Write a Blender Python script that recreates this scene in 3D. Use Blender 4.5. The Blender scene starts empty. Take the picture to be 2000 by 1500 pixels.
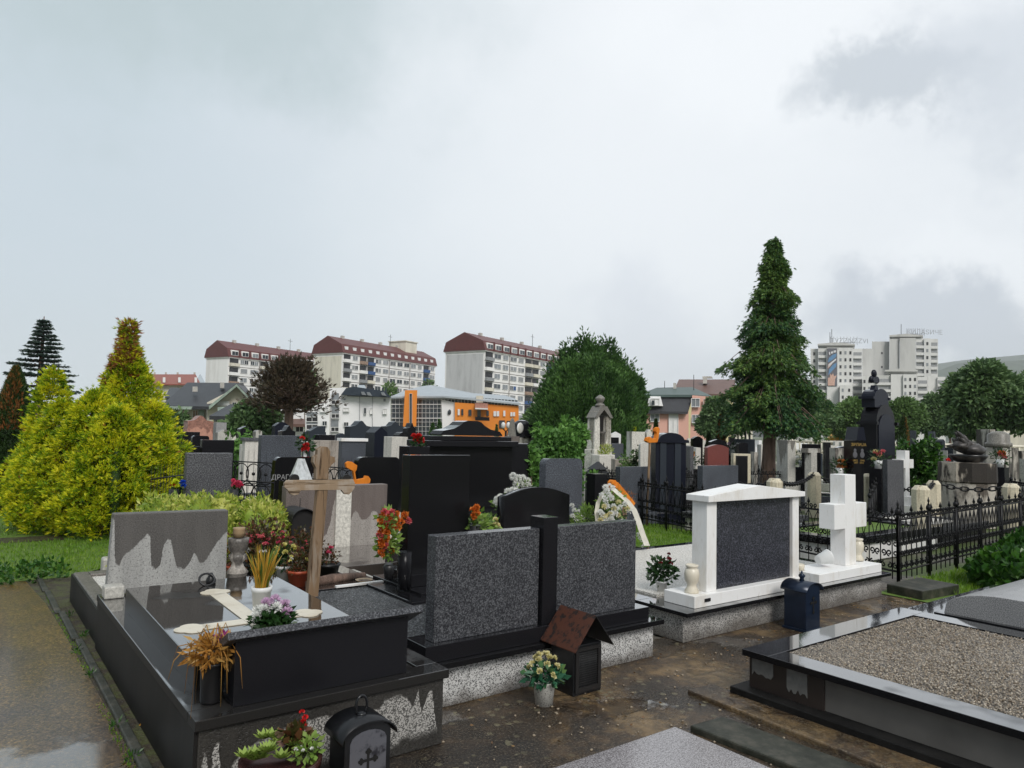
import bpy, math, random
import numpy as np
from mathutils import Vector, Matrix
R = math.radians
rnd = random.Random(7)
nr = np.random.default_rng(11)
scene = bpy.context.scene
COL = scene.collection

# ---------------------------------------------------------------- camera
CAM_H = 1.6; YAW = 0.6446; PITCH = 0.06385; ROLL = 0.02326; FPX = 1426.0
_f0 = np.array([math.sin(YAW), math.cos(YAW), 0]); _r0 = np.array([math.cos(YAW), -math.sin(YAW), 0]); _u0 = np.array([0, 0, 1.0])
CF = math.cos(PITCH)*_f0 + math.sin(PITCH)*_u0
_U = -math.sin(PITCH)*_f0 + math.cos(PITCH)*_u0
CR = math.cos(ROLL)*_r0 + math.sin(ROLL)*_U
CU = -math.sin(ROLL)*_r0 + math.cos(ROLL)*_U
EYE = np.array([0, 0, CAM_H])
cd = bpy.data.cameras.new('camera'); cam = bpy.data.objects.new('camera', cd); COL.objects.link(cam)
cam.matrix_world = Matrix(((CR[0], CU[0], -CF[0], 0), (CR[1], CU[1], -CF[1], 0), (CR[2], CU[2], -CF[2], CAM_H), (0, 0, 0, 1)))
cd.sensor_width = 36; cd.lens = 36*FPX/2000; cd.clip_start = 0.05; cd.clip_end = 20000
scene.camera = cam

# ---------------------------------------------------------------- sky, sun, exposure
SUN_EL = R(42)      # the brighter part of the overcast sky, behind and to the right
w = bpy.data.worlds.new("World"); scene.world = w; w.use_nodes = True
nt = w.node_tree; nt.nodes.clear()
def wn(t, **k):
    n = nt.nodes.new(t)
    for a, b in k.items(): setattr(n, a, b)
    return n
out = wn('ShaderNodeOutputWorld'); bg = wn('ShaderNodeBackground'); sky = wn('ShaderNodeTexSky')
sky.sky_type = 'NISHITA'; sky.sun_disc = False; sky.sun_elevation = SUN_EL; sky.sun_rotation = R(197)
tc = wn('ShaderNodeTexCoord'); L = nt.links.new
def wmath(op, a, b=None, c=None, clamp=False):
    n = wn('ShaderNodeMath', operation=op); n.use_clamp = clamp
    for i, v in enumerate((a, b, c)):
        if v is None: continue
        if isinstance(v, (int, float)): n.inputs[i].default_value = v
        else: L(v, n.inputs[i])
    return n.outputs[0]
def wmix(f, a, b):
    n = wn('ShaderNodeMix', data_type='RGBA')
    for i, v in ((0, f), (6, a), (7, b)):
        if isinstance(v, (int, float)): n.inputs[i].default_value = v
        elif isinstance(v, tuple): n.inputs[i].default_value = (*v, 1)
        else: L(v, n.inputs[i])
    return n.outputs[2]
nz = wn('ShaderNodeTexNoise'); nz.inputs['Scale'].default_value = 2.2; nz.inputs['Detail'].default_value = 7; nz.inputs['Roughness'].default_value = 0.55
mp = wn('ShaderNodeMapping'); mp.inputs['Scale'].default_value = (1, 1, 2.6); L(tc.outputs['Generated'], mp.inputs[0]); L(mp.outputs[0], nz.inputs['Vector'])
sx = wn('ShaderNodeSeparateXYZ'); L(tc.outputs['Generated'], sx.inputs[0])
# direction warped by noise, for cloud banks lying in given directions of the sky
off = wn('ShaderNodeVectorMath', operation='MULTIPLY_ADD'); off.inputs[1].default_value = (0.34, 0.34, 0.34)
nz2 = wn('ShaderNodeTexNoise'); nz2.inputs['Scale'].default_value = 5.0; nz2.inputs['Detail'].default_value = 8; nz2.inputs['Roughness'].default_value = 0.6
L(tc.outputs['Generated'], nz2.inputs['Vector']); 
cen = wn('ShaderNodeVectorMath', operation='SUBTRACT'); L(nz2.outputs['Color'], cen.inputs[0]); cen.inputs[1].default_value = (.5, .5, .5)
L(cen.outputs[0], off.inputs[0]); L(tc.outputs['Generated'], off.inputs[2])
def bank(px, py, rad, soft, flat=1.0):
    d = CF + (px-1000)/FPX*CR - (py-750)/FPX*CU; d = d/np.linalg.norm(d)
    s = wn('ShaderNodeVectorMath', operation='SUBTRACT'); L(off.outputs[0], s.inputs[0]); s.inputs[1].default_value = tuple(d)
    m = wn('ShaderNodeVectorMath', operation='MULTIPLY'); L(s.outputs[0], m.inputs[0]); m.inputs[1].default_value = (1, 1, flat)
    l = wn('ShaderNodeVectorMath', operation='LENGTH'); L(m.outputs[0], l.inputs[0])
    mr = wn('ShaderNodeMapRange', interpolation_type='SMOOTHSTEP'); L(l.outputs['Value'], mr.inputs[0])
    mr.inputs[1].default_value = rad-soft; mr.inputs[2].default_value = rad+soft; mr.inputs[3].default_value = 1; mr.inputs[4].default_value = 0
    return mr.outputs[0]
# left-to-right brightening of the cloud deck
rdot = wn('ShaderNodeVectorMath', operation='DOT_PRODUCT'); L(tc.outputs['Generated'], rdot.inputs[0]); rdot.inputs[1].default_value = tuple(CR)
mr = wn('ShaderNodeMapRange', interpolation_type='SMOOTHSTEP'); L(rdot.outputs['Value'], mr.inputs[0])
mr.inputs[1].default_value = -.62; mr.inputs[2].default_value = .35; mr.inputs[3].default_value = 0; mr.inputs[4].default_value = 1
base = wmix(mr.outputs[0], (.55, .64, .695), (.80, .84, .88))
elev = wn('ShaderNodeMapRange', interpolation_type='SMOOTHSTEP'); L(sx.outputs['Z'], elev.inputs[0])
elev.inputs[1].default_value = -.02; elev.inputs[2].default_value = .30; elev.inputs[3].default_value = 1; elev.inputs[4].default_value = 0
base = wmix(wmath('MULTIPLY', elev.outputs[0], .35), base, (.76, .80, .85))
cl = wn('ShaderNodeMapRange'); L(nz.outputs['Fac'], cl.inputs[0]); cl.inputs[1].default_value = .42; cl.inputs[2].default_value = .72; cl.inputs[3].default_value = 0; cl.inputs[4].default_value = .55
base = wmix(cl.outputs[0], base, (.62, .68, .74))
base = wmix(wmath('MULTIPLY', bank(1330, 300, .36, .3, 1.0), .7), base, (.89, .92, .945))
base = wmix(wmath('MULTIPLY', bank(380, -30, .24, .16, 2.0), .85), base, (.47, .56, .58))
base = wmix(wmath('MULTIPLY', bank(1480, 70, .16, .09, 1.6), .55), base, (.93, .96, .985))
base = wmix(wmath('MULTIPLY', bank(1740, 150, .10, .045, 2.4), .9), base, (.56, .61, .66))
base = wmix(wmath('MULTIPLY', bank(1970, 70, .10, .05, 1.3), .6), base, (.60, .65, .71))
base = wmix(wmath('MULTIPLY', bank(1960, 520, .12, .05, 1.4), .8), base, (.90, .93, .96))
base = wmix(wmath('MULTIPLY', bank(1850, 640, .115, .045, 1.7), .85), base, (.53, .575, .64))
base = wmix(wmath('MULTIPLY', bank(1330, 700, .12, .08, 1.6), .4), base, (.60, .64, .72))
# unseen sky behind the camera dimmed so upright black stones mirror less light
fd = wn('ShaderNodeVectorMath', operation='DOT_PRODUCT'); L(tc.outputs['Generated'], fd.inputs[0]); fd.inputs[1].default_value = tuple(_f0)
fr = wn('ShaderNodeMapRange', interpolation_type='SMOOTHSTEP'); L(fd.outputs['Value'], fr.inputs[0]); fr.inputs[1].default_value = -.75; fr.inputs[2].default_value = .25; fr.inputs[3].default_value = .5; fr.inputs[4].default_value = 1.0
dk = wn('ShaderNodeVectorMath', operation='SCALE'); L(base, dk.inputs[0]); L(fr.outputs[0], dk.inputs[3]); base = dk.outputs[0]
skys = wn('ShaderNodeVectorMath', operation='SCALE'); L(sky.outputs[0], skys.inputs[0]); skys.inputs[3].default_value = 0.10
col = wmix(.93, skys.outputs[0], base)
L(col, bg.inputs['Color']); bg.inputs['Strength'].default_value = 1.05; L(bg.outputs[0], out.inputs[0])
sd = bpy.data.lights.new('sun', 'SUN'); sd.energy = 2.4; sd.angle = R(24); sd.color = (1, .965, .92)
so = bpy.data.objects.new('sun', sd); COL.objects.link(so)
_sd = Vector((-0.287*math.cos(SUN_EL), -.958*math.cos(SUN_EL), math.sin(SUN_EL))).normalized()
so.rotation_euler = _sd.to_track_quat('Z', 'Y').to_euler(); so.location = (0, 0, 50)
scene.view_settings.view_transform = 'Standard'; scene.view_settings.look = 'None'; scene.view_settings.exposure = 0.12
scene.render.engine = 'CYCLES'; scene.cycles.max_bounces = 6; scene.cycles.transparent_max_bounces = 8

# ---------------------------------------------------------------- projection helpers (photo pixel -> metres in the place)
def ray(x, y): return CF + (x-1000)/FPX*CR - (y-750)/FPX*CU
def W(x, y, d): return EYE + ray(x, y)*d                      # at forward distance d
def P(x, y, z=0.0): r = ray(x, y); return EYE + r*(z-CAM_H)/r[2]  # on the level z
def onY(x, y, Y): r = ray(x, y); return EYE + r*(Y/r[1])
def onX(x, y, X): r = ray(x, y); return EYE + r*(X/r[0])
def G(x, d, y=850):                                                    # ground point at column x, forward distance d
    p = W(x, y, d); return np.array([p[0], p[1], 0.0])
def hor(x): return 841+.0233*(x-1000)

# ---------------------------------------------------------------- mesh builder
class MB:
    def __init__(s): s.v = []; s.f = []; s.sm = []
    def add(s, vs, fs, smooth=False):
        o = len(s.v); s.v += [tuple(map(float, p)) for p in vs]; s.f += [tuple(i+o for i in f) for f in fs]; s.sm += [smooth]*len(fs); return s
    def box(s, x0, x1, y0, y1, z0, z1):
        return s.add([(x0,y0,z0),(x1,y0,z0),(x1,y1,z0),(x0,y1,z0),(x0,y0,z1),(x1,y0,z1),(x1,y1,z1),(x0,y1,z1)],
              [(0,3,2,1),(4,5,6,7),(0,1,5,4),(1,2,6,5),(2,3,7,6),(3,0,4,7)])
    def prism(s, prof, y0, y1, axis='Y', smooth=False):   # prof: (x,z) list, counter-clockwise seen from -Y
        n = len(prof)
        if axis == 'Y': a = [(p[0], y0, p[1]) for p in prof]; b = [(p[0], y1, p[1]) for p in prof]
        elif axis == 'X': a = [(y1, p[0], p[1]) for p in prof][::1]; b = [(y0, p[0], p[1]) for p in prof]; a, b = b, a; 
        else: a = [(p[0], p[1], y0) for p in prof]; b = [(p[0], p[1], y1) for p in prof]
        fs = [tuple(range(n)), tuple(range(2*n-1, n-1, -1))] if axis != 'Z' else [tuple(range(n-1, -1, -1)), tuple(range(n, 2*n))]
        if axis == 'X': fs = [tuple(range(n-1, -1, -1)), tuple(range(n, 2*n))]
        for i in range(n):
            j = (i+1) % n
            fs.append((i, i+n, j+n, j) if axis == 'Y' else (i, j, j+n, i+n))
        o = len(s.v); s.v += [tuple(map(float, p)) for p in a+b]
        for k, f in enumerate(fs): s.f.append(tuple(i+o for i in f)); s.sm.append(smooth and k > 1)
        return s
    def lathe(s, c, prof, n=20, smooth=True, axis=None):     # prof (r,z) bottom to top
        vs = []; fs = []
        for r, z in prof:
            for k in range(n):
                a = 2*math.pi*k/n; vs.append((c[0]+r*math.cos(a), c[1]+r*math.sin(a), c[2]+z))
        m = len(prof)
        for i in range(m-1):
            for k in range(n):
                k2 = (k+1) % n; fs.append((i*n+k, i*n+k2, (i+1)*n+k2, (i+1)*n+k))
        s.add(vs, fs, smooth)
        o = len(s.v)-len(vs)
        if prof[0][0] > 1e-4: s.f.append(tuple(o+k for k in range(n-1, -1, -1))); s.sm.append(False)
        if prof[-1][0] > 1e-4: s.f.append(tuple(o+(m-1)*n+k for k in range(n))); s.sm.append(False)
        return s
    def tube(s, pts, r, n=6, closed=False, smooth=True):
        pts = [np.array(p, float) for p in pts]; m = len(pts); vs = []; fs = []
        rs = r if hasattr(r, '__len__') else [r]*m; up = None
        for i, p in enumerate(pts):
            if closed: t = pts[(i+1) % m]-pts[i-1]
            else: t = pts[min(i+1, m-1)]-pts[max(i-1, 0)]
            t = t/(np.linalg.norm(t)+1e-9)
            if up is None:
                up = np.array([0, 0, 1.0]) if abs(t[2]) < .9 else np.array([1.0, 0, 0])
            a = np.cross(t, up); a /= np.linalg.norm(a)+1e-9; b = np.cross(a, t); up = b
            for k in range(n):
                q = 2*math.pi*k/n; vs.append(p+rs[i]*(math.cos(q)*a+math.sin(q)*b))
        for i in range(m if closed else m-1):
            for k in range(n):
                k2 = (k+1) % n; i2 = (i+1) % m; fs.append((i*n+k, i2*n+k, i2*n+k2, i*n+k2))
        o = len(s.v); s.add(vs, fs, smooth)
        if not closed:
            s.f.append(tuple(o+k for k in range(n))); s.sm.append(False); s.f.append(tuple(o+(m-1)*n+k for k in range(n-1, -1, -1))); s.sm.append(False)
        return s
    def ball(s, c, rx, ry=None, rz=None, n=10, m=7, jit=0, seed=1):
        ry = rx if ry is None else ry; rz = rx if rz is None else rz; g = random.Random(seed)
        vs = [(c[0], c[1], c[2]-rz)]; fs = []
        for i in range(1, m):
            t = math.pi*i/m
            for k in range(n):
                a = 2*math.pi*k/n; j = 1+jit*(g.random()-.5)*2
                vs.append((c[0]+rx*j*math.sin(t)*math.cos(a), c[1]+ry*j*math.sin(t)*math.sin(a), c[2]-rz*j*math.cos(t)))
        vs.append((c[0], c[1], c[2]+rz)); last = len(vs)-1
        for k in range(n):
            k2 = (k+1) % n; fs.append((0, 1+k2, 1+k)); fs.append((last, 1+(m-2)*n+k, 1+(m-2)*n+k2))
            for i in range(m-2): fs.append((1+i*n+k, 1+i*n+k2, 1+(i+1)*n+k2, 1+(i+1)*n+k))
        return s.add(vs, fs, True)
    def build(s, name, mat, parent=None, loc=None, bevel=0, **tags):
        if parent is not None and loc is None: loc = parent['_o']
        o0 = np.array(loc if loc is not None else (0, 0, 0), float)
        me = bpy.data.meshes.new(name)
        v = np.array(s.v, float)-o0
        me.from_pydata([tuple(p) for p in v], [], s.f)
        me.polygons.foreach_set('use_smooth', s.sm)
        me.materials.append(mat); me.update()
        ob = bpy.data.objects.new(name, me); COL.objects.link(ob)
        if parent is not None:
            ob.parent = parent
            if loc is not None and not np.allclose(o0, parent['_o']): ob.location = tuple(o0-np.array(parent['_o']))
        else: ob.location = tuple(o0)
        ob['_o'] = [float(a) for a in o0]
        if bevel:
            b = ob.modifiers.new('bevel', 'BEVEL'); b.width = bevel; b.segments = 2; b.limit_method = 'ANGLE'; b.angle_limit = R(35)
        return ob
def tag(o, label=None, cat=None, group=None, kind=None):
    if label: o['label'] = label
    if cat: o['category'] = cat
    if group: o['group'] = group
    if kind: o['kind'] = kind
    return o
def thing(name, label, cat, loc=(0, 0, 0), group=None, rz=0):
    o = bpy.data.objects.new(name, None); COL.objects.link(o); o.location = tuple(float(a) for a in loc); o.rotation_euler = (0, 0, rz)
    o.empty_display_size = .1; o['_o'] = [float(a) for a in loc] if rz == 0 else [0., 0., 0.]
    return tag(o, label, cat, group)
def copy_tree(o, parent=None):
    c = o.copy(); COL.objects.link(c)
    if parent is not None: c.parent = parent
    for ch in list(o.children): copy_tree(ch, c)
    return c
def npmesh(name, V, Fq, mat, parent=None, loc=None, n=4, mats=None, mi=None):
    """numpy verts (N,3) and faces (M,n) -> object"""
    if parent is not None and loc is None: loc = parent['_o']
    o0 = np.array(loc if loc is not None else (0, 0, 0), float)
    V = (V-o0).astype(np.float32)
    me = bpy.data.meshes.new(name); me.vertices.add(len(V)); me.vertices.foreach_set('co', V.ravel())
    me.loops.add(Fq.size); me.loops.foreach_set('vertex_index', Fq.ravel().astype(np.int32))
    me.polygons.add(len(Fq)); me.polygons.foreach_set('loop_start', np.arange(0, Fq.size, n, dtype=np.int32))
    try: me.polygons.foreach_set('loop_total', np.full(len(Fq), n, dtype=np.int32))
    except Exception: pass
    for m_ in (mats or [mat]): me.materials.append(m_)
    if mi is not None: me.polygons.foreach_set('material_index', mi.astype(np.int32))
    me.update(calc_edges=True); me.validate()
    ob = bpy.data.objects.new(name, me); COL.objects.link(ob)
    if parent is not None: ob.parent = parent
    else: ob.location = tuple(o0)
    ob['_o'] = [float(a) for a in o0]
    return ob
def unit(a): return a/(np.linalg.norm(a, axis=-1, keepdims=True)+1e-9)
def kites(C, D, L_, Wd, bend=0.0, twist=True):
    """leaf kites: base C, direction D, length L_, width Wd -> verts, quads"""
    N = len(C); D = unit(D)
    rv = unit(nr.normal(size=(N, 3))) if twist else np.tile([0, 0, 1.0], (N, 1))
    S = unit(np.cross(D, rv)); Nn = np.cross(S, D)
    L_ = np.broadcast_to(np.asarray(L_, float), (N,))[:, None]; Wd = np.broadcast_to(np.asarray(Wd, float), (N,))[:, None]
    mid = C+D*L_*.45+Nn*Wd*bend
    V = np.stack([C, mid-S*Wd*.5, C+D*L_, mid+S*Wd*.5], 1).reshape(-1, 3)
    return V, np.arange(4*N).reshape(N, 4)
def sphere_pts(n): return unit(nr.normal(size=(n, 3)))
HAZE = 1
# ---------------------------------------------------------------- materials
class Mt:
    def __init__(s, name, rough=.6, spec=.5, metal=0.0, col=(.5, .5, .5)):
        s.m = bpy.data.materials.new(name); s.m.use_nodes = True; s.t = s.m.node_tree; s.b = s.t.nodes['Principled BSDF']
        s.b.inputs['Roughness'].default_value = rough; s.b.inputs['Specular IOR Level'].default_value = spec; s.b.inputs['Metallic'].default_value = metal
        s.b.inputs['Base Color'].default_value = (*col, 1); s._tc = None
    def n(s, t, **k):
        n = s.t.nodes.new(t)
        for a, b in k.items(): setattr(n, a, b)
        return n
    def put(s, v, sock):
        if isinstance(v, (int, float)): sock.default_value = v
        elif isinstance(v, tuple): sock.default_value = (*v, 1) if len(sock.default_value) == 4 and len(v) == 3 else v
        else: s.t.links.new(v, sock)
    def co(s, scale=(1, 1, 1), kind='Object'):
        if s._tc is None: s._tc = s.n('ShaderNodeTexCoord')
        m = s.n('ShaderNodeMapping'); m.inputs['Scale'].default_value = scale; s.t.links.new(s._tc.outputs[kind], m.inputs[0]); return m.outputs[0]
    def noise(s, scale, detail=4, rough=.5, st=(1, 1, 1), dist=0, out='Fac'):
        n = s.n('ShaderNodeTexNoise'); n.inputs['Scale'].default_value = scale; n.inputs['Detail'].default_value = detail; n.inputs['Roughness'].default_value = rough
        n.inputs['Distortion'].default_value = dist; s.t.links.new(s.co(st), n.inputs['Vector']); return n.outputs[out]
    def vor(s, scale, st=(1, 1, 1), out='Color', feature='F1'):
        n = s.n('ShaderNodeTexVoronoi', feature=feature); n.inputs['Scale'].default_value = scale; s.t.links.new(s.co(st), n.inputs['Vector']); return n.outputs[out]
    def ramp(s, f, *stops, interp='LINEAR'):
        r = s.n('ShaderNodeValToRGB'); r.color_ramp.interpolation = interp; el = r.color_ramp.elements
        while len(el) > 1: el.remove(el[0])
        for i, (p, c) in enumerate(stops):
            e = el[0] if i == 0 else el.new(p)
            e.position = p; e.color = (*c, 1) if isinstance(c, tuple) else (c, c, c, 1)
        s.put(f, r.inputs[0]); return r.outputs[0]
    def math(s, op, a, b=None, clamp=False):
        n = s.n('ShaderNodeMath', operation=op); n.use_clamp = clamp; s.put(a, n.inputs[0])
        if b is not None: s.put(b, n.inputs[1])
        return n.outputs[0]
    def mix(s, f, a, b):
        n = s.n('ShaderNodeMix', data_type='RGBA'); s.put(f, n.inputs[0]); s.put(a, n.inputs[6]); s.put(b, n.inputs[7]); return n.outputs[2]
    def sep(s, v, i):
        n = s.n('ShaderNodeSeparateXYZ'); s.t.links.new(v, n.inputs[0]); return n.outputs[i]
    def up(s, lo=.8, hi=.95):
        g = s.n('ShaderNodeNewGeometry'); return s.step(s.sep(g.outputs['Normal'], 2), lo, hi)
    def step(s, v, lo, hi):
        m = s.n('ShaderNodeMapRange', interpolation_type='SMOOTHSTEP'); s.put(v, m.inputs[0]); m.inputs[1].default_value = lo; m.inputs[2].default_value = hi
        m.inputs[3].default_value = 0; m.inputs[4].default_value = 1; return m.outputs[0]
    def rand(s):
        g = s.n('ShaderNodeNewGeometry'); return g.outputs['Random Per Island']
    def color(s, c): s.put(c, s.b.inputs['Base Color']); return s
    def rough(s, c): s.put(c, s.b.inputs['Roughness']); return s
    def bump(s, h, strength=.3, dist=.01):
        b = s.n('ShaderNodeBump'); b.inputs['Strength'].default_value = strength; b.inputs['Distance'].default_value = dist; s.put(h, b.inputs['Height']); s.t.links.new(b.outputs[0], s.b.inputs['Normal']); return s
def plain(name, col, rough=.6, spec=.5, metal=0, var=.25, scale=3.0):
    s = Mt(name, rough, spec, metal); f = s.noise(scale, 4); lo = tuple(c*(1-var) for c in col); hi = tuple(min(1, c*(1+var*.6)) for c in col)
    return s.color(s.ramp(f, (.3, lo), (.7, hi))).m
def granite(name, stops, scale=220, rough=.35, wet=.12, spec=.5, big=.15):
    s = Mt(name, rough, spec); c = s.ramp(s.noise(scale, 2, .7), *stops); g = s.noise(2.5, 3); 
    s.color(s.mix(s.math('MULTIPLY', s.step(g, .35, .75), big), c, (.03, .03, .035)))
    s.put(s.math('ADD', .3, s.math('MULTIPLY', s.up(), .6)), s.b.inputs['Specular IOR Level']); s.rough(s.math('SUBTRACT', rough, s.math('MULTIPLY', s.up(), rough-wet))); return s.m
def blackstone(name, base=(.005, .005, .006), rough=.12, wet=.05, speck=.02):
    s = Mt(name, rough, .5); s.color(s.ramp(s.noise(300, 2, .8), (.45, base), (.75, tuple(b+speck for b in base))))
    w = s.step(s.noise(1.7, 3, .5), .36, .46); u = s.up(); s.b.inputs['IOR'].default_value = 1.5
    s.put(s.math('ADD', .15, s.math('MULTIPLY', u, .6)), s.b.inputs['Specular IOR Level']); s.put(s.math('MULTIPLY', u, w), s.b.inputs['Coat Weight']); s.b.inputs['Coat IOR'].default_value = 1.75; s.b.inputs['Coat Roughness'].default_value = .04
    s.rough(s.math('ADD', wet, s.math('MULTIPLY', s.math('SUBTRACT', 1.0, s.math('MULTIPLY', u, w)), rough-wet)))
    s.bump(s.noise(90, 3), .04, .002); return s.m
def stained(name, dry, wetc, scale=120, z0=.5, amp=.5, fx=5, rough=.75, grain=.35, width=.12, invert=False, bumps=.4, zs=1.0):
    """rough stone with a darker rain-soaked upper part that runs down in lobes: wet where z > z0 + lobes"""
    s = Mt(name, rough, .4); z = s.sep(s.co(), 2); ph = s.math('ADD', s.math('MULTIPLY', s.sep(s.co(), 0), fx*2.6), s.math('MULTIPLY', s.noise(2.6, 1, .4, (1, 1, .05)), 9.0))
    fing = s.math('POWER', s.math('ABSOLUTE', s.math('SINE', ph)), .45); le = s.math('ADD', .15, s.math('MULTIPLY', s.step(s.noise(4.3, 2, .5, (1, 1, .03)), .38, .62), .95)); wob = s.math('MULTIPLY', s.math('SUBTRACT', s.noise(18, 4, .6), .5), amp*.25)
    th = s.math('ADD', s.math('SUBTRACT', z0+amp*.30, s.math('MULTIPLY', s.math('MULTIPLY', fing, le), amp)), wob)
    m = s.step(s.math('SUBTRACT', z, th), -width*.2, width*.2)
    gr = s.noise(scale, 3, .7)
    d = s.ramp(gr, (.3, tuple(c*(1-grain) for c in dry)), (.7, tuple(min(1, c*(1+grain)) for c in dry)))
    w_ = s.ramp(gr, (.35, tuple(c*.55 for c in wetc)), (.7, tuple(c*1.5 for c in wetc)))
    blot = s.step(s.noise(9, 5, .6), .45, .7); d = s.mix(s.math('MULTIPLY', blot, .35), d, tuple(c*.6 for c in dry))
    m2 = s.math('MULTIPLY', m, s.math('ADD', .62, s.math('MULTIPLY', s.noise(13, 5, .7, (1, 1, .2)), .6)), True); s.color(s.mix(m2, d, w_)); s.rough(s.math('SUBTRACT', rough, s.math('MULTIPLY', s.math('MAXIMUM', m, s.up()), rough-.38)))
    s.bump(gr, bumps, .006); return s.m
def ramp_stain(name, pts, x0, x1, dry, wetc, scale=110, rough=.7, lower=None, chips=False):
    """stone whose rain stain hangs down from the top with the outline pts = (share of the width, height in metres)"""
    s = Mt(name, rough, .4); z = s.sep(s.co(), 2); x = s.math('DIVIDE', s.math('SUBTRACT', s.sep(s.co(), 0), x0), x1-x0); x = s.math('ADD', x, s.math('MULTIPLY', s.math('SUBTRACT', s.noise(22, 3, .6), .5), .022))
    th = s.ramp(x, *[(min(1, max(0, a)), float(b)) for a, b in pts]); th = s.sep(th, 0); wob = s.math('MULTIPLY', s.math('SUBTRACT', s.noise(40, 4, .7), .5), .035); m = s.step(s.math('SUBTRACT', z, s.math('ADD', th, wob)), -.008, .008)
    if lower: m = s.math('MAXIMUM', m, s.math('SUBTRACT', 1.0, s.step(s.math('ADD', z, s.math('MULTIPLY', s.math('SUBTRACT', s.noise(9, 4, .6), .5), .16)), lower-.03, lower+.03)))
    gr = s.noise(scale, 3, .75); pit = s.step(s.noise(scale*.6, 2, .6), .56, .62)
    if chips: v = s.sep(s.vor(185), 0); d = s.ramp(s.math('ADD', s.math('MULTIPLY', v, .75), s.math('MULTIPLY', s.noise(400, 2, .6), .25)), (.42, tuple(c*.22 for c in dry)), (.49, dry), (.85, tuple(c*1.3 for c in dry)))
    else: d = s.mix(s.math('MULTIPLY', pit, .6), s.ramp(gr, (.3, tuple(c*.66 for c in dry)), (.7, tuple(min(1, c*1.25) for c in dry))), tuple(c*.35 for c in dry))
    run = s.step(s.noise(9, 4, .6, (1, 1, .12)), .42, .62); d = s.mix(s.math('MULTIPLY', run, .32), d, tuple(c*.45 for c in dry)); w_ = s.ramp(gr, (.3, tuple(c*.45 for c in wetc)), (.7, tuple(c*1.7 for c in wetc))); w_ = s.mix(s.math('MULTIPLY', run, .35), w_, tuple(c*1.6 for c in wetc))
    s.color(s.mix(m, d, w_)); s.rough(s.math('SUBTRACT', rough, s.math('MULTIPLY', m, rough-.42))); s.bump(s.math('ADD', gr, s.math('MULTIPLY', pit, -.6)), .5, .006); return s.m
def streak(name, light, dark, f=4.0, lo=.45, hi=.6, zst=.16, rough=.6, grain=40):
    s = Mt(name, rough, .4); a = s.noise(f, 6, .6, (1, 1, zst)); b = s.noise(2.2, 3, .5); m = s.step(s.math('ADD', s.math('MULTIPLY', a, .7), s.math('MULTIPLY', b, .3)), lo, hi); gr = s.noise(grain, 4, .7)
    s.color(s.mix(m, s.ramp(gr, (.3, tuple(c*.75 for c in light)), (.7, tuple(min(1, c*1.15) for c in light))), s.ramp(gr, (.3, tuple(c*.6 for c in dark)), (.7, tuple(c*1.5 for c in dark))))); s.bump(gr, .3, .006); return s.m
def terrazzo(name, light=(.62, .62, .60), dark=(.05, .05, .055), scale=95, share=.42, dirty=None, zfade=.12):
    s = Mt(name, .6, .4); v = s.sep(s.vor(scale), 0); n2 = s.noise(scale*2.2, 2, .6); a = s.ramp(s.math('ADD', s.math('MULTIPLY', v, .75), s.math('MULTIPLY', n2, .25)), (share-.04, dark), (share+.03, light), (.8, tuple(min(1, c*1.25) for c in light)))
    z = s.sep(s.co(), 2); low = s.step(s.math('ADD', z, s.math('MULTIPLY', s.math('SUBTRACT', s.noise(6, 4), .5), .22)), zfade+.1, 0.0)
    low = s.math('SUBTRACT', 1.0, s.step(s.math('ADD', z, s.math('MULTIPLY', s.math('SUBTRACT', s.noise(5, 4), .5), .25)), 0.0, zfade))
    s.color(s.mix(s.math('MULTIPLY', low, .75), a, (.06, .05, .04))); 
    if dirty:
        z0, amp = dirty; lob = s.noise(5, 3, .5, (1, 1, .2)); th = s.math('ADD', s.math('MULTIPLY', s.math('SUBTRACT', lob, .5), amp*3), z0)
        m = s.math('MULTIPLY', s.step(s.math('SUBTRACT', z, th), -.03, .03), .92); m2 = s.math('MAXIMUM', m, low)
        s.color(s.mix(m2, a, s.ramp(n2, (.4, (.014, .013, .012)), (.7, (.05, .047, .042)))))
    return s.m
def marble(name, col=(.82, .82, .81), stain=(.56, .50, .40), amt=.7, rough=.45):
    s = Mt(name, rough, .5); a = s.step(s.noise(3.5, 7, .7, (1, 1, .3)), .46, .74); b = s.step(s.noise(26, 4, .7, (1, 1, .3)), .58, .72)
    c = s.mix(s.math('MULTIPLY', a, amt), col, stain); s.color(s.mix(s.math('MULTIPLY', b, .35), c, tuple(k*.6 for k in stain))); return s.m
def leafmat(name, cols, rough=.55, sub=.0, spec=.35, nscale=2.0, nmix=.45, wetz=None):
    """foliage: each leaf its own hue from cols, with broad patches of hue through the crown"""
    s = Mt(name, rough, spec); n = len(cols); f = s.math('ADD', s.math('MULTIPLY', s.rand(), 1-nmix), s.math('MULTIPLY', s.step(s.noise(nscale, 3), .3, .7), nmix))
    s.color(s.ramp(f, *[(i/(n-1) if n > 1 else 0, c) for i, c in enumerate(cols)]))
    s.b.inputs['Subsurface Weight'].default_value = 0.0
    if sub:
        tr = s.n('ShaderNodeBsdfTranslucent'); mx = s.n('ShaderNodeMixShader'); mx.inputs[0].default_value = sub
        o = s.t.nodes['Material Output']; s.t.links.new(s.b.inputs['Base Color'].links[0].from_socket, tr.inputs[0])
        s.t.links.new(s.b.outputs[0], mx.inputs[1]); s.t.links.new(tr.outputs[0], mx.inputs[2]); s.t.links.new(mx.outputs[0], o.inputs[0])
    return s.m
BLK = blackstone('black_granite'); BLK2 = blackstone('satin_black_granite', (.007, .007, .009), .22, .1, .02)
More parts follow.
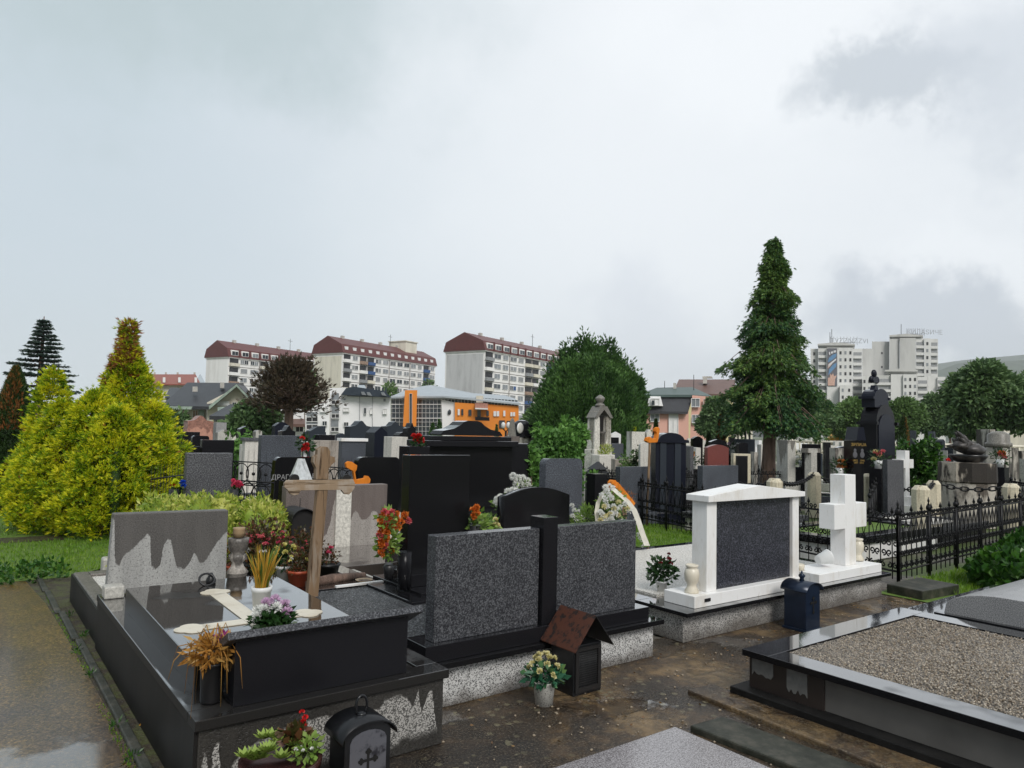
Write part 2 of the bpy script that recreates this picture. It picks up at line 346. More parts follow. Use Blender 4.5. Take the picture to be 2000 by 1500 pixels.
NAVY = blackstone('navy_granite', (.008, .010, .019), .25, .1, .022); SLATE = blackstone('slate_blue_granite', (.025, .032, .043), .35, .2, .04)
CHAR = granite('charcoal_granite', ((.36, (.012, .012, .015)), (.5, (.040, .042, .048)), (.64, (.14, .145, .155))), 115, .4, .15)
GREYG = granite('grey_granite', ((.36, (.03, .03, .034)), (.5, (.085, .088, .095)), (.64, (.20, .20, .21))), 75, .42, .15, big=.4)
BLUEG = granite('blue_grey_granite', ((.35, (.025, .028, .034)), (.5, (.065, .073, .088)), (.64, (.15, .165, .19))), 75, .42, .15, big=.4)
PALEG = granite('pale_granite', ((.33, (.10, .10, .105)), (.5, (.30, .30, .305)), (.66, (.50, .49, .48))), 150, .55, .3)
PINKG = granite('pinkish_granite', ((.33, (.06, .05, .05)), (.5, (.24, .225, .23)), (.66, (.42, .40, .41))), 150, .5, .22)
REDG = granite('red_granite', ((.35, (.09, .025, .02)), (.5, (.19, .05, .042)), (.66, (.26, .08, .07))), 60, .5, .3)
CONC = stained('stained_concrete', (.36, .36, .34), (.075, .065, .060), 110, .66, .42, 7.0, width=.035)
CONC2 = stained('weathered_concrete', (.46, .45, .41), (.16, .15, .13), 50, 1.35, .7, 9)
PINKS = stained('pinkish_stone', (.33, .30, .275), (.13, .108, .098), 110, .42, .34, 6.0, width=.04)
PALES = stained('pale_weathered_stone', (.62, .60, .54), (.24, .22, .18), 30, 1.9, 1.0, 12)
DIRTM = streak('dirty_marble', (.62, .60, .55), (.22, .20, .17), 7, .50, .66, .12)
OLDM = streak('blackened_marble', (.50, .47, .41), (.07, .063, .055), 4, .44, .54)
ROUGHB = streak('rough_bricky_stone', (.36, .32, .28), (.15, .13, .11), 6, .48, .6)
PINKT = stained('salmon_plaster', (.50, .26, .19), (.28, .14, .105), 12, 1.45, .2, 2.5, .85, .12)
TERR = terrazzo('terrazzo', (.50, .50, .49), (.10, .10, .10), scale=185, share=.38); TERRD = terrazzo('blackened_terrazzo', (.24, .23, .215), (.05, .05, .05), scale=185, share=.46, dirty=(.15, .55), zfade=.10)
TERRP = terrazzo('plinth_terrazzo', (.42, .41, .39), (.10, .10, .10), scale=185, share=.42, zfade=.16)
WMAR = marble('white_marble'); CREAM = marble('cream_marble', (.66, .61, .50), (.42, .34, .22), .5, .35)
POSTM = streak('post_limestone', (.62, .56, .42), (.24, .18, .11), 12, .50, .62, .10)
IRON = plain('wrought_iron', (.006, .006, .007), .4, .25, .0, .4, 30)
def rustm(name, a, b, thr):
    s = Mt(name, .6, .4); s.color(s.mix(s.step(s.noise(22, 6, .65), thr, thr+.14), a, b)); s.bump(s.noise(70, 3), .3, .003); return s.m
RUST = rustm('rusty_sheet', (.016, .012, .011), (.075, .027, .016), .38); SOOT = rustm('sooty_metal', (.012, .011, .011), (.045, .025, .018), .6)
LANT = plain('black_enamel', (.012, .013, .015), .28, .5, .2, .3, 20); BLUEL = plain('blue_black_enamel', (.012, .022, .045), .28, .5, .2, .2, 10)
def lanternpanel():
    s = Mt('worn_tin_panel', .32, .5, .55); s.color(s.mix(s.step(s.noise(14, 5, .6), .5, .66), (.16, .165, .19), (.04, .04, .05))); return s.m
TIN = lanternpanel()
def woodm(name, a, b, c, st=(1, 1, .06)):
    s = Mt(name, .75, .25); f = s.noise(38, 5, .65, st, .6); g = s.noise(7, 4, .6, (1, 1, .3)); s.color(s.mix(s.math('MULTIPLY', s.step(g, .48, .62), s.step(f, .42, .55)), s.ramp(f, (.36, a), (.47, b), (.7, b)), c)); s.bump(f, .8, .004); return s.m
WOOD = woodm('weathered_wood', (.045, .028, .017), (.22, .145, .085), (.27, .22, .17)); WOODH = woodm('weathered_crossbar', (.06, .04, .025), (.29, .21, .135), (.36, .30, .24), (.06, 1, 1))
OWOOD = woodm('orange_varnish', (.48, .13, .012), (.68, .21, .02), (.55, .16, .012))
WHITEP = plain('white_plastic', (.70, .71, .70), .45, .5, 0, .1); TERRA = plain('terracotta_plastic', (.42, .075, .028), .45, .5, 0, .15); BROWNP = plain('brown_glazed_pot', (.055, .022, .02), .22, .5, 0, .3)
BLKP = plain('black_plastic', (.012, .012, .013), .4); STONEV = stained('stone_vase', (.40, .37, .33), (.11, .10, .09), 50, .2, .12, 12)
SPECKP = (lambda s: s.color(s.ramp(s.noise(130, 3, .7), (.36, (.12, .11, .09)), (.44, (.68, .67, .62)))).m)(Mt('speckled_white_pot', .5))
def gravelm(name, stops, scale, bump=.8, rough=.5, dk=.12):
    s = Mt(name, rough, .5); v = s.vor(scale); c = s.ramp(s.sep(v, 0), *stops); d = s.vor(scale, out='Distance'); s.color(s.mix(s.step(d, .38, .62), c, tuple(k*dk for k in stops[0][1]))); s.bump(s.math('SUBTRACT', 1.0, d), bump, .008); return s.m
GRAV = gravelm('beige_gravel', ((.1, (.17, .13, .09)), (.5, (.31, .255, .19)), (.9, (.50, .44, .36))), 120); GRAVW = gravelm('white_gravel', ((.1, (.66, .63, .57)), (.6, (.76, .74, .69)), (.9, (.84, .83, .80))), 110, .3, dk=.6)
GRAVD = gravelm('dark_gravel', ((.1, (.03, .034, .036)), (.5, (.085, .092, .10)), (.9, (.20, .21, .22))), 85)
GLASSW = Mt('window_glass', .06, .9, 0, (.035, .045, .055)).m; CURT = plain('curtained_window', (.26, .28, .30), .3, .5, 0, .3, .7); PVC = plain('white_window_frame', (.78, .78, .77), .5, .4, 0, .05)
# --- wet paving and ground
def wetpath():
    s = Mt('wet_asphalt', .5, .5); a = s.noise(.9, 4, .55); c = s.mix(s.step(a, .35, .62), (.055, .036, .022), (.105, .064, .018)); agg = s.sep(s.vor(95), 0); peb = s.ramp(s.math('ADD', s.math('MULTIPLY', s.noise(85, 5, .8), .65), s.math('MULTIPLY', agg, .35)), (.30, .25), (.48, .85), (.62, 1.5), (.74, 3.2))
    m = s.n('ShaderNodeVectorMath', operation='MULTIPLY'); s.put(c, m.inputs[0]); s.put(peb, m.inputs[1]); s.color(m.outputs[0])
    dv = s.n('ShaderNodeVectorMath', operation='DISTANCE'); s.t.links.new(s.co(), dv.inputs[0]); dv.inputs[1].default_value = (.30, 3.75, 0)   # the puddle lies here
    w_ = s.step(s.math('SUBTRACT', s.math('ADD', s.noise(2.2, 5, .6), .30), s.math('MULTIPLY', dv.outputs['Value'], .62)), .38, .52); dry = s.math('SUBTRACT', 1.0, s.math('MULTIPLY', w_, .93))
    s.rough(s.math('SUBTRACT', .36, s.math('MULTIPLY', w_, .24))); s.put(s.math('ADD', .22, s.math('MULTIPLY', w_, .78)), s.b.inputs['Coat Weight']); s.b.inputs['Coat IOR'].default_value = 2.2; s.b.inputs['Coat Roughness'].default_value = .12
    s.bump(s.math('MULTIPLY', dry, s.noise(60, 4, .6)), .35, .006); return s.m
PATHM = wetpath()
def wetpave():
    s = Mt('wet_lichened_concrete', .4, .5); big = s.noise(1.15, 7, .66, dist=.4); base = s.ramp(big, (.3, (.010, .008, .007)), (.42, (.034, .023, .015)), (.49, (.075, .047, .025)), (.54, (.17, .11, .05)), (.66, (.24, .165, .085)), (.78, (.06, .05, .04)))
    med = s.noise(9, 6, .7); base = s.mix(s.step(med, .40, .62), s.mix(.6, base, (.012, .011, .010)), base)
    gr = s.step(s.noise(75, 5, .85), .53, .62); base = s.mix(s.math('MULTIPLY', gr, .6), base, (.26, .215, .15))
    lv = s.vor(13, out='Distance'); lich = s.math('MULTIPLY', s.math('SUBTRACT', 1.0, s.step(s.math('ADD', lv, s.math('MULTIPLY', s.noise(50, 4), .35)), .36, .46)), s.step(s.noise(1.6, 3), .46, .58)); base = s.mix(s.math('MULTIPLY', lich, .6), base, (.20, .18, .11))
    s.color(base); pd = s.math('SUBTRACT', 1.0, s.step(s.noise(1.5, 5, .55), .415, .46)); dry = s.math('SUBTRACT', 1.0, pd); s.put(pd, s.b.inputs['Coat Weight']); s.b.inputs['Coat IOR'].default_value = 1.6; s.b.inputs['Coat Roughness'].default_value = .03
    s.rough(s.ramp(s.noise(1.9, 5, .6), (.40, .16), (.5, .30), (.64, .55))); s.put(.6, s.b.inputs['Specular IOR Level'])
    s.bump(s.math('MULTIPLY', dry, s.math('ADD', s.math('MULTIPLY', s.noise(3.5, 7, .66), .8), s.math('MULTIPLY', s.noise(90, 4, .7), .2))), .75, .035); return s.m
PAVE = wetpave()
def kerbm():
    s = Mt('mossy_kerb', .55, .4); s.color(s.ramp(s.noise(9, 6, .65), (.3, (.014, .016, .010)), (.5, (.034, .036, .026)), (.7, (.085, .078, .06)))); s.bump(s.noise(50, 4), .5, .006); return s.m
KERB = kerbm()
SOIL = (lambda s: s.color(s.ramp(s.noise(7, 7, .7), (.3, (.014, .011, .007)), (.46, (.040, .030, .016)), (.56, (.055, .065, .015)), (.66, (.05, .038, .02)), (.8, (.12, .09, .05)))).bump(s.noise(40, 4), .7, .02).m)(Mt('damp_soil', .7))
GRASSG = (lambda s: s.color(s.ramp(s.noise(5, 6, .7), (.3, (.05, .085, .012)), (.55, (.10, .18, .02)), (.75, (.15, .16, .04)))).bump(s.noise(60, 3), .6, .02).m)(Mt('turf', .8))
def groundm():
    s = Mt('cemetery_ground', .7, .4); a = s.step(s.noise(.35, 4, .6), .42, .55); g = s.ramp(s.noise(6, 6, .7), (.3, (.035, .055, .012)), (.7, (.085, .13, .02))); d = s.ramp(s.noise(25, 6, .7), (.35, (.05, .045, .038)), (.7, (.20, .18, .155))); s.color(s.mix(a, d, g)); s.bump(s.noise(30, 4), .5, .02); return s.m
GROUND = groundm()
GRASSB = leafmat('grass_blades', [(.06, .13, .010), (.13, .26, .016), (.22, .31, .04)], .5, .25)
YELB = leafmat('yellow_thuja_leaves', [(.04, .12, .015), (.15, .30, .015), (.50, .58, .02), (.80, .76, .03), (.88, .80, .05)], .5, .4, nscale=4.5, nmix=.45)
BRNL = leafmat('withered_brown_sprays', [(.20, .06, .02), (.36, .14, .04), (.22, .15, .05)], .7, .2)
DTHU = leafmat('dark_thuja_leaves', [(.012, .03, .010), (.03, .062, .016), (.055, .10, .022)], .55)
CYP = leafmat('cypress_leaves', [(.016, .05, .016), (.045, .11, .028), (.09, .19, .045), (.15, .29, .07)], .55, .1, nscale=.8)
SPR = leafmat('false_cypress_leaves', [(.02, .07, .04), (.05, .13, .045), (.11, .20, .04), (.19, .28, .055)], .5, .12, nscale=.6)
SPR2 = leafmat('spruce_needles', [(.02, .042, .034), (.035, .065, .05), (.06, .09, .068)], .6)
PINE = leafmat('pine_needles', [(.05, .026, .02), (.055, .04, .022), (.07, .05, .03), (.035, .05, .024)], .6, nscale=.5)
BRD = leafmat('broad_leaves', [(.05, .10, .04), (.11, .19, .07), (.19, .29, .11)], .5, .2, nscale=.5)
BRD2 = leafmat('light_broad_leaves', [(.06, .12, .035), (.12, .21, .06), (.18, .29, .09)], .5, .25, nscale=.5)
ELD = leafmat('elder_leaves', [(.05, .13, .03), (.11, .25, .05), (.19, .36, .08)], .45, .25, nscale=2)
IVY = leafmat('ivy_leaves', [(.012, .045, .008), (.03, .095, .012), (.08, .18, .02)], .35, .15, nscale=3)
VAR = leafmat('variegated_leaves', [(.10, .19, .02), (.26, .36, .04), (.48, .50, .10), (.58, .58, .22)], .45, .25, nscale=4, nmix=.3)
BEG = leafmat('begonia_leaves', [(.05, .02, .012), (.05, .06, .015), (.12, .04, .02), (.06, .09, .02)], .4, .15)
MUML = leafmat('dark_flower_leaves', [(.008, .028, .008), (.018, .055, .012), (.03, .075, .02)], .4, .1); LGL = leafmat('light_flower_leaves', [(.10, .20, .03), (.20, .32, .06), (.30, .38, .12)], .4, .2)
BARK = (lambda s: s.color(s.ramp(s.noise(14, 6, .7, (1, 1, .15)), (.3, (.07, .045, .035)), (.7, (.26, .17, .13)))).bump(s.noise(14, 6, .7, (1, 1, .15)), .8, .05).m)(Mt('bark', .85))
def flo(name, a, b): return leafmat(name, [a, b], .5, .25, nmix=.2)
F_OR = flo('orange_petals', (.60, .12, .02), (.75, .28, .05)); F_PK = flo('pink_petals', (.62, .07, .10), (.72, .25, .25)); F_MP = flo('mauve_petals', (.60, .36, .56), (.74, .56, .72)); F_WH = flo('white_petals', (.82, .83, .78), (.88, .88, .86))
F_YE = flo('yellow_petals', (.66, .60, .10), (.78, .74, .36)); F_CR = flo('cream_rose_petals', (.66, .58, .22), (.78, .74, .48)); F_RD = flo('red_petals', (.45, .01, .01), (.70, .03, .03)); F_MG = flo('magenta_petals', (.62, .03, .11), (.78, .14, .24)); F_BL = flo('blue_petals', (.01, .06, .45), (.03, .12, .60)); F_DR = flo('dark_red_petals', (.10, .006, .012), (.22, .012, .02)); F_LM = flo('lime_petals', (.60, .70, .02), (.70, .75, .05))
DRYL = leafmat('withered_leaves', [(.30, .12, .02), (.45, .22, .04), (.48, .35, .14)], .6, .2); BLADE = leafmat('sword_leaves', [(.05, .11, .02), (.13, .20, .03), (.48, .26, .03), (.58, .34, .05)], .45, .2, nmix=.1)
# ---------------------------------------------------------------- plants: library
def spray_mesh(name, C, D, L_, Wd, mat, parent, bend=.2):
    V, F = kites(C, D, L_, Wd, bend); return npmesh(name, V, F, mat, parent)
def fans(C, D, n, L_, Wd, spread=.55):
    """n kites fanning out of each centre: a flat spray like a thuja frond"""
    N = len(C); D = unit(D); S = unit(np.cross(D, unit(nr.normal(size=(N, 3))))); k = np.linspace(-1, 1, n)
    d = D[:, None, :]+S[:, None, :]*(k[None, :, None]*spread)+nr.normal(size=(N, n, 3))*.12
    LL = (np.broadcast_to(np.asarray(L_, float), (N,))[:, None]*(1-.35*np.abs(k)))*nr.uniform(.8, 1.15, (N, n))
    return np.repeat(C, n, 0), d.reshape(-1, 3), LL.reshape(-1), Wd
def flower_ball(c, r, mat, parent, name='flower_head', kind='mum', up=None, n=None):
    """mum: many thin petals in a dome; rose: a few broad cupped petals in rings"""
    c = np.array(c, float); up = unit(np.array(up if up is not None else (0, 0, 1.0), float))
    if kind == 'mum':
        d = sphere_pts(n or 110); d = unit(d+up*.55); V, F = kites(c+d*r*.25, d, r*.8, r*.24, .3)
    else:
        k = n or 16; a = nr.uniform(0, 6.28, k); t = np.linspace(.15, 1.35, k); e1 = unit(np.cross(up, (.3, .9, .1))); e2 = np.cross(up, e1)
        d = unit(up*np.cos(t)[:, None]+(e1*np.cos(a)[:, None]+e2*np.sin(a)[:, None])*np.sin(t)[:, None]); V, F = kites(c-up*r*.1+d*r*.22, d, r*.9, r*1.05, .15)
    return npmesh(name, V, F, mat, parent)
def leaf_clump(c, r, n, mat, parent, L_=.04, Wd=.02, name='leaves', flat=(1, 1, 1), outw=1.0, up=.3):
    d = sphere_pts(n)*np.array(flat); C = np.array(c, float)+d*r*nr.uniform(.25, 1, (n, 1)); D = d*outw+nr.normal(size=(n, 3))*.6+np.array([0, 0, up]); return spray_mesh(name, C, D, nr.uniform(.7, 1.3, n)*L_, Wd, mat, parent)
def pot_lathe(c, r0, r1, h, rim=.008, wall=.006):
    m = MB(); m.lathe(c, [(r0, 0), (r1*.97, h*.82), (r1*.97+rim, h*.83), (r1+rim, h), (r1-wall, h), (r1-wall, h*.80), (0.001, h*.78)], 24); return m
def vase(name, label, c, prof, mat, group=None, **k):
    m = MB(); m.lathe(c, prof, 22); o = m.build(name, mat, loc=c); return tag(o, label, k.get('cat', 'vase'), group)
def lobes_cloud(lobes, n, thick=.45):
    """points and outward normals through the outer shell of a union of ellipsoids (cx,cy,cz,rx,ry,rz)"""
    lobes = np.array(lobes, float); wts = (lobes[:, 3]*lobes[:, 5]+lobes[:, 4]*lobes[:, 5]+lobes[:, 3]*lobes[:, 4]); k = nr.choice(len(lobes), n, p=wts/wts.sum())
    d = sphere_pts(n); t = nr.uniform(1-thick, 1.0, n)[:, None]**.6; P_ = lobes[k, :3]+d*lobes[k, 3:6]*t
    keep = np.ones(n, bool)
    for l in lobes:
        q = (((P_-l[:3])/l[3:6])**2).sum(1); keep &= q > (1-thick)**2*.8
    return P_[keep], unit(d/lobes[k, 3:6])[keep]
def lumpy_core(m, lobes, f=.72):
    for i, l in enumerate(lobes): m.ball(l[:3], l[3]*f, l[4]*f, l[5]*f, 12, 9, .18, i+3)
def grass_patch(name, poly, n, h=.06, z=0.0, label=None):
    """blades over a convex quad of ground given by its four corners"""
    A = np.array(poly, float); u = nr.uniform(size=(n, 1)); v = nr.uniform(size=(n, 1)); q = (A[0]*(1-u)+A[1]*u)*(1-v)+(A[3]*(1-u)+A[2]*u)*v
    C = np.concatenate([q, np.full((n, 1), z)], 1); D = nr.normal(size=(n, 3))*.35+np.array([0, 0, 1.0]); V, F = kites(C, D, nr.uniform(.5, 1.3, n)*h, .006+h*.06)
    o = npmesh(name, V, F, GRASSB); return tag(o, kind='stuff')
def broad_tree(label, px, d, ytop, ybot, wpx, mat, n=9000, trunk=True, name='broadleaf_tree', cat='tree', lf=.35, seed=0, nl=9, group=None, round_=1.0):
    """a broad-leaved tree: tapered trunk and limbs, crown of leaf clumps on many lobes"""
    g = random.Random(seed+int(px)); b = G(px, d, (ytop+ybot)/2); s_ = d/FPX; zt = W(px, ytop, d)[2]; zb = max(.5, W(px, ybot, d)[2]); wd = wpx*s_; t = thing(name, label, cat, b, group)
    H = zt-zb; lobes = []
    for i in range(nl):
        a = g.uniform(0, 6.28); q = g.uniform(.05, 1)**.5; lv = g.uniform(.12, .82); rr = (wd*.5)*math.sin(math.pi*min(.92, max(.25, lv*.9+.12)))*round_
        lobes.append((b[0]+math.cos(a)*q*rr*.62, b[1]+math.sin(a)*q*rr*.62, zb+lv*H, wd*.24*g.uniform(.8, 1.2), wd*.24*g.uniform(.8, 1.2), H*.19*g.uniform(.8, 1.2)))
    lobes += [(b[0], b[1], zb+H*.5, wd*.33, wd*.33, H*.40), (b[0], b[1], zt-H*.2, wd*.2, wd*.2, H*.2)]
    for sgn in (-1, 1): lobes.append((b[0]+CR[0]*sgn*wd*.33, b[1]+CR[1]*sgn*wd*.33, zb+H*(.38+.1*sgn), wd*.17, wd*.17, H*.2))
    C, N = lobes_cloud(lobes, n, .5); D = N+nr.normal(size=N.shape)*.7+np.array([0, 0, -.25]); spray_mesh('crown', C, D, nr.uniform(.6, 1.4, len(C))*lf, lf*.55, mat, t)
    if trunk:
        m = MB(); m.tube([b, b+(0.05, 0, zb*.6), (b[0], b[1], zb+H*.55)], [wd*.045, wd*.035, wd*.015], 9)
        for i in range(6):
            l = lobes[i % nl]; m.tube([(b[0], b[1], zb*.8+H*.05*i), ((b[0]+l[0])/2, (b[1]+l[1])/2, (zb+l[2])/2+.1*H), l[:3]], [wd*.022, wd*.014, wd*.005], 6)
        m.build('trunk', BARK, t)
    return t
def cone_thuja(label, px, d, ytop, wpx, mat, n=3500, name='thuja', brown=None, group=None, zbase=0.0, lf=.10, power=.75):
    b = G(px, d, (ytop+850)/2); b[2] = zbase; s_ = d/FPX; zt = W(px, ytop, d)[2]; r = wpx*s_/2; H = zt-zbase; t = thing(name, label, 'thuja', b, group)
    u = nr.uniform(0, 1, n)**1.15; a = nr.uniform(0, 6.28, n); rr = r*np.minimum(1, (1-u)*1.35)**power*nr.uniform(.7, 1.03, n)*(1+.10*np.sin(a*5+u*9)); C = np.stack([b[0]+rr*np.cos(a), b[1]+rr*np.sin(a), b[2]+u*H*.96], 1)
    D = np.stack([np.cos(a)*.55, np.sin(a)*.55, np.ones(n)], 1); 
    if brown:
        lo, hi, a0, aw = brown; da = np.abs((a-a0+math.pi) % (2*math.pi)-math.pi); k = (u > lo) & (u < hi) & (da < aw) & (nr.uniform(size=n) < .45); 
        c2, d2, l2, w2 = fans(C[k], D[k], 4, lf, lf*.16); spray_mesh('withered_patch', c2, d2, l2, w2, BRNL, t); C, D = C[~k], D[~k]
    c2, d2, l2, w2 = fans(C, D, 4, lf, lf*.18); spray_mesh('crown', c2, d2, l2, w2, mat, t)
    m = MB(); m.lathe(b, [(r*.62, .02), (r*.66, H*.35), (r*.35, H*.7), (.01, H*.9)], 10); m.build('inner_branches', mat, t); return t
# angle of a direction seen from the camera side of a tree
CAMA = math.atan2(-CF[1], -CF[0])
# ---------------------------------------------------------------- ground, path, paving
def sheet(name, pts, z, mat, kind='structure'):
    m = MB(); n = len(pts); m.add([(x, y, z) for x, y in pts], [tuple(range(n))]); return tag(m.build(name, mat), kind=kind)
m = MB(); m.add([(-4000, -4000, -.012), (4000, -4000, -.012), (4000, 4000, -.012), (-4000, 4000, -.012)], [(0, 1, 2, 3)]); tag(m.build('ground', GROUND), kind='structure')
sheet('paving', [(.78, -3), (8.2, -3), (8.2, 3.95), (.78, 3.95)], 0.0, PAVE)
sheet('path', [(-2.6, -4), (.745, -4), (.742, 4.5), (.71, 6.5), (.68, 7.6), (.60, 8.75), (-2.6, 9.6)], .004, PATHM)
sheet('soil_strip', [(.72, -3.5), (.9, -3.5), (1.0, 10), (.55, 10)], .000+.002, SOIL)
m = MB()
y = -3.0; g = random.Random(3)
while y < 8.6:
    l = g.uniform(.75, .98); o_ = g.uniform(-.003, .003)-max(0, (y-5.5))*.022; m.box(.748+o_, .798+o_, y, y+l-.006, -.03, .022+g.uniform(-.004, .006)); y += l
tag(m.build('kerb', KERB, bevel=.008), kind='structure')
sheet('lawn', [(-9, 9.3), (-2.6, 9.3), (.38, 8.75), (1.0, 8.75), (1.6, 9.4), (2.6, 9.4), (3.5, 17), (-9, 17)], .006, GRASSG)
sheet('dirt_track', [(-9, 11.7), (1.2, 11.45), (1.2, 11.95), (-9, 12.3)], .010, SOIL)
grass_patch('grass', [(-2.2, 9.4), (1.0, 8.9), (1.3, 11.4), (-3.2, 11.6)], 9000, .05)
grass_patch('grass', [(-3.5, 12.2), (1.3, 12.1), (1.3, 15), (-5, 15)], 6000, .06)
for k in range(3): grass_patch('grass', [(.715, -1+k*3.2), (.75, -1+k*3.2), (.745, 1.6+k*3.2), (.70, 1.6+k*3.2)], 260, .018)
grass_patch('grass', [(.9, 8.9), (2.6, 9.1), (3.0, 11.5), (1.2, 11.4)], 5200, .05)
C = np.stack([nr.uniform(.1, 1.0, 500), nr.uniform(8.5, 9.6, 500), nr.uniform(.01, .07, 500)], 1); V, F = kites(C, nr.normal(size=(500, 3))+(0, 0, .7), .06, .035); tag(npmesh('ground_ivy', V, F, IVY), kind='stuff')
# weeds by the kerb
for wx, wy in ((.80, 7.0), (.74, 5.3), (.745, 4.35), (.745, 3.9), (.82, 6.3), (.73, 5.9)):
    o = thing('weed', 'small green weed sprouting in the soil beside the kerb and the dark grave wall', 'weed', (wx, wy, 0), 'weeds along the kerb'); leaf_clump((wx, wy, .01), .032, 30, IVY, o, .034, .009, up=.8)
for i, (lx, ly, lab) in enumerate(((.835, 4.3, 'yellow fallen leaf lying by the dark grave wall near the kerb'), (.85, 5.5, 'yellow fallen leaf lying on the soil strip farther up the path'))):
    V, F = kites(np.array([[lx, ly, .012], [lx+.02, ly+.01, .012]]), np.array([[1, .3, .1], [.8, .6, .15]]), .06, .035); tag(npmesh('fallen_leaf', V, F, DRYL, loc=(lx, ly, .01)), lab, 'leaf')
# sunken concrete strips in the paving
def strip(lab, pts, z0, z1, mat=PAVE):
    m = MB(); m.prism(pts, z0, z1, 'Z'); return tag(m.build('paving_slab', mat, loc=(pts[0][0], pts[0][1], 0), bevel=.01), lab, 'paving slab')
strip('dark cracked concrete slab lying between the pale granite slab and the gravel grave', [(3.32, 1.0), (3.60, 1.0), (3.50, 2.62), (3.24, 2.64)], -.02, .035, KERB)
strip('brown concrete slab lifted at its edge in the wet paving before the lantern box', [(3.62, 1.2), (3.9, 1.2), (3.9, 3.0), (3.68, 3.02)], -.02, .03)
strip('low dark stone block at the foot of the iron fence corner', [(7.75, 3.42), (8.45, 3.36), (8.5, 3.78), (7.8, 3.8)], 0, .10, KERB)
# scattered stone chips
chips = MB()
for i in range(260):
    x = nr.uniform(2.0, 4.0) if i % 3 else nr.uniform(4.2, 8.0); y = nr.uniform(1.6, 3.55) if i % 3 else nr.uniform(3.05, 3.6); r = nr.uniform(.004, .011); chips.ball((x, y, .004), r, r*.8, r*.6, 6, 4, .3, i)
tag(chips.build('rubble', plain('stone_chips', (.26, .21, .15), .5)), kind='stuff')
dl = 150; C = np.stack([nr.uniform(2.1, 7.9, dl), nr.uniform(2.6, 3.7, dl), np.full(dl, .010)], 1); V, F = kites(C, np.concatenate([nr.normal(size=(dl, 2)), np.zeros((dl, 1))], 1), .024, .013); tag(npmesh('leaf_litter', V, F, leafmat('rotted_leaves', [(.10, .05, .02), (.26, .16, .06)], .4)), kind='stuff')

# ---------------------------------------------------------------- grave with black desk stone (front left)
ga = thing('tomb', 'low tomb with black back stone and wet lid inlaid with a pale cross', 'tomb', (1.4, 3.24, 0), 'front row of tombs')
fx_ = lambda px: (float(onY(px, 1380, 3.25)[0])-.86)/1.19
FRONT = ramp_stain('stained_terrazzo_front', [(fx_(a), b) for a, b in ((383, .02), (396, .04), (401, .23), (409, .21), (415, .10), (421, .25), (430, .27), (438, .14), (446, .04), (458, .15), (475, .19), (500, .22), (525, .24), (560, .26), (620, .27), (700, .25), (740, .245), (752, .28), (775, .295), (795, .27), (806, .22), (816, .30), (824, .18), (834, .26), (843, .29), (850, .13), (858, .03))], .86-1.4, 2.05-1.4, (.34, .33, .31), (.030, .028, .025), 90, .7, lower=.075, chips=True)
MB().box(.86, 2.05, 3.25, 5.96, 0, .33).build('plinth', FRONT, ga, bevel=.006)
MB().box(.84, 2.07, 3.23, 3.36, .3302, .375).box(.84, .99, 3.3602, 5.96, .3302, .374).box(1.95, 2.07, 3.3602, 5.96, .3302, .374).box(.99, 1.95, 3.3602, 5.96, .3302, .366).build('cover_stone', blackstone('wet_dark_stone', (.013, .012, .011), .45, .06, .03), ga, bevel=.004)
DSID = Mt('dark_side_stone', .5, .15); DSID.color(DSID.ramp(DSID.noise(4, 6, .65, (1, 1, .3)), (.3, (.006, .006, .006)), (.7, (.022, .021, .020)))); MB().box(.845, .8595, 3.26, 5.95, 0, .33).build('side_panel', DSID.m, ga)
m = MB(); m.add([(.93, 3.62, .367), (1.90, 3.62, .367), (1.90, 5.42, .367), (.93, 5.42, .367), (.93, 3.62, .485), (1.90, 3.62, .485), (1.90, 5.42, .505), (.93, 5.42, .505)], [(0,3,2,1),(4,5,6,7),(0,1,5,4),(1,2,6,5),(2,3,7,6),(3,0,4,7)])
m.build('lid', blackstone('wet_lid_stone', (.014, .012, .010), .32, .03, .015), ga, bevel=.006)
def lidz(y): return .4865+(y-3.62)*.0111
cr = MB()
def lidpoly(pts): n = len(pts); cr.add([(x, y, lidz(y)+.0) for x, y in pts]+[(x, y, lidz(y)+.004) for x, y in pts], [tuple(range(n, 2*n))]+[(i, (i+1) % n, n+(i+1) % n, n+i) for i in range(n)])
lidpoly([(1.34, 3.75), (1.44, 3.75), (1.44, 4.96), (1.34, 4.96)]); lidpoly([(1.12, 4.18), (1.338, 4.18), (1.338, 4.28), (1.12, 4.28)]); lidpoly([(1.442, 4.18), (1.64, 4.18), (1.64, 4.28), (1.442, 4.28)])
for cx, cy in ((1.39, 5.02), (1.06, 4.23), (1.70, 4.23)): lidpoly([(cx+math.cos(a)*.075*(1+.25*abs(math.cos(2*a))), cy+math.sin(a)*.075*(1+.25*abs(math.cos(2*a)))) for a in np.linspace(0, 6.283, 25)[:-1]])
cr.build('inlaid_cross', CREAM, ga)
m = MB(); m.prism([(3.30, .375), (3.56, .375), (3.56, .50), (3.30, .665)], 1.01, 1.86, 'X'); m.build('back_stone', BLK2, ga, bevel=.003)
m = MB(); m.prism([(3.255, .678), (3.275, .706), (3.66, .500), (3.64, .472)], .965, 1.925, 'X'); m.build('name_plate', CHAR, ga, bevel=.002)
MB().box(.855, .98, 5.74, 5.86, .375, .46).build('corner_block', CONC2, ga, bevel=.01)
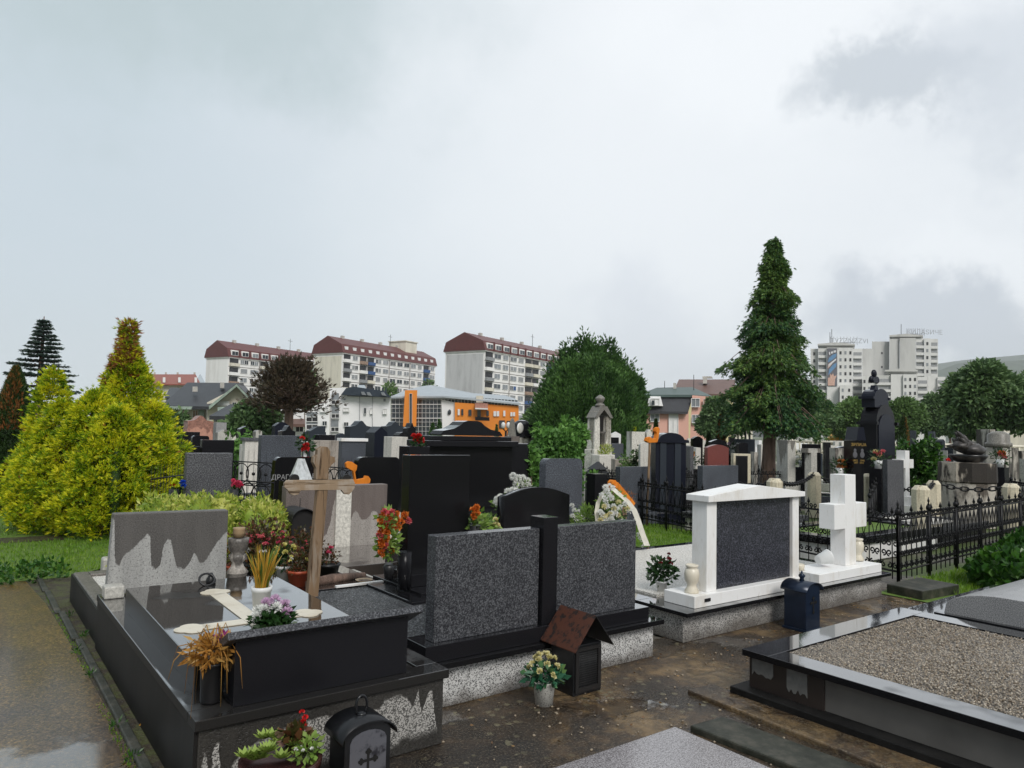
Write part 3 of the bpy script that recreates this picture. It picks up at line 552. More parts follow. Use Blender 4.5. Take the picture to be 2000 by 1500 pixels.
hs = MB().prism([(.885, .376), (1.70, .376), (1.695, .936), (.905, .945)], 5.87, 5.965).build('headstone', ramp_stain('rain_fingered_concrete', ((0, .93), (.03, .90), (.055, .60), (.09, .575), (.115, .64), (.20, .70), (.30, .79), (.325, .77), (.345, .56), (.385, .53), (.42, .56), (.44, .70), (.47, .745), (.50, .73), (.53, .61), (.56, .53), (.63, .515), (.67, .56), (.70, .625), (.725, .61), (.75, .555), (.78, .545), (.81, .565), (.84, .61), (.90, .69), (.96, .75), (1, .78)), .885-1.3, 1.70-1.3, (.40, .40, .385), (.085, .080, .075), 120), loc=(1.3, 5.87, 0), bevel=.008); tag(hs, 'rough grey concrete headstone with dark rain stains running down like fingers', 'headstone')
vase('stone_vase', 'grey stone baluster vase beside the stained concrete headstone', (1.80, 5.93, .376), [(.075, 0), (.075, .06), (.085, .065), (.05, .11), (.04, .14), (.065, .17), (.07, .20), (.05, .215), (.07, .24), (.078, .30), (.08, .33), (.065, .335), (.06, .30)], STONEV)
vase('clay_cup', 'small tan clay cup standing on the grey stone vase', (1.80, 5.93, .712), [(.040, 0), (.045, .03), (.048, .034), (.042, .06), (.048, .075), (.04, .075)], plain('tan_clay', (.36, .25, .14), .7), cat='cup')
o = thing('candle_ring', 'small black metal ring lantern lying tipped on the wet lid', 'lantern', (1.42, 5.28, .5)); m = MB(); m.tube([(1.40+.05*math.cos(a), 5.27+.03*math.sin(a), .54+.035*math.sin(a)) for a in np.linspace(0, 6.28, 15)[:-1]], .008, 6, True); m.build('ring', BLKP, o); m = MB(); m.lathe((1.44, 5.32, .503), [(.03, 0), (.035, .02), (.02, .05), (.008, .07)], 12); m.build('cap', BLKP, o)
# lower grave behind
gd = thing('tomb', 'low mossy tomb frame with white marble chips behind the stained concrete headstone', 'tomb', (1.4, 6.0, 0))
MB().box(.86, .875, 6.05, 7.6, 0, .24).build('side_panel', DSID.m, gd); m = MB(); m.box(.8752, .99, 6.05, 7.6, 0, .25).box(1.85, 2.0, 6.05, 7.6, 0, .25).box(.9902, 1.8498, 7.45, 7.6, 0, .25).build('kerb_stones', STONEV, gd, bevel=.01)
MB().box(.9905, 1.8495, 6.05, 7.4495, .02, .225).build('chippings', GRAVW, gd); 
o = tag(MB().box(1.15, 1.40, 7.9, 8.05, 0, .30).build('stone_block', CONC2, loc=(1.2, 7.9, 0), bevel=.02), 'mossy brown stone block half hidden by variegated leaves', 'block')
b = thing('variegated_shrub', 'small bush of yellow edged leaves beside the mossy stone block', 'shrub', (1.55, 7.75, 0)); leaf_clump((1.5, 7.7, .28), .30, 1300, VAR, b, .055, .026, flat=(1.1, .7, 1.0))
# pots on the grave
def sword_pot(c, label):
    t = thing('potted_plant', label, 'pot plant', c); pot_lathe(c, .042, .056, .155, .004).build('pot', WHITEP, t)
    n = 120; a = nr.uniform(0, 6.28, n); q = nr.uniform(0, .03, n); C = np.stack([c[0]+q*np.cos(a), c[1]+q*np.sin(a), np.full(n, c[2]+.13)], 1); sp = nr.uniform(.02, .30, n); D = np.stack([np.cos(a)*sp, np.sin(a)*sp, np.ones(n)], 1)+CR*nr.uniform(-.05, .22, (n, 1))
    V = []; F = []; 
    for i in range(n):
        Ln = nr.uniform(.14, .30); w_ = nr.uniform(.005, .011); d = unit(D[i]); s_ = unit(np.cross(d, nr.normal(size=3))); p = C[i]; dr = nr.uniform(0, .25)
        b0 = len(V); k = 4
        for j in range(k+1):
            f = j/k; q_ = p+d*Ln*f+np.array([math.cos(a[i])*f*f*dr*.2, math.sin(a[i])*f*f*dr*.2, -f*f*dr*.15]); ww = w_*(1-f)**.6 if j < k else .0006; V += [q_-s_*ww, q_+s_*ww]
        F += [(b0+2*j, b0+2*j+1, b0+2*j+3, b0+2*j+2) for j in range(k)]
    npmesh('leaves', np.array(V), np.array(F), BLADE, t); return t
sword_pot((1.47, 4.36, .496), 'white plastic pot of upright yellow and green sword leaves on the wet lid')
t = thing('chrysanthemum_pot', 'round bunch of mauve and white chrysanthemums in dark leaves on the wet lid', 'flowers', (1.42, 4.00, .49))
BLKc = pot_lathe((1.42, 4.00, .491), .028, .035, .04, .002).build('pot', BLKP, t); leaf_clump((1.42, 4.00, .535), .105, 520, MUML, t, .05, .024, flat=(1.05, 1.05, .55), up=.1)
fc = [(-.055, .03, .62, F_MP), (-.01, .05, .635, F_MP), (.05, .03, .615, F_MP), (-.045, -.03, .60, F_WH), (.02, -.02, .61, F_WH), (.075, -.005, .585, F_MP), (-.075, -.06, .568, F_WH), (-.09, .01, .585, F_WH), (.035, .07, .60, F_MP)]
for a_, b_, z_, mt in fc: 
    p = np.array([1.42, 4.0, 0])+CR*a_*1.0-np.array([CF[0], CF[1], 0])*(b_*-1); p[2] = z_; flower_ball(p, .036, mt, t, kind='mum', n=90)
t = thing('withered_bouquet', 'withered orange and purple flowers drooping from a black ribbed vase', 'flowers', (.95, 3.45, .375)); c0 = (.95, 3.42, .376)
m = MB(); n_ = 28; m.lathe(c0, [(.040, 0), (.045, .01), (.05, .16), (.056, .165), (.056, .175), (.044, .175), (.04, .13)], 28); m.build('vase', BLKP, t)
leaf_clump((.95, 3.42, .60), .085, 420, DRYL, t, .05, .014, flat=(1.3, 1.1, .75), up=.0); leaf_clump((.99, 3.44, .635), .035, 130, leafmat('purple_petals', [(.20, .02, .12), (.38, .08, .26)], .5), t, .022, .012, name='flower_head')
m = MB()
for k in range(16):
    a = nr.uniform(0, 6.28); l = nr.uniform(.10, .26); p = np.array([.95, 3.42, .60]); e = np.array([math.cos(a), math.sin(a), 0]); m.tube([p, p+e*l*.4+(0, 0, nr.uniform(.02, .11)), p+e*l*.8+(0, 0, nr.uniform(-.06, .05)), p+e*l*.9+(0, 0, -nr.uniform(.05, .25))], [.0022, .0024, .002, .0008], 4)
m.build('dry_stalks', DRYL, t)
# front pots and lantern
def lantern(name, label, x0, x1, y0, y1, h, mat, panel=None, top='loop', cross=None, base=.0):
    t = thing(name, label, 'lantern', ((x0+x1)/2, (y0+y1)/2, 0), 'grave lanterns'); cx = (x0+x1)/2; w_ = x1-x0; cy = (y0+y1)/2
    m = MB(); m.prism([(x0, .02), (x1, .02), (x1, h*.78)]+[(cx+w_/2*math.cos(a), h*.78+w_*.26*math.sin(a)) for a in np.linspace(.25, math.pi-.25, 9)]+[(x0, h*.78)], y0, y1); m.build('body', mat, t, bevel=.002)
    MB().box(x0-.012, x1+.012, y0-.012, y1+.012, 0, .02).build('base', mat, t, bevel=.003)
    arc = [(cx+(w_/2+.018)*math.cos(a)*1.02, h*.765+w_*.33*math.sin(a)) for a in np.linspace(0.0, math.pi, 15)]; m = MB(); m.prism(arc+[(x, z-.006) for x, z in arc[::-1]], y0-.022, y1+.022, smooth=True); m.build('roof', mat, t)
    m = MB(); zt = h*.765+w_*.33
    if top == 'loop': m.tube([(cx+.026*math.cos(a), cy, zt+.035+.042*math.sin(a)) for a in np.linspace(-.9, math.pi+.9, 15)], .006, 6); m.ball((cx, cy, zt), .022, .022, .012)
    else: m.lathe((cx, cy, zt-.004), [(.024, 0), (.016, .02), (.02, .03), (.03, .045), (.012, .062), (.004, .085)], 10)
    m.build('finial', mat, t)
    if panel: 
        m = MB(); m.prism([(x0+.022, .05), (x1-.022, .05), (x1-.022, h*.72)]+[(cx+(w_/2-.022)*math.cos(a), h*.72+w_*.22*math.sin(a)) for a in np.linspace(.1, math.pi-.1, 9)]+[(x0+.022, h*.72)], y0-.0035, y0-.0005); m.build('door', panel, t)
    if cross:
        ax, zc, s_ = cross; yy = y0-.006; m = MB()
        m.box(ax-s_*.09, ax+s_*.09, yy, yy+.0025, zc-s_*1.0, zc+s_*.75); m.box(ax-s_*.5, ax-s_*.0901, yy, yy+.0025, zc+s_*.12, zc+s_*.30); m.box(ax+s_*.0901, ax+s_*.5, yy, yy+.0025, zc+s_*.12, zc+s_*.30)
        for dx, dz in ((0, .78), (0, -1.0), (-.52, .21), (.52, .21)):
            for ex, ez in ((.12, 0), (-.12, 0), (0, .12), (0, -.12)): m.prism([(ax+s_*(dx+ex)+math.cos(a)*s_*.12, zc+s_*(dz+ez)+math.sin(a)*s_*.12) for a in np.linspace(0, 6.283, 11)[:-1]], yy-.001*(1+ex*5+ez*9), yy+.002)
        m.build('cross_cutout', plain('matt_black', (.004, .004, .004), .8), t)
    for k in (0, 1): 
        if k == 1: m = MB(); m.ball((x1+.004, cy-.02, h*.52), .012, .016, .018); m.build('latch', mat, t)
    return t
lantern('grave_lantern', 'black arched metal lantern with a black cross on its worn tin door', 1.335, 1.545, 2.86, 3.01, .40, LANT, TIN, 'loop', (1.44, .20, .060))
lantern('grave_lantern', 'blue black metal lantern with gold edged cross beside the white marble tomb', 5.63, 5.84, 3.40, 3.60, .43, BLUEL, None, 'knob', (5.735, .22, .065))
t = thing('potted_plant', 'brown glazed bowl of succulents and red begonia before the terrazzo tomb front', 'pot plant', (1.13, 3.0, 0)); c0 = (1.12, 3.0, 0.0)
m = MB(); m.lathe(c0, [(.07, 0), (.12, .10), (.145, .20), (.162, .215), (.165, .245), (.150, .245), (.135, .20), (.001, .20)], 28); m.build('pot', BROWNP, t)
sl = leafmat('succulent_leaves', [(.16, .26, .04), (.26, .36, .07), (.36, .44, .12)], .4, .15)
for i in range(11):
    a = nr.uniform(0, 6.28); q = nr.uniform(.02, .12); rc = np.array([1.09+q*math.cos(a)-.02, 3.0+q*math.sin(a), .25+nr.uniform(0, .06)]); k = 16; aa = np.linspace(0, 12.6, k); D = np.stack([np.cos(aa), np.sin(aa), np.linspace(.25, 1.4, k)], 1); V, F = kites(np.tile(rc, (k, 1)), D, .05, .024, .0, False); npmesh('rosette', V, F, sl, t)
leaf_clump((1.19, 3.02, .30), .05, 90, BEG, t, .05, .035, up=.5)
for i in range(6): flower_ball((1.20+nr.uniform(-.03, .03), 3.0+nr.uniform(-.03, .03), .335+i*.014), .014, F_RD, t, kind='rose')
for i in range(5): flower_ball((1.21+nr.uniform(-.05, .05), 2.95+nr.uniform(-.03, .03), .285), .010, F_WH, t, kind='rose')
leaf_clump((1.22, 2.97, .27), .055, 110, LGL, t, .035, .02)

# ---------------------------------------------------------------- double grey granite tomb (second in the row)
gb = thing('tomb', 'double tomb with two charcoal speckled granite panels and a black post between them', 'tomb', (3.1, 3.65, 0), 'front row of tombs')
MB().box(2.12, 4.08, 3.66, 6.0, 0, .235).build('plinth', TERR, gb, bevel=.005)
MB().box(2.09, 4.13, 3.60, 4.05, .2352, .27).box(2.09, 2.25, 4.0502, 5.95, .2352, .27).box(3.95, 4.13, 4.0502, 5.95, .2352, .27).box(2.2502, 3.9498, 5.75, 5.95, .2352, .27).build('cover_stone', BLK, gb, bevel=.003)
MB().box(2.17, 4.01, 3.64, 3.88, .2705, .365).build('base_stone', BLK2, gb, bevel=.003)
MB().box(2.25, 3.025, 3.69, 3.79, .3655, .975).build('left_panel', CHAR, gb, bevel=.003); MB().box(3.165, 3.92, 3.69, 3.79, .3655, .975).build('right_panel', CHAR, gb, bevel=.003)
MB().box(3.035, 3.155, 3.66, 3.80, .3655, 1.045).build('post', BLK2, gb, bevel=.003); MB().box(2.2502, 3.9498, 4.0502, 5.7498, .20, .258).build('gravel_bed', GRAVD, gb)
MB().box(2.55, 3.05, 5.735, 5.77, .2715, .287).build('white_strip', WMAR, gb)
# arched black headstone and its flowers, grave behind
ha = thing('headstone', 'polished black headstone with a low arched top behind the grey double tomb', 'headstone', (4.4, 6.35, 0)); m = MB(); z0 = .38; x0, x1 = onY(984, 1000, 6.3)[0], onY(1112, 1000, 6.3)[0]
zs = onY(984, 972, 6.3)[2]; zm = onY(1046, 952, 6.3)[2]; arcp = [(x0+(x1-x0)*k/14, zs+(zm-zs)*math.sin(math.pi*k/14)) for k in range(14, -1, -1)]; m.prism([(x0, z0), (x1, z0)]+arcp, 6.3, 6.42, smooth=True); m.build('slab', BLK, ha)
MB().box(x0-.1, x1+.1, 6.2, 6.55, .0, .38).build('base', BLK2, ha, bevel=.004); MB().box(x0-.1, x1+.1, 6.56, 8.0, .0, .36).build('grave_cover', BLK2, ha, bevel=.004)
# wooden cross and planter
cx, cy = 2.52, 5.62; wc = thing('wooden_cross', 'weathered wooden cross with rounded knobs on its arms leaning slightly, nearest one', 'cross', (cx, cy, 0))
m = MB(); b0 = onY(603, 1225, cy); b1 = onY(628, 955, cy); hw = .043
m.add([(b0[0]-hw, cy-.03, 0), (b0[0]+hw, cy-.03, 0), (b0[0]+hw, cy+.03, 0), (b0[0]-hw, cy+.03, 0), (b1[0]-hw, cy-.03, b1[2]), (b1[0]+hw, cy-.03, b1[2]), (b1[0]+hw, cy+.03, b1[2]), (b1[0]-hw, cy+.03, b1[2])], [(0,3,2,1),(4,5,6,7),(0,1,5,4),(1,2,6,5),(2,3,7,6),(3,0,4,7)]); m.build('shaft', WOOD, wc, bevel=.004)
def poly_px(pts, Y): return [(lambda q: (q[0], q[2]))(onY(x, y, Y)) for x, y in pts]
arm = [(556, 944), (561, 938), (690, 936), (694, 945), (693, 953), (688, 960), (682, 966), (673, 965), (667, 957), (588, 958), (583, 966), (574, 968), (566, 964), (562, 957), (556, 952)]
m = MB(); m.prism(poly_px(arm[::-1], cy-.035), cy-.035, cy-.005); m.build('crossbar', WOODH, wc, bevel=.003)
up_ = [(617, 936), (618, 915), (612, 903), (613, 893), (620, 888), (621, 878), (630, 872), (640, 873), (646, 882), (645, 890), (654, 893), (655, 902), (648, 908), (642, 916), (642, 936)]
m = MB(); m.prism(poly_px(up_[::-1], cy-.02), cy-.02, cy+.035); m.build('head', WOOD, wc, bevel=.003)
m = MB(); kn = lambda x, y, r: m.prism([(q[0]+r*math.cos(a), q[2]+r*math.sin(a)) for q in [onY(x, y, cy+.01)] for a in np.linspace(0, 6.283, 15)[:-1]], cy-.0045, cy+.03); kn(575, 935, .036); kn(676, 935, .036); m.build('knob', SOOT, wc)
# soil box with pots behind the cross
pb = thing('planter', 'dark stone edged planter bed at the foot of the weathered wooden cross', 'planter', (2.5, 5.9, 0)); MB().box(2.05, 2.75, 5.95, 6.9, 0, .27).build('bed', SOIL, pb, bevel=.02); MB().box(2.752, 3.1, 5.96, 6.6, 0, .24).build('slab', CONC2, pb, bevel=.01); m = MB(); m.tube([(2.35, 5.93, .29), (2.6, 5.96, .30), (2.95, 6.05, .28)], [.035, .045, .03], 8); m.build('log', BARK, pb)
vase('saucer', 'tan clay saucer lying on the ground right of the wooden cross', (2.86, 5.87, .272), [(.055, 0), (.075, .015), (.07, .015), (.05, .006), (.001, .006)], plain('tan_saucer', (.33, .25, .16), .6), cat='saucer')
def flowerpot(label, c, r, h, mat, clumps, name='potted_flowers', r0=None):
    t = thing(name, label, 'pot plant', c); pot_lathe(c, r0 or r*.72, r, h, .006).build('pot', mat, t)
    for kind, args in clumps:
        if kind == 'L': dz, rr, n, lm, lf = args; leaf_clump((c[0], c[1], c[2]+h+dz), rr, n, lm, t, lf, lf*.6)
        else:
            n, rr, dz, fr, fm = args
            for i in range(n): a = nr.uniform(0, 6.28); q = rr*nr.uniform(0, 1)**.5; flower_ball((c[0]+q*math.cos(a), c[1]+q*math.sin(a), c[2]+h+dz+nr.uniform(-.03, .05)), fr, fm, t, kind='rose')
    return t
def atY(px, py, Y, z): q = onY(px, py, Y); return (q[0], Y, z)
flowerpot('terracotta plastic pot of pink and white begonias beside the wooden cross', atY(584, 1110, 5.98, .272), .095, .13, TERRA, [('L', (.05, .13, 360, BEG, .035)), ('F', (9, .11, .08, .017, F_YE)), ('F', (8, .09, .06, .012, F_WH))])
flowerpot('white pot of pale yellow flowers left of the terracotta pot', atY(556, 1100, 6.18, .272), .07, .14, WHITEP, [('L', (.06, .11, 220, MUML, .04)), ('F', (11, .10, .12, .03, F_YE))])
flowerpot('black square planter with one pink flower right of the wooden cross', atY(640, 1085, 6.15, .272), .11, .13, BLKP, [('L', (.05, .10, 170, BEG, .035)), ('F', (2, .05, .11, .03, F_MG))])
flowerpot('black pot overflowing with red and pink begonias behind the yellow sword leaves', atY(510, 1100, 6.45, .272), .15, .14, BLKP, [('L', (.13, .26, 1300, BEG, .04)), ('F', (24, .24, .20, .02, F_PK)), ('F', (14, .22, .16, .024, F_MG)), ('F', (5, .2, .1, .02, F_WH))])
flowerpot('clay bowl of red leaved begonias just above the tan clay cup', atY(470, 1080, 6.8, .20), .13, .14, TERRA, [('L', (.10, .20, 600, BEG, .035)), ('F', (16, .18, .14, .016, F_OR))])
flowerpot('low pot of bronze begonias in front of the arched soot black lantern', atY(590, 1080, 6.7, .25), .13, .12, BLKP, [('L', (.08, .20, 620, BEG, .035)), ('F', (12, .18, .12, .016, F_PK))])
for i, (px, py, Y) in enumerate(((500, 1075, 7.2), (540, 1060, 7.35))):
    flowerpot(('bronze leaved begonia clump left of the soot black lantern', 'red begonia clump just under the round dark jar')[i], atY(px, py, Y, .18), .12, .12, BLKP, [('L', (.12, .2, 620, BEG, .035)), ('F', (14, .19, .16, .016, F_PK))])
# rusted arched lantern in front of the pinkish stone
Yl = 7.25; q0 = onY(568, 1060, Yl); q1 = onY(612, 1060, Yl); zt = onY(590, 994, Yl)[2]; t = thing('grave_lantern', 'soot black arched lantern box in front of the pinkish headstone', 'lantern', (q0[0], Yl, 0), 'grave lanterns'); m = MB(); w_ = q1[0]-q0[0]; zz = zt-w_*.45
m.prism([(q0[0], 0), (q1[0], 0), (q1[0], zz)]+[(q0[0]+w_/2+w_/2*math.cos(a), zz+w_*.45*math.sin(a)) for a in np.linspace(.2, math.pi-.2, 9)]+[(q0[0], zz)], Yl, Yl+.28); m.build('body', SOOT, t, bevel=.004); m = MB(); arc = [(q0[0]+w_/2+w_*.56*math.cos(a), zz-.01+w_*.52*math.sin(a)) for a in np.linspace(0, math.pi, 13)]; m.prism(arc+[(x, z-.008) for x, z in arc[::-1]], Yl-.04, Yl+.31); m.tube([(q0[0]+w_/2, Yl+.1, zt), (q0[0]+w_/2, Yl+.1, zt+.10)], .004, 5); m.build('roof', SOOT, t)
vase('stone_jar', 'round dark stone jar left of the pinkish headstone', (onY(534, 1010, 7.9)[0], 7.9, .25), [(.06, 0), (.13, .08), (.15, .16), (.12, .24), (.13, .28), (.10, .28), (.09, .2)], STONEV, cat='jar'); MB_ = MB().box(onY(534, 1010, 7.9)[0]-.16, onY(534, 1010, 7.9)[0]+.16, 7.75, 8.05, 0, .249).build('jar_stand', CONC2, loc=(onY(534, 1010, 7.9)[0], 7.75, 0)); tag(MB_, 'low stone block under the round dark jar', 'block')
# rusty-roofed candle box
t = thing('candle_house', 'dark tin candle house with rusty gabled roof and wire mesh door', 'lantern', (3.2, 3.5, 0)); X0, X1, Y0, Y1 = 3.05, 3.28, 3.37, 3.58
MB().box(X0, X1, Y0, Y1, .0, .30).build('body', LANT, t, bevel=.003)
m = MB(); xm = (X0+X1)/2; za, ze = .485, .29; m.add([(X0-.05, Y0-.07, ze), (xm, Y0-.07, za), (xm, Y1+.05, za), (X0-.05, Y1+.05, ze), (X0-.05, Y0-.07, ze-.006), (xm, Y0-.07, za-.006), (xm, Y1+.05, za-.006), (X0-.05, Y1+.05, ze-.006)], [(0,1,2,3),(7,6,5,4),(0,4,5,1),(3,2,6,7),(0,3,7,4)]); m.build('roof_sheet', RUST, t)
m = MB(); m.add([(X1+.04, Y0-.07, ze), (xm, Y0-.07, za), (xm, Y1+.05, za), (X1+.04, Y1+.05, ze), (X1+.04, Y0-.07, ze-.006), (xm, Y0-.07, za-.006), (xm, Y1+.05, za-.006), (X1+.04, Y1+.05, ze-.006)], [(3,2,1,0),(4,5,6,7),(1,5,4,0),(7,6,2,3),(4,7,3,0)]); m.build('roof_sheet', SOOT, t)
m = MB(); 
for a_ in ((X0+.01, X0+.035, .02, .285), (X1-.035, X1-.01, .02, .285)): m.box(a_[0], a_[1], Y0-.012, Y0-.001, a_[2], a_[3])
m.box(X0+.0352, X1-.0352, Y0-.012, Y0-.001, .02, .05).box(X0+.0352, X1-.0352, Y0-.012, Y0-.001, .265, .285).build('door_frame', SOOT, t)
m = MB(); 
for k in range(1, 16): x = X0+.035+k*(X1-X0-.07)/16; m.tube([(x, Y0-.006, .05), (x, Y0-.006, .265)], .0008, 3)
for k in range(1, 16): z = .05+k*.215/16; m.tube([(X0+.035, Y0-.006, z), (X1-.035, Y0-.006, z)], .0008, 3)
m.build('wire_mesh', plain('wire', (.10, .10, .10), .4, .5, .5), t)
t = thing('potted_flowers', 'speckled white pot of pale yellow artificial roses standing on the wet paving', 'pot plant', (2.83, 3.38, 0)); c0 = (2.83, 3.38, .001); m = MB(); m.lathe(c0, [(.052, 0), (.064, .125), (.068, .13), (.064, .135), (.058, .13), (.055, .11), (.001, .11)], 28); m.build('pot', SPECKP, t)
leaf_clump((2.83, 3.38, .17), .10, 150, leafmat('teal_plastic_leaves', [(.01, .05, .03), (.03, .12, .06), (.25, .35, .08)], .4), t, .055, .034, flat=(1.1, 1.1, .6), up=-.1)
for k in range(17): 
    a = k*2.4; q = .018+.083*(k/17)**.6; zz = .285-.11*(k/17)**1.3; flower_ball((2.83+q*math.cos(a), 3.38+q*math.sin(a), zz), .023, F_CR, t, kind='rose', up=(math.cos(a)*q*9, math.sin(a)*q*9, 1), n=20)

# ---------------------------------------------------------------- white marble tomb with cross
gw = thing('tomb', 'white marble tomb with gabled frame around a dark granite panel on a terrazzo base', 'tomb', (5.5, 3.8, 0), 'front row of tombs')
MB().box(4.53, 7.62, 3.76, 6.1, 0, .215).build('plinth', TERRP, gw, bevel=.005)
MB().box(4.48, 7.66, 3.68, 4.2, .2152, .245).box(4.48, 4.72, 4.2002, 6.1, .2152, .245).box(7.42, 7.66, 4.2002, 6.1, .2152, .245).box(4.7202, 7.4198, 5.9, 6.1, .2152, .245).build('cover_stone', BLK, gw, bevel=.003)
MB().box(4.7202, 7.4198, 4.2002, 5.8998, .2, .262).build('gravel_bed', GRAVW, gw)
MB().box(4.65, 6.12, 3.75, 4.06, .2455, .34).build('base_stone', WMAR, gw, bevel=.004)
MB().box(4.86, 4.985, 3.80, 3.95, .3405, 1.062).build('pillar', WMAR, gw, bevel=.003); MB().box(6.08, 6.18, 3.80, 3.95, .3155, 1.062).build('pillar', WMAR, gw, bevel=.003)
MB().box(4.9855, 6.0795, 3.83, 3.92, .3405, 1.062).build('panel', granite('navy_speckled_granite', ((.36, (.01, .011, .014)), (.5, (.022, .023, .030)), (.63, (.10, .105, .13))), 90, .3, .1), gw)
m = MB(); m.prism([(4.83, 1.0625), (6.22, 1.0625), (6.22, 1.105), (5.52, 1.18), (4.83, 1.112)], 3.76, 3.99); m.build('pediment', WMAR, gw, bevel=.003)
MB().box(4.77, 4.84, 3.743, 3.7495, .285, .31).build('maker_plate', BLKP, gw)
MB().box(6.45, 7.62, 3.76, 4.12, .2455, .33).build('base_stone', WMAR, gw, bevel=.004)
wcx = thing('stone_cross', 'plain white marble cross standing on the white tomb base near the iron fence', 'cross', (7.2, 3.95, .33)); MB().box(7.12, 7.325, 3.87, 4.03, .3305, 1.235).build('shaft', WMAR, wcx, bevel=.004)
MB().box(6.915, 7.1195, 3.868, 4.032, .70, .945).build('arm', WMAR, wcx, bevel=.004); MB().box(7.3255, 7.535, 3.868, 4.032, .70, .945).build('arm', WMAR, wcx, bevel=.004)
vp = [(.055, 0), (.058, .02), (.040, .05), (.036, .07), (.055, .10), (.060, .15), (.052, .19), (.040, .20), (.050, .21), (.052, .225), (.042, .228), (.036, .2)]
for x, y, lab in ((4.75, 3.86, 'white marble vase at the left end of the white tomb base'), (7.55, 3.97, 'white marble vase beside the foot of the white marble cross')): vase('marble_vase', lab, (x, y, .3355), vp, CREAM, 'marble vases of the white tomb')
flowerpot('white pot of dark red roses behind the left marble vase', (4.86, 4.27, .262), .05, .09, WHITEP, [('L', (.08, .12, 260, MUML, .05)), ('F', (9, .11, .16, .02, F_DR))])
t = thing('fallen_pot', 'white plastic pot lying on its side at the foot of the white marble cross', 'pot', (6.86, 4.0, .33)); m = MB(); 
for k in range(1): m.lathe((0, 0, 0), [(.045, 0), (.068, .12), (.073, .125), (.073, .135), (.064, .135), (.06, .1), (.001, .09)], 20)
rot = Matrix.Translation((6.80, 3.98, .40)) @ Matrix.Rotation(R(75), 4, 'Y') @ Matrix.Rotation(R(20), 4, 'X'); m.v = [tuple(rot @ Vector(p)) for p in m.v]; m.build('pot', WHITEP, t)
V_, F_ = kites(np.array([[6.92, 4.0, .40]]*24), nr.normal(size=(24, 3))*.5+(1, 0, 0), .06, .03); npmesh('petals', V_, F_, F_RD, t)
t = thing('flower_wreath', 'red flowers beside the right pillar of the white tomb', 'flowers', (6.45, 4.25, .262)); leaf_clump((6.42, 4.25, .40), .10, 300, F_RD, t, .06, .03, name='petals', flat=(.6, .6, 1.1)); leaf_clump((6.42, 4.25, .28), .08, 90, MUML, t, .06, .03)
t = thing('jar', 'small cream jar standing between the white pillar and the cross', 'jar', (6.5, 4.02, .33)); MB().lathe((6.50, 4.0, .33), [(.05, 0), (.055, .05), (.045, .06)], 16).build('jar_body', CREAM, t)

# ---------------------------------------------------------------- right: gravel grave, pale slabs
gr = thing('tomb', 'low grave full of beige gravel with polished black edging, lower right', 'tomb', (4.8, 1.7, 0))
MB().box(3.86, 6.0, -.5, 2.84, 0, .07).build('footing', DSID.m, gr, bevel=.006)
PLAS = stained('patchy_plaster', (.17, .165, .155), (.045, .035, .028), 40, .13, .25, 5, .7, .15, .06); MB().box(3.965, 5.9, -.5, 2.76, .0702, .262).build('wall', plain('grey_marble_side', (.15, .14, .128), .35, .5, 0, .35, 2.5), gr, bevel=.003)
MB().box(3.955, 3.9648, 2.28, 2.765, .0705, .26).build('end_panel', plain('brown_stone', (.035, .026, .022), .4, .5, 0, .3), gr)
PT = plain('plaster_patch', (.17, .165, .155), .7, .3, 0, .2, 20)
for (a, b_, z0, z1) in ((2.60, 2.745, .14, .25), (2.38, 2.51, .11, .255)):
    g_ = random.Random(int(a*100)); pts = [(a, z1), (b_, z1)]+[(b_+(a-b_)*k/9, z0+g_.uniform(0, .035)) for k in range(10)]; m = MB(); m.prism(pts[::-1], 3.951, 3.9548, 'X'); m.build('plaster_patch', PT, gr)
MB().box(3.90, 4.08, -.5, 2.60, .2622, .30).box(3.90, 5.92, 2.6002, 2.78, .2622, .30).box(5.74, 5.92, -.5, 2.60, .2622, .30).build('edging', BLK, gr, bevel=.002)
# gravel bed: a slightly uneven surface
nx, ny = 90, 140; X = np.linspace(4.0802, 5.7398, nx); Y = np.linspace(-.5, 2.5998, ny); XX, YY = np.meshgrid(X, Y, indexing='ij'); ZZ = .292+.008*np.sin(XX*3.1+1)*np.cos(YY*2.3)+nr.normal(size=XX.shape)*.0022; ZZ[0] = ZZ[-1] = .288; ZZ[:, -1] = .288; V = np.stack([XX, YY, ZZ], -1).reshape(-1, 3); I = np.arange(nx*ny).reshape(nx, ny); F = np.stack([I[:-1, :-1], I[1:, :-1], I[1:, 1:], I[:-1, 1:]], -1).reshape(-1, 4); npmesh('gravel_bed', V, F, GRAV, gr)
# loose pebbles over it
npb = 11000; C = np.stack([nr.uniform(4.10, 5.72, npb), nr.uniform(.3, 2.58, npb), nr.uniform(.290, .300, npb)], 1)
cube = np.array([[-1, -1, -1], [1, -1, -1], [1, 1, -1], [-1, 1, -1], [-.6, -.6, 1], [.6, -.6, 1], [.6, .6, 1], [-.6, .6, 1]], float); q = unit(nr.normal(size=(npb, 3))); s1 = unit(np.cross(q, nr.normal(size=(npb, 3)))); s2 = np.cross(q, s1); B_ = np.stack([q, s1, s2], 1); V = C[:, None, :]+np.einsum('vi,nij->nvj', cube, B_)*(nr.uniform(.0022, .0048, (npb, 1, 1))*np.array([1, 1, 1])); cf = np.array([[0,3,2,1],[4,5,6,7],[0,1,5,4],[1,2,6,5],[2,3,7,6],[3,0,4,7]]); F = (np.arange(npb)[:, None, None]*8+cf[None]).reshape(-1, 4)
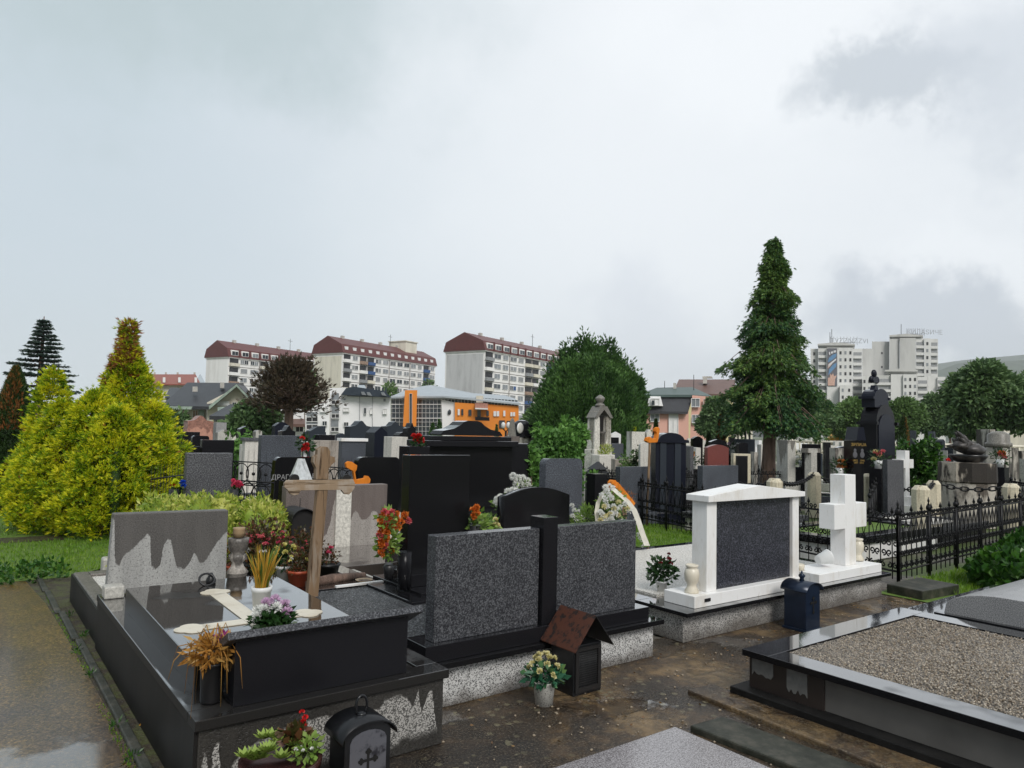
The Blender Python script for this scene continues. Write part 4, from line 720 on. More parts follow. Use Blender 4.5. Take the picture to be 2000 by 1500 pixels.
pm = Mt('pebbles', .5, .5); pm.color(pm.ramp(pm.rand(), (0, (.17, .13, .09)), (.4, (.31, .255, .19)), (.8, (.50, .44, .36)), (1, (.14, .12, .10)))); tag(npmesh('pebbles', V.reshape(-1, 3), F, pm.m, gr), kind='stuff')
gs = thing('tomb', 'pale granite ledger with a curved upper end behind the gravel grave', 'tomb', (6.8, 2.3, 0)); MB().box(6.05, 8.2, -.5, 2.95, 0, .20).build('plinth', BLK2, gs, bevel=.004)
m = MB(); arc = [(2.62, .21), (2.60, .30)]+[(2.60-.42*(1-math.cos(a)), .30+.14*math.sin(a)) for a in np.linspace(.15, math.pi/2, 8)]+[(-.5, .45), (-.5, .21)]; m.prism(arc[::-1], 6.28, 7.9, 'X'); m.build('ledger', PALEG, gs, bevel=.004)
MB().box(6.22, 7.95, -.5, 2.66, .2002, .2498).build('base_stone', BLK2, gs)
o = MB().box(1.75, 3.12, .2, 2.64, 0, .055).build('ledger', PINKG, loc=(2.4, 1.5, 0), bevel=.008); o.name = 'stone_slab'; tag(o, 'flat pale pinkish granite slab lying at the bottom edge of the paving', 'slab')
b = thing('ivy_bush', 'glossy bright green ivy bush by the iron fence at the right', 'bush', (9.6, 3.0, 0)); lobes = [(9.5, 3.1, .15, .7, .5, .28), (10.2, 3.0, .2, .8, .6, .42), (11.0, 2.8, .3, .9, .7, .5), (9.2, 2.5, .12, .7, .5, .25), (10.0, 2.2, .2, .8, .6, .35)]; C, N = lobes_cloud(lobes, 15000, .25); k = C[:, 2] > 0; spray_mesh('leaves', C[k], N[k]*.5+nr.normal(size=N[k].shape)*.6+(0, 0, .3), .085, .07, IVY, b, .1)
m = MB(); lumpy_core(m, lobes, .8); m.build('stems', IVY, b)
sheet('lawn', [(7.72, 6.15), (9.2, 6.15), (10.2, 10.3), (7.72, 10.3)], .007, GRASSG); grass_patch('grass', [(7.72, 6.15), (9.2, 6.15), (10.2, 10.3), (7.72, 10.3)], 9000, .06); sheet('fence_lawn', [(7.7, 3.15), (15, 3.3), (15, 4.1), (8.5, 3.96), (8.3, 3.9), (7.7, 3.85)], .008, GRASSG); grass_patch('grass', [(8.3, 3.25), (14, 3.6), (14, 4.15), (8.4, 3.9)], 5200, .07)

for (x0, x1, y0, y1, h, lab, a_, b_) in ((8.95, 11.6, 4.9, 6.1, .34, 'white sided grave bed with dark rim inside the iron fence behind the white cross', WMAR, BLK2), (12.0, 13.6, 5.0, 6.4, .30, 'dark grave cover between the iron fence and the round flame pedestal', BLK2, CHAR), (9.9, 11.4, 6.9, 8.2, .30, 'pale marble grave bed behind the iron fence and the white tomb', DIRTM, GRAVD)):
    t = thing('low_grave', lab, 'grave', ((x0+x1)/2, y0, 0)); MB().box(x0, x1, y0, y1, 0, h-.10).build('sides', a_, t, bevel=.01); MB().box(x0-.04, x1+.04, y0-.04, y0+.18, h-.0995, h).box(x0-.04, x1+.04, y1-.18, y1+.04, h-.0995, h).box(x0-.04, x0+.18, y0+.1802, y1-.1802, h-.0995, h).box(x1-.18, x1+.04, y0+.1802, y1-.1802, h-.0995, h).build('rim', b_, t, bevel=.006); MB().box(x0+.1803, x1-.1803, y0+.1803, y1-.1803, h-.0993, h-.03).build('bed', GRASSG if b_ is BLK2 else GRAVW, t)
# ---------------------------------------------------------------- wrought iron
def scroll(m, o, ux, c, r, a0, turns, sgn, tr=.009, n=14):
    """spiral in the vertical plane of direction ux, centred c=(u,z)"""
    pts = []
    for k in range(n+1):
        f = k/n; a = a0+sgn*turns*2*math.pi*f; rr = r*(1-.75*f); u = c[0]+rr*math.cos(a); pts.append((o[0]+ux[0]*u, o[1]+ux[1]*u, c[1]+rr*math.sin(a)))
    m.tube(pts, tr, 4)
def iron_fence(name, label, A, B, h=.72, step=.16, mat=IRON, fin=.13, ornate=True, first=True, posts=True, crest=True):
    A = np.array(A, float); B = np.array(B, float); Ln = np.linalg.norm(B-A); ux = (B-A)/Ln; npan = max(1, round(Ln/(step*6))); pl = Ln/npan; st = pl/6
    t = thing(name, label, 'iron fence', (A[0], A[1], 0), 'wrought iron grave fences'); pt = lambda u, z, off=0: (A[0]+ux[0]*u-ux[1]*off, A[1]+ux[1]*u+ux[0]*off, z)
    m = MB(); 
    for z in (h, .14): m.tube([pt(0, z), pt(Ln, z)], .012, 4)
    m.build('rail', mat, t)
    for i in range(npan+1):
        if posts: m = MB(); m.tube([pt(i*pl, 0), pt(i*pl, h+.05)], .021, 6); m.ball(pt(i*pl, h+.09), .032, .032, .04, 8, 6); m.lathe(pt(i*pl, h+.12), [(.018, 0), (.006, .03), (.014, .05), (.001, .10)], 6); m.build('post', mat, t)
    for i in range(npan):
        m = MB(); u0 = i*pl
        for k in range(6):
            u = u0+k*st+st*.5
            m.tube([pt(u, .05), pt(u, h+.02)], .007, 4)
            if k % 2 == 0 or not ornate: m.lathe(pt(u, h+.02), [(.006, 0), (.006, fin*.4), (.020, fin*.52), (.001, fin)], 5)
        m.build('bars', mat, t)
        if ornate:
            m = MB(); U = np.array([ux[0], ux[1]])
            for k in range(6):
                u = u0+k*st; c = u+st*.5; hs_ = h-.14
                for s_ in (-1, 1):
                    scroll(m, A, U, (c+s_*st*.26, .14+hs_*.54), st*.24, math.pi/2, 1.15, -s_); scroll(m, A, U, (c+s_*st*.26, .14+hs_*.34), st*.24, -math.pi/2, 1.15, s_)
                    scroll(m, A, U, (c+s_*st*.24, .14+hs_*.10), st*.22, math.pi/2, 1.1, s_)
                    if crest: scroll(m, A, U, (c+s_*st*.25, h+.045), st*.20, -math.pi/2, 1.1, s_)
                    m.tube([pt(c, h-.01), pt(c+s_*st*.30, h-hs_*.16), pt(c+s_*st*.46, h-hs_*.34), pt(c+s_*st*.40, h-hs_*.42)], .006, 4)
            m.build('scrollwork', mat, t)
    return t
FC = (8.38, 3.95)
iron_fence('iron_fence', 'black iron fence with spear finials and scrolls running to the right from its corner post', FC, (15.3, 4.35), .71, .15)
iron_fence('iron_fence', 'black scrolled iron fence passing behind the white tomb and cross', FC, (9.25, 7.5), .70, .17)
iron_fence('iron_fence', 'dense black iron fence with curled crest behind the orange cross wreath', (9.25, 7.5), (9.85, 10.2), .70, .13)
iron_fence('iron_fence', 'black iron fence with cross finials behind the chained limestone posts', (10.6, 10.9), (14.8, 9.2), .78, .15)
iron_fence('iron_fence', 'far run of black scrolled fence with curled crest in front of the low grey stones', (9.85, 10.25), (12.6, 9.9), .72, .13)
iron_fence('iron_fence', 'black iron fence glimpsed between the flame monument and the right edge', (15.3, 4.4), (19.5, 7.4), .75, .15)
iron_fence('iron_fence', 'short black iron fence crossing between the white cross and the flame monument', (11.0, 5.6), (14.0, 7.0), .66, .17)
def thin_fence(label, px0, d0, px1, d1, h=.95, n=16, rings=True):
    A = G(px0, d0); B = G(px1, d1); Ln = np.linalg.norm(B-A); ux = (B-A)/Ln; t = thing('iron_fence', label, 'iron fence', A, 'thin black grave fences'); pt = lambda u, z: (A[0]+ux[0]*u, A[1]+ux[1]*u, z)
    m = MB()
    for z in (h-.05, h-.42, .25): m.tube([pt(0, z), pt(Ln, z)], .010, 4)
    m.build('rail', IRON, t); m = MB()
    for k in range(n+1): m.tube([pt(Ln*k/n, 0), pt(Ln*k/n, h+.12)], [.008, .002], 4)
    m.build('bars', IRON, t)
    if rings:
        m = MB(); k = 1
        while k < n:
            c = Ln*k/n; r = .16; m.tube([(A[0]+ux[0]*(c+r*math.cos(a)), A[1]+ux[1]*(c+r*math.cos(a)), h-.235+r*math.sin(a)) for a in np.linspace(0, 6.283, 19)[:-1]], .009, 4, True); m.ball(pt(c, h-.235), .028, .028, .028, 7, 5); k += 2
        m.build('rings', IRON, t)
thin_fence('thin black iron fence with rings beyond the upright grey granite stone', 452, 9.6, 540, 9.3, .92, 7)
thin_fence('thin black fence with tall spikes between the yellow thuja and the grey granite stone', 300, 9.0, 362, 9.9, .95, 11, False)
thin_fence('thin black iron fence behind the wooden cross head with round rings', 632, 11.5, 705, 11.0, 1.02, 9)
thin_fence('thin black iron fence running above the white gravel graves', 440, 12.0, 560, 11.4, 1.05, 10)
# chained limestone posts
cps = [(1412, 925, 26), (1513, 934, 30), (1590, 922, 25), (1697, 925, 27), (1797, 948, 34), (1822, 938, 26), (1972, 944, 32)]
labs = ['leftmost chained limestone post, nearest the red headstone', 'chained limestone post seen just above the gable of the white tomb', 'tall stained limestone post left of the white marble cross', 'stained limestone post just right of the white marble cross', 'broad weathered limestone post where the chain sweeps down', 'slim limestone post touching the round flame pedestal', 'limestone post right of the round flame pedestal']
tops = []
for (x, yt, wpx), lab in zip(cps, labs):
    d = .70*FPX/(yt-hor(x)); g0 = G(x, d); r = wpx*d/FPX/2*1.04; zt = W(x, yt, d)[2]; m = MB(); m.lathe(g0, [(r, 0), (r, zt-.06), (r*.62, zt), (.001, zt)], 8, False); o = m.build('stone_post', POSTM, loc=g0); tag(o, lab, 'post', 'limestone posts carrying the chain'); tops.append(np.array([g0[0], g0[1], zt-.03]))
def chain(lab, a, b, sag):
    m = MB(); Ln = np.linalg.norm(b-a)*1.12; n = max(4, int(Ln/.11))
    P_ = [a+(b-a)*k/n+np.array([0, 0, -sag*4*(k/n)*(1-k/n)]) for k in range(n+1)]
    for k in range(n):
        p, q = P_[k], P_[k+1]; t_ = unit(q-p); s_ = unit(np.cross(t_, (0, 0, 1.0))); u_ = np.cross(s_, t_); s_ = s_ if k % 2 else u_; c = (p+q)/2; l = np.linalg.norm(q-p)*.66; m.tube([c+t_*l*math.cos(a_)+s_*.036*math.sin(a_) for a_ in np.linspace(0, 6.283, 11)[:-1]], .013, 4, True)
    return tag(m.build('chain', IRON, loc=a), lab, 'chain', 'iron chains')
for i, j, s_, lab in ((0, 1, .14, 'black iron chain hanging between the leftmost post and the post above the white gable'), (1, 2, .13, 'black iron chain sagging above the right slope of the white gable'), (2, 3, .18, 'black iron chain passing behind the top of the white marble cross'), (3, 5, .20, 'long sagging black chain right of the white marble cross'), (4, 5, .08, 'short black chain dropping beside the broad weathered post'), (5, 6, .10, 'black chain passing behind the round flame pedestal')): chain(lab, tops[i], tops[j], s_)
# flame monument
d = 14.0; fm = thing('flame_monument', 'round stained stone pedestal carrying a dark carved flame in a bowl', 'monument', G(1888, d)); c = G(1888, d); r = 49*d/FPX; zt = W(1888, 903, d)[2]; zm = W(1888, 941, d)[2]
PED = streak('streaked_pedestal_stone', (.52, .48, .42), (.09, .075, .062), 3.0, .46, .55, .3); PED2 = streak('dark_streaked_stone', (.50, .44, .36), (.025, .02, .016), 2.4, .42, .47, .25)
m = MB(); m.lathe(c, [(r*.96, .0), (r*.98, zm-.01)], 20, False); m.build('pedestal', PED, fm); m = MB(); m.lathe(c, [(r*1.0, zm-.009), (r*1.04, zm+.02), (r*1.02, zt)], 12, False); m.build('drum', PED2, fm)
m = MB(); m.lathe((c[0]+.05, c[1], zt), [(r*.28, 0), (r*.5, .02), (r*.66, .10), (r*.70, .145), (r*.62, .15), (r*.55, .12), (.001, .11)], 18); m.v = [(x, y, z) for x, y, z in m.v]; m.build('bowl', plain('dark_bronze', (.03, .03, .03), .3, .5, .4), fm)
m = MB(); g = random.Random(5); pc = np.array([c[0], c[1], zt+.15])
for i in range(26):
    f = g.random(); a = g.uniform(-.5, .5); s0 = pc+CR*(.32*(1-f)*g.uniform(-.4, 1))+np.array([0, 0, .02+.05*g.random()]); e = pc+CR*(-.10-.34*f*g.uniform(.5, 1)+g.uniform(-.02, .12))+np.array([0, 0, .12+.26*g.random()*(.6+f)])-CF*g.uniform(-.12, .12)
    md = (s0+e)/2+np.array([g.uniform(-.04, .04), g.uniform(-.04, .04), .04]); m.tube([s0, md, (md+e)/2+(0, 0, .015), e], [.055, .060, .042, .006], 6)
m.ball(pc+CR*.12+np.array([0, 0, .09]), .26, .2, .12, 12, 8, .12, 4); m.ball(pc-CR*.1+np.array([0, 0, .17]), .22, .16, .10, 12, 8, .15, 6); m.build('flame', plain('flame_stone', (.05, .045, .042), .45, .5, .1, .5, 14), fm)
t = thing('flowers', 'small red flower lying beside the bowl on the round pedestal', 'flowers', (c[0]-.3, c[1], zt)); pp = pc-CR*.36; flower_ball((pp[0], pp[1], zt+.03), .05, F_RD, t, kind='rose'); 

# ---------------------------------------------------------------- headstones, rows behind
def profile(kind, x0, x1, z0, z1, rise):
    w_ = x1-x0; cx = (x0+x1)/2
    if kind == 'flat': return [(x0, z0), (x1, z0), (x1, z1), (x0, z1)]
    if kind == 'arch': return [(x0, z0), (x1, z0)]+[(x1-w_*k/12, z1+rise*math.sin(math.pi*k/12)) for k in range(13)]
    if kind == 'gable': return [(x0, z0), (x1, z0), (x1, z1), (cx, z1+rise), (x0, z1)]
    if kind == 'soft': r = min(.07, w_*.15); return [(x0, z0), (x1, z0)]+[(x1-r+r*math.cos(a), z1-r+r*math.sin(a)) for a in np.linspace(0, math.pi/2, 5)]+[(x0+r+r*math.cos(a), z1-r+r*math.sin(a)) for a in np.linspace(math.pi/2, math.pi, 5)]
    if kind == 'ornate':
        f = [(1, 0), (1.03, .12), (.86, .22), (.74, .30), (.64, .62), (.57, .92), (.5, 1.0)]; rt = [(x0+w_*a, z1+rise*b) for a, b in f]; return [(x0, z0), (x1, z0)]+rt+[(x0+w_*(1-a), z1+rise*b) for a, b in f[:-1][::-1]]
    if kind == 'oval': return [(x0, z0), (x1, z0)]+[(cx+w_/2*1.08*math.cos(a)*(1), z1-rise+rise*math.sin(a)) for a in np.linspace(0, math.pi, 11)]
    if kind == 'taper': return [(x0, z0), (x1, z0), (x1-w_*.12, z1), (x0+w_*.12, z1)]
    if kind == 'step': return [(x0, z0), (x1, z0), (x1, z1), (x1-w_*.25, z1), (x1-w_*.25, z1+rise), (x0+w_*.25, z1+rise), (x0+w_*.25, z1), (x0, z1)]
def stone_front(label, x0, x1, yt, d, kind, rise, mat, th, bed, name, cap, group, bz, bmat):
    """a headstone of the right-hand rows, which are turned towards the main path; built in its own frame"""
    x0 += max(0, (x0-1000)*th/d); p0 = W(x0, yt, d); p1 = W(x1, yt, d); w_ = float(np.linalg.norm((p1-p0)[:2])); z1 = float(p0[2]); c = (p0+p1)/2; c[2] = 0; t = thing(name, label, 'headstone', c, group, rz=-YAW+.08); X0, X1 = -w_/2, w_/2; rs = rise*d/FPX
    m = MB(); m.prism(profile(kind, X0, X1, bz+.001, z1, rs), 0, th); m.build('slab', mat, t, bevel=.006 if kind == 'flat' else 0); ex = .08*(1+.3*w_); MB().box(X0-ex, X1+ex, -.07, th+.07, 0, bz).build('base', bmat or mat, t, bevel=.008)
    if cap: MB().box(X0-.03, X1+.03, -.03, th+.03, z1+.001, z1+.06).build('cap', cap, t)
    return t, X0, X1, 0.0, z1
def stone(label, x0, x1, yt, d, kind='flat', rise=0, mat=BLK, th=.15, bed=1, name='headstone', cap=None, group=None, bz=.22, bmat=None, ym=0, tname=None, zmin=0.0):
    if x0 > 1188 and d >= 13: return stone_front(label, x0, x1, yt, d, kind, rise, mat, th, bed, name, cap, group, bz, bmat)
    dx = th*(.6*FPX+(x0-1000)*.8)/d; mx_ = .42*(x1-x0)
    if dx > mx_: th *= mx_/dx; dx = mx_
    if dx > 0: x0 = x0+dx
    p0 = W(x0, yt, d); Y = p0[1]; X0 = p0[0]; X1 = onY(x1, yt, Y)[0]; z1 = p0[2]-(onY(x0, yt, Y)[2]-p0[2]); rs = rise*d/FPX
    t = thing(name, label, 'headstone', ((X0+X1)/2, Y, 0), group); m = MB(); m.prism(profile(kind, X0, X1, bz+.001, z1, rs), Y, Y+th); m.build('slab', mat, t, bevel=.006 if kind in ('flat',) else 0)
    ex = .08*(1+.3*(X1-X0)); MB().box(X0-ex, X1+ex, Y-.07, Y+th+.07, 0, bz).build('base', bmat or mat, t, bevel=.008)
    if cap: m = MB(); m.box(X0-.03, X1+.03, Y-.03, Y+th+.03, z1+.001, z1+.06).build('cap', cap, t, bevel=.005)
    if bed: 
        s_ = 1 if bed > 0 else -1; ya, yb = (Y+th+.071, Y+th+1.9) if s_ > 0 else (Y-1.9, Y-.071); m = MB(); mm = bmat or mat; m.box(X0-ex, X0-ex+.10, ya, yb, 0, .24).box(X1+ex-.10, X1+ex, ya, yb, 0, .24).box(X0-ex+.1002, X1+ex-.1002, ya if s_ < 0 else yb-.10, ya+.10 if s_ < 0 else yb, 0, .24).build('kerb_frame', mm, t)
        MB().box(X0-ex+.1003, X1+ex-.1003, ya+.1002 if s_ < 0 else ya, yb if s_ < 0 else yb-.1002, 0, .19).build('grave_bed', {1: GRAVD, 2: GRAVW, 3: SOIL, -1: GRAVD, -2: GRAVW}[bed], t)
    return t, X0, X1, Y, z1
def text_object(name, c):
    tmp = bpy.data.objects.new(name, c); COL.objects.link(tmp); bpy.context.view_layer.update(); me = bpy.data.meshes.new_from_object(tmp.evaluated_get(bpy.context.evaluated_depsgraph_get())); me.name = name
    bpy.data.objects.remove(tmp); o = bpy.data.objects.new(name, me); COL.objects.link(o); return o
def lettering(t, s, x, z, y, size, mat, name='inscription'):
    c = bpy.data.curves.new(name, 'FONT'); c.body = s; c.size = size; c.align_x = 'CENTER'; c.extrude = .001; c.materials.append(mat); o = text_object(name, c); o.rotation_euler = (R(90), 0, 0)
    o.parent = t; o.location = (x-t['_o'][0], y-t['_o'][1], z-t['_o'][2]); return o
GOLD = plain('gold_letters', (.55, .36, .10), .4, .5, .5); SILV = plain('pale_letters', (.35, .35, .35), .5); 
S = stone
# left middle
S('upright dark grey granite stone between plastic bouquets by the variegated hedge', 361, 455, 885, 8.6, 'flat', 0, GREYG, .12, 0, bz=.2)
S('wide black headstone with a low square shoulder, second behind the upright grey granite', 391, 458, 859, 11.5, 'flat', 0, BLK2, .14, 1)
S('black headstone with rounded corners peeking left of the wide black one', 373, 409, 851, 13.2, 'soft', 0, BLK2, .12, 1)
S('plain black slab at the edge of the yellow thuja', 338, 391, 843, 15, 'flat', 0, BLK2, .15, 1)
S('low black stone touching the yellow thuja above the thin fence', 326, 398, 872, 11.8, 'flat', 0, BLK2, .2, 0)
S('salmon pink tall headstone with stepped gable top', 359, 417, 824, 21, 'ornate', 13, PINKT, .5, 0, bz=.3)
S('mossy grey headstone with round arched top right of the salmon pink one', 420, 452, 845, 19, 'arch', 6, CONC2, .3, 0)
S('pale grey block between the salmon stone and the yellow house', 417, 443, 825, 26, 'flat', 0, PALEG, .4, 0)
S('white marble block stone with dark top band left of the wide blue grey slab', 473, 506, 861, 14.5, 'flat', 0, DIRTM, .2, -2, cap=GREYG, bmat=DIRTM)
S('wide blue grey granite slab with a white scratch and red roses at its side', 505, 590, 850, 11.8, 'flat', 0, BLUEG, .15, -2, bmat=DIRTM)
S('brown weathered stone with crumbling top behind the wooden cross', 607, 662, 860, 13.2, 'flat', 0, ROUGHB, .16, -2, bmat=CONC2)
S('grey stone with a thin white cap right of the brown weathered stone', 662, 715, 862, 13.8, 'flat', 0, BLUEG, .15, -2, cap=WMAR)
S('navy black gabled headstone in front of the white apartment house', 714, 757, 845, 14.5, 'gable', 12, NAVY, .5, 1, bz=.3)
S('large slate headstone with ornate gable, biggest before the white apartment house', 673, 727, 835, 22, 'ornate', 14, SLATE, .4, 1)
S('slate headstone with ornate gable in front of the glass facade', 745, 788, 834, 24, 'ornate', 11, SLATE, .4, 1)
S('black carved gable stone below the orange wall pillar', 787, 812, 838, 20, 'ornate', 12, BLK2, .4, 1)
S('low black stone with arched top right of the navy gabled headstone', 768, 795, 850, 17, 'arch', 6, BLK2, .3, 1)
S('weathered white marble stone with grey drips beside the red flowers', 750, 797, 853, 12.6, 'flat', 0, DIRTM, .3, 0, bmat=CONC2)
S('black headstone with carved gable right of the pine trunk', 543, 577, 844, 17.5, 'ornate', 13, BLK2, .3, 1)
S('tall dark headstone with round top just left of the pine trunk foot', 531, 566, 832, 23, 'arch', 8, NAVY, .3, 1)
S('slate blue headstone with sloping shoulders by the white house', 598, 634, 842, 21, 'gable', 9, SLATE, .3, 1)
S('flat slate block between two slate gables', 618, 636, 832, 24, 'flat', 0, SLATE, .3, 1)
S('long low black bar stone in front of the white apartment house', 614, 655, 849, 17, 'flat', 0, BLK2, .3, 1)
S('grey tapering stone far left of the glass facade', 655, 676, 850, 26, 'gable', 4, SLATE, .3, 1)
S('dark peaked stone under the green shrub tree', 463, 492, 838, 21, 'gable', 6, BLK2, .3, 1)
S('pale low stone beneath the green shrub tree', 494, 512, 843, 22, 'arch', 3, CONC2, .3, 1)
S('white low kerb stone left of the blue grey slab', 468, 478, 868, 16, 'flat', 0, DIRTM, .2, 0)
t, X0, X1, Y, z1 = S('black headstone with rounded corners and carved name left of the wooden cross head', 532, 641, 893, 9.3, 'soft', 0, BLK, .12, -2, bmat=BLK2)
tw = X1-X0; lettering(t, 'ДРАГОМ', X0+tw*.2, onY(560, 936, Y)[2], Y-.002, .085, SILV); lettering(t, 'БЛ', X0+tw*.78, onY(612, 934, Y)[2], Y-.002, .085, SILV)
S('black headstone with softened corners behind the orange varnished cross', 692, 781, 893, 9.4, 'soft', 0, BLK, .12, 0)
# cellophane-wrapped bouquet in front of the carved name
t = thing('wrapped_bouquet', 'clear cellophane cone of a wrapped bouquet before the carved name', 'bouquet', (*onY(588, 940, 8.6)[:2], .5)); q = onY(588, 940, 8.6); zt = onY(588, 896, 8.6)[2]; CEL = plain('cellophane', (.60, .63, .64), .15, .8, 0, .25, 20); m = MB()
for sgn in (-1, 1): m.add([(q[0], 8.6, zt), (q[0]+sgn*.035, 8.6, zt), (q[0]+sgn*.14, 8.58, q[2]), (q[0]+sgn*.085, 8.58, q[2])], [(0, 1, 2, 3)])
m.lathe((q[0], 8.66, q[2]), [(.13, 0), (.05, zt-q[2]-.05), (.03, zt-q[2])], 7, False); m.build('wrapping', CEL, t); MB().box(q[0]-.2, q[0]+.2, 8.5, 8.8, 0, q[2]).build('stand', BLK2, t)
# blocky big stones in the centre
t, X0, X1, Y, z1 = S('big polished black headstone on stepped base hung with orange roses, centre', 786, 919, 889, 6.15, 'flat', 0, BLK, .14, 0, bz=.02)
MB().box(X0-.06, X1+.3, Y-.35, Y+.5, .0, .30).build('step', BLK2, t, bevel=.004); MB().box(X0-.02, X1+.25, Y-.12, Y+.35, .3003, .40).build('step', BLK2, t, bevel=.004); MB().box(X0-.22, X0-.062, Y-.5, Y+2.2, .0, .28).box(X0-.42, X0-.2202, Y-.5, Y+2.2, 0, .18).build('side_kerb', BLK2, t, bevel=.006)
rx, ry = X0-.05, Y-.14; t2 = thing('rose_garland', 'trailing bunch of orange artificial roses on the big black headstone', 'flowers', (rx, ry, .4), 'orange rose bunches'); MB().lathe((rx-.05, ry, .30), [(.05, 0), (.06, .16), (.06, .30)], 16).build('vase', BLK2, t2)
for k in range(26):
    px = rnd.uniform(742, 768) if k < 15 else rnd.uniform(762, 798); py = 1000+ (k/15)*85 if k < 15 else rnd.uniform(1000, 1030); q = onY(px, py, ry-.03); flower_ball(q, .038 if k > 5 else .034, F_OR if k % 4 else F_PK, t2, kind='rose', up=(-.3, -1, .3), n=22)
for py, n in ((1015, 90), (1050, 110), (1070, 90)): q = onY(757, py, ry); leaf_clump(q, .09, n, LGL, t2, .055, .034)
MB().lathe((*onY(760, 1100, ry-.03)[:2], .40), [(.03, 0), (.05, .1), (.03, .12)], 12).build('base_pot', BLKP, t2)
q = onY(929, 1015, Y-.1); t3 = thing('rose_bunch', 'small bunch of orange roses at the right edge of the big black headstone', 'flowers', q, 'orange rose bunches')
for k in range(9): p = onY(rnd.uniform(921, 934), rnd.uniform(988, 1010), Y-.12); flower_ball(p, .034, F_OR, t3, kind='rose', up=(-.2, -1, .5), n=22)
leaf_clump(onY(936, 1022, Y-.1), .10, 130, LGL, t3, .06, .036); leaf_clump(onY(955, 1028, Y), .09, 120, LGL, t3, .06, .03); 
for k in range(5): flower_ball(onY(rnd.uniform(958, 978), rnd.uniform(1015, 1032), Y-.05), .032, F_CR, t3, kind='rose', n=18)
MB().lathe((q[0], q[1], .4), [(.04, 0), (.05, q[2]-.45)], 12).build('vase', BLKP, t3)
# pinkish stone headstone
t, X0, X1, Y, z1 = S('broad pinkish grey headstone with dripping rain stains behind the wooden cross', 551, 757, 951, 7.8, 'flat', 0, PINKS, .14, 0, bz=.02)
_zp = lambda y: float(onY(655, y, Y)[2]); _tp = lambda x: float((onY(x, 1000, Y)[0]-X0)/(X1-X0))
[c for c in t.children if c.name.startswith('slab')][0].data.materials[0] = ramp_stain('rain_fingered_pink_stone', [(_tp(a), _zp(b)) for a, b in ((548, 1004), (556, 1008), (566, 1015), (580, 1010), (590, 1008), (600, 1030), (612, 1035), (622, 1040), (634, 1046), (640, 1042), (646, 1020), (650, 990), (653, 975), (670, 985), (674, 1017), (680, 1019), (686, 1016), (690, 1005), (695, 1000), (700, 1006), (706, 1018), (716, 1018), (722, 1012), (727, 1002), (735, 1003), (742, 1014), (757, 1012))], (X0-X1)/2, (X1-X0)/2, (.40, .37, .34), (.13, .107, .097), 110)
px_ = (X0*.50+X1*.50)+.05; MB().box(px_-.09, px_+.09, Y-.03, Y-.001, .02, z1-.02).build('middle_strip', PALES, t, bevel=.004); MB().box(X0-.1, X1+.15, Y-1.15, Y-.031, 0, .27).build('ledger', blackstone('brown_wet_stone', (.05, .04, .035), .3, .08, .03), t, bevel=.006)
# orange varnished cross (held by the stone behind)
t = thing('wooden_cross', 'small orange varnished cross with rounded ends leaning over the pinkish headstone', 'cross', (*onY(705, 940, 8.4)[:2], 0)); Yc = 8.4
pts = [(690, 941), (693, 936), (690, 920), (684, 917), (677, 913), (676, 905), (681, 901), (688, 902), (692, 905), (698, 909), (697, 917), (694, 922), (696, 937), (712, 934), (714, 929), (720, 930), (724, 936), (723, 943), (716, 947), (700, 947), (692, 948)]
m = MB(); m.prism(poly_px(pts[::-1], Yc), Yc, Yc+.05); m.build('head', OWOOD, t, bevel=.004); q = onY(700, 945, Yc); m = MB(); m.tube([(q[0], Yc+.03, 0), (q[0], Yc+.03, q[2])], .035, 6); m.build('shaft', OWOOD, t)
# massive black monument
d = 11.2; mt_ = thing('monument', 'massive stepped black monument with a curved ornate crest, centre', 'monument', G(920, d)); p = W(836, 870, d); Y = p[1]; xx = lambda px: onY(px, 870, Y)[0]; zz = lambda px, py: onY(px, py, Y)[2]
MB().box(xx(838), xx(1000), Y, Y+.5, 0, zz(838, 872)).build('body', BLK, mt_, bevel=.006); MB().box(xx(831), xx(1006), Y-.1, Y+.6, zz(838, 871.9), zz(838, 860)).build('cornice', BLK2, mt_, bevel=.01); MB().box(xx(845), xx(999), Y, Y+.5, zz(838, 859.9), zz(845, 851)).build('cornice', BLK2, mt_, bevel=.01)
zb, zp = zz(866, 850), zz(925, 822); xa, xb = xx(864), xx(984); f = [(0, .08), (.04, .30), (.10, .36), (.2, .44), (.30, .68), (.36, .92), (.42, 1), (.58, 1), (.64, .92), (.70, .68), (.80, .44), (.90, .36), (.96, .30), (1, .08)]
m = MB(); m.prism([(xa, zb), (xb, zb)]+[(xa+(xb-xa)*a, zb+(zp-zb)*b) for a, b in f[::-1]], Y+.05, Y+.4); m.build('crest', BLK2, mt_)
MB().box(xx(800), xx(838)-.001, Y-.5, Y+.3, 0, zz(838, 905)).build('side_block', BLK2, mt_, bevel=.006); MB().box(xx(1001), xx(1042), Y+.1, Y+.45, 0, zz(1005, 866)).build('right_wing', BLK2, mt_, bevel=.03); MB().box(xx(830), xx(1045), Y-1.5, Y-.101, 0, .35).build('ledger', BLK2, mt_, bevel=.01)
t = thing('flower_box', 'black box planter of bright red flowers left of the massive black monument', 'planter', G(820, 10.5)); p = W(799, 872, 10.5); Y = p[1]; x0 = p[0]; x1 = onY(840, 872, Y)[0]; MB().box(x0, x1, Y, Y+.3, 0, p[2]).build('box', BLK2, t, bevel=.006)
for i in range(9): flower_ball(onY(rnd.uniform(806, 824), rnd.uniform(852, 866), Y+.1), .055, F_RD, t, kind='rose', n=20)
leaf_clump(onY(816, 866, Y+.1), .10, 90, MUML, t, .06, .04)
t = thing('flowers', 'bunch of red roses at the right edge of the blue grey slab', 'flowers', G(597, 11.6)); 
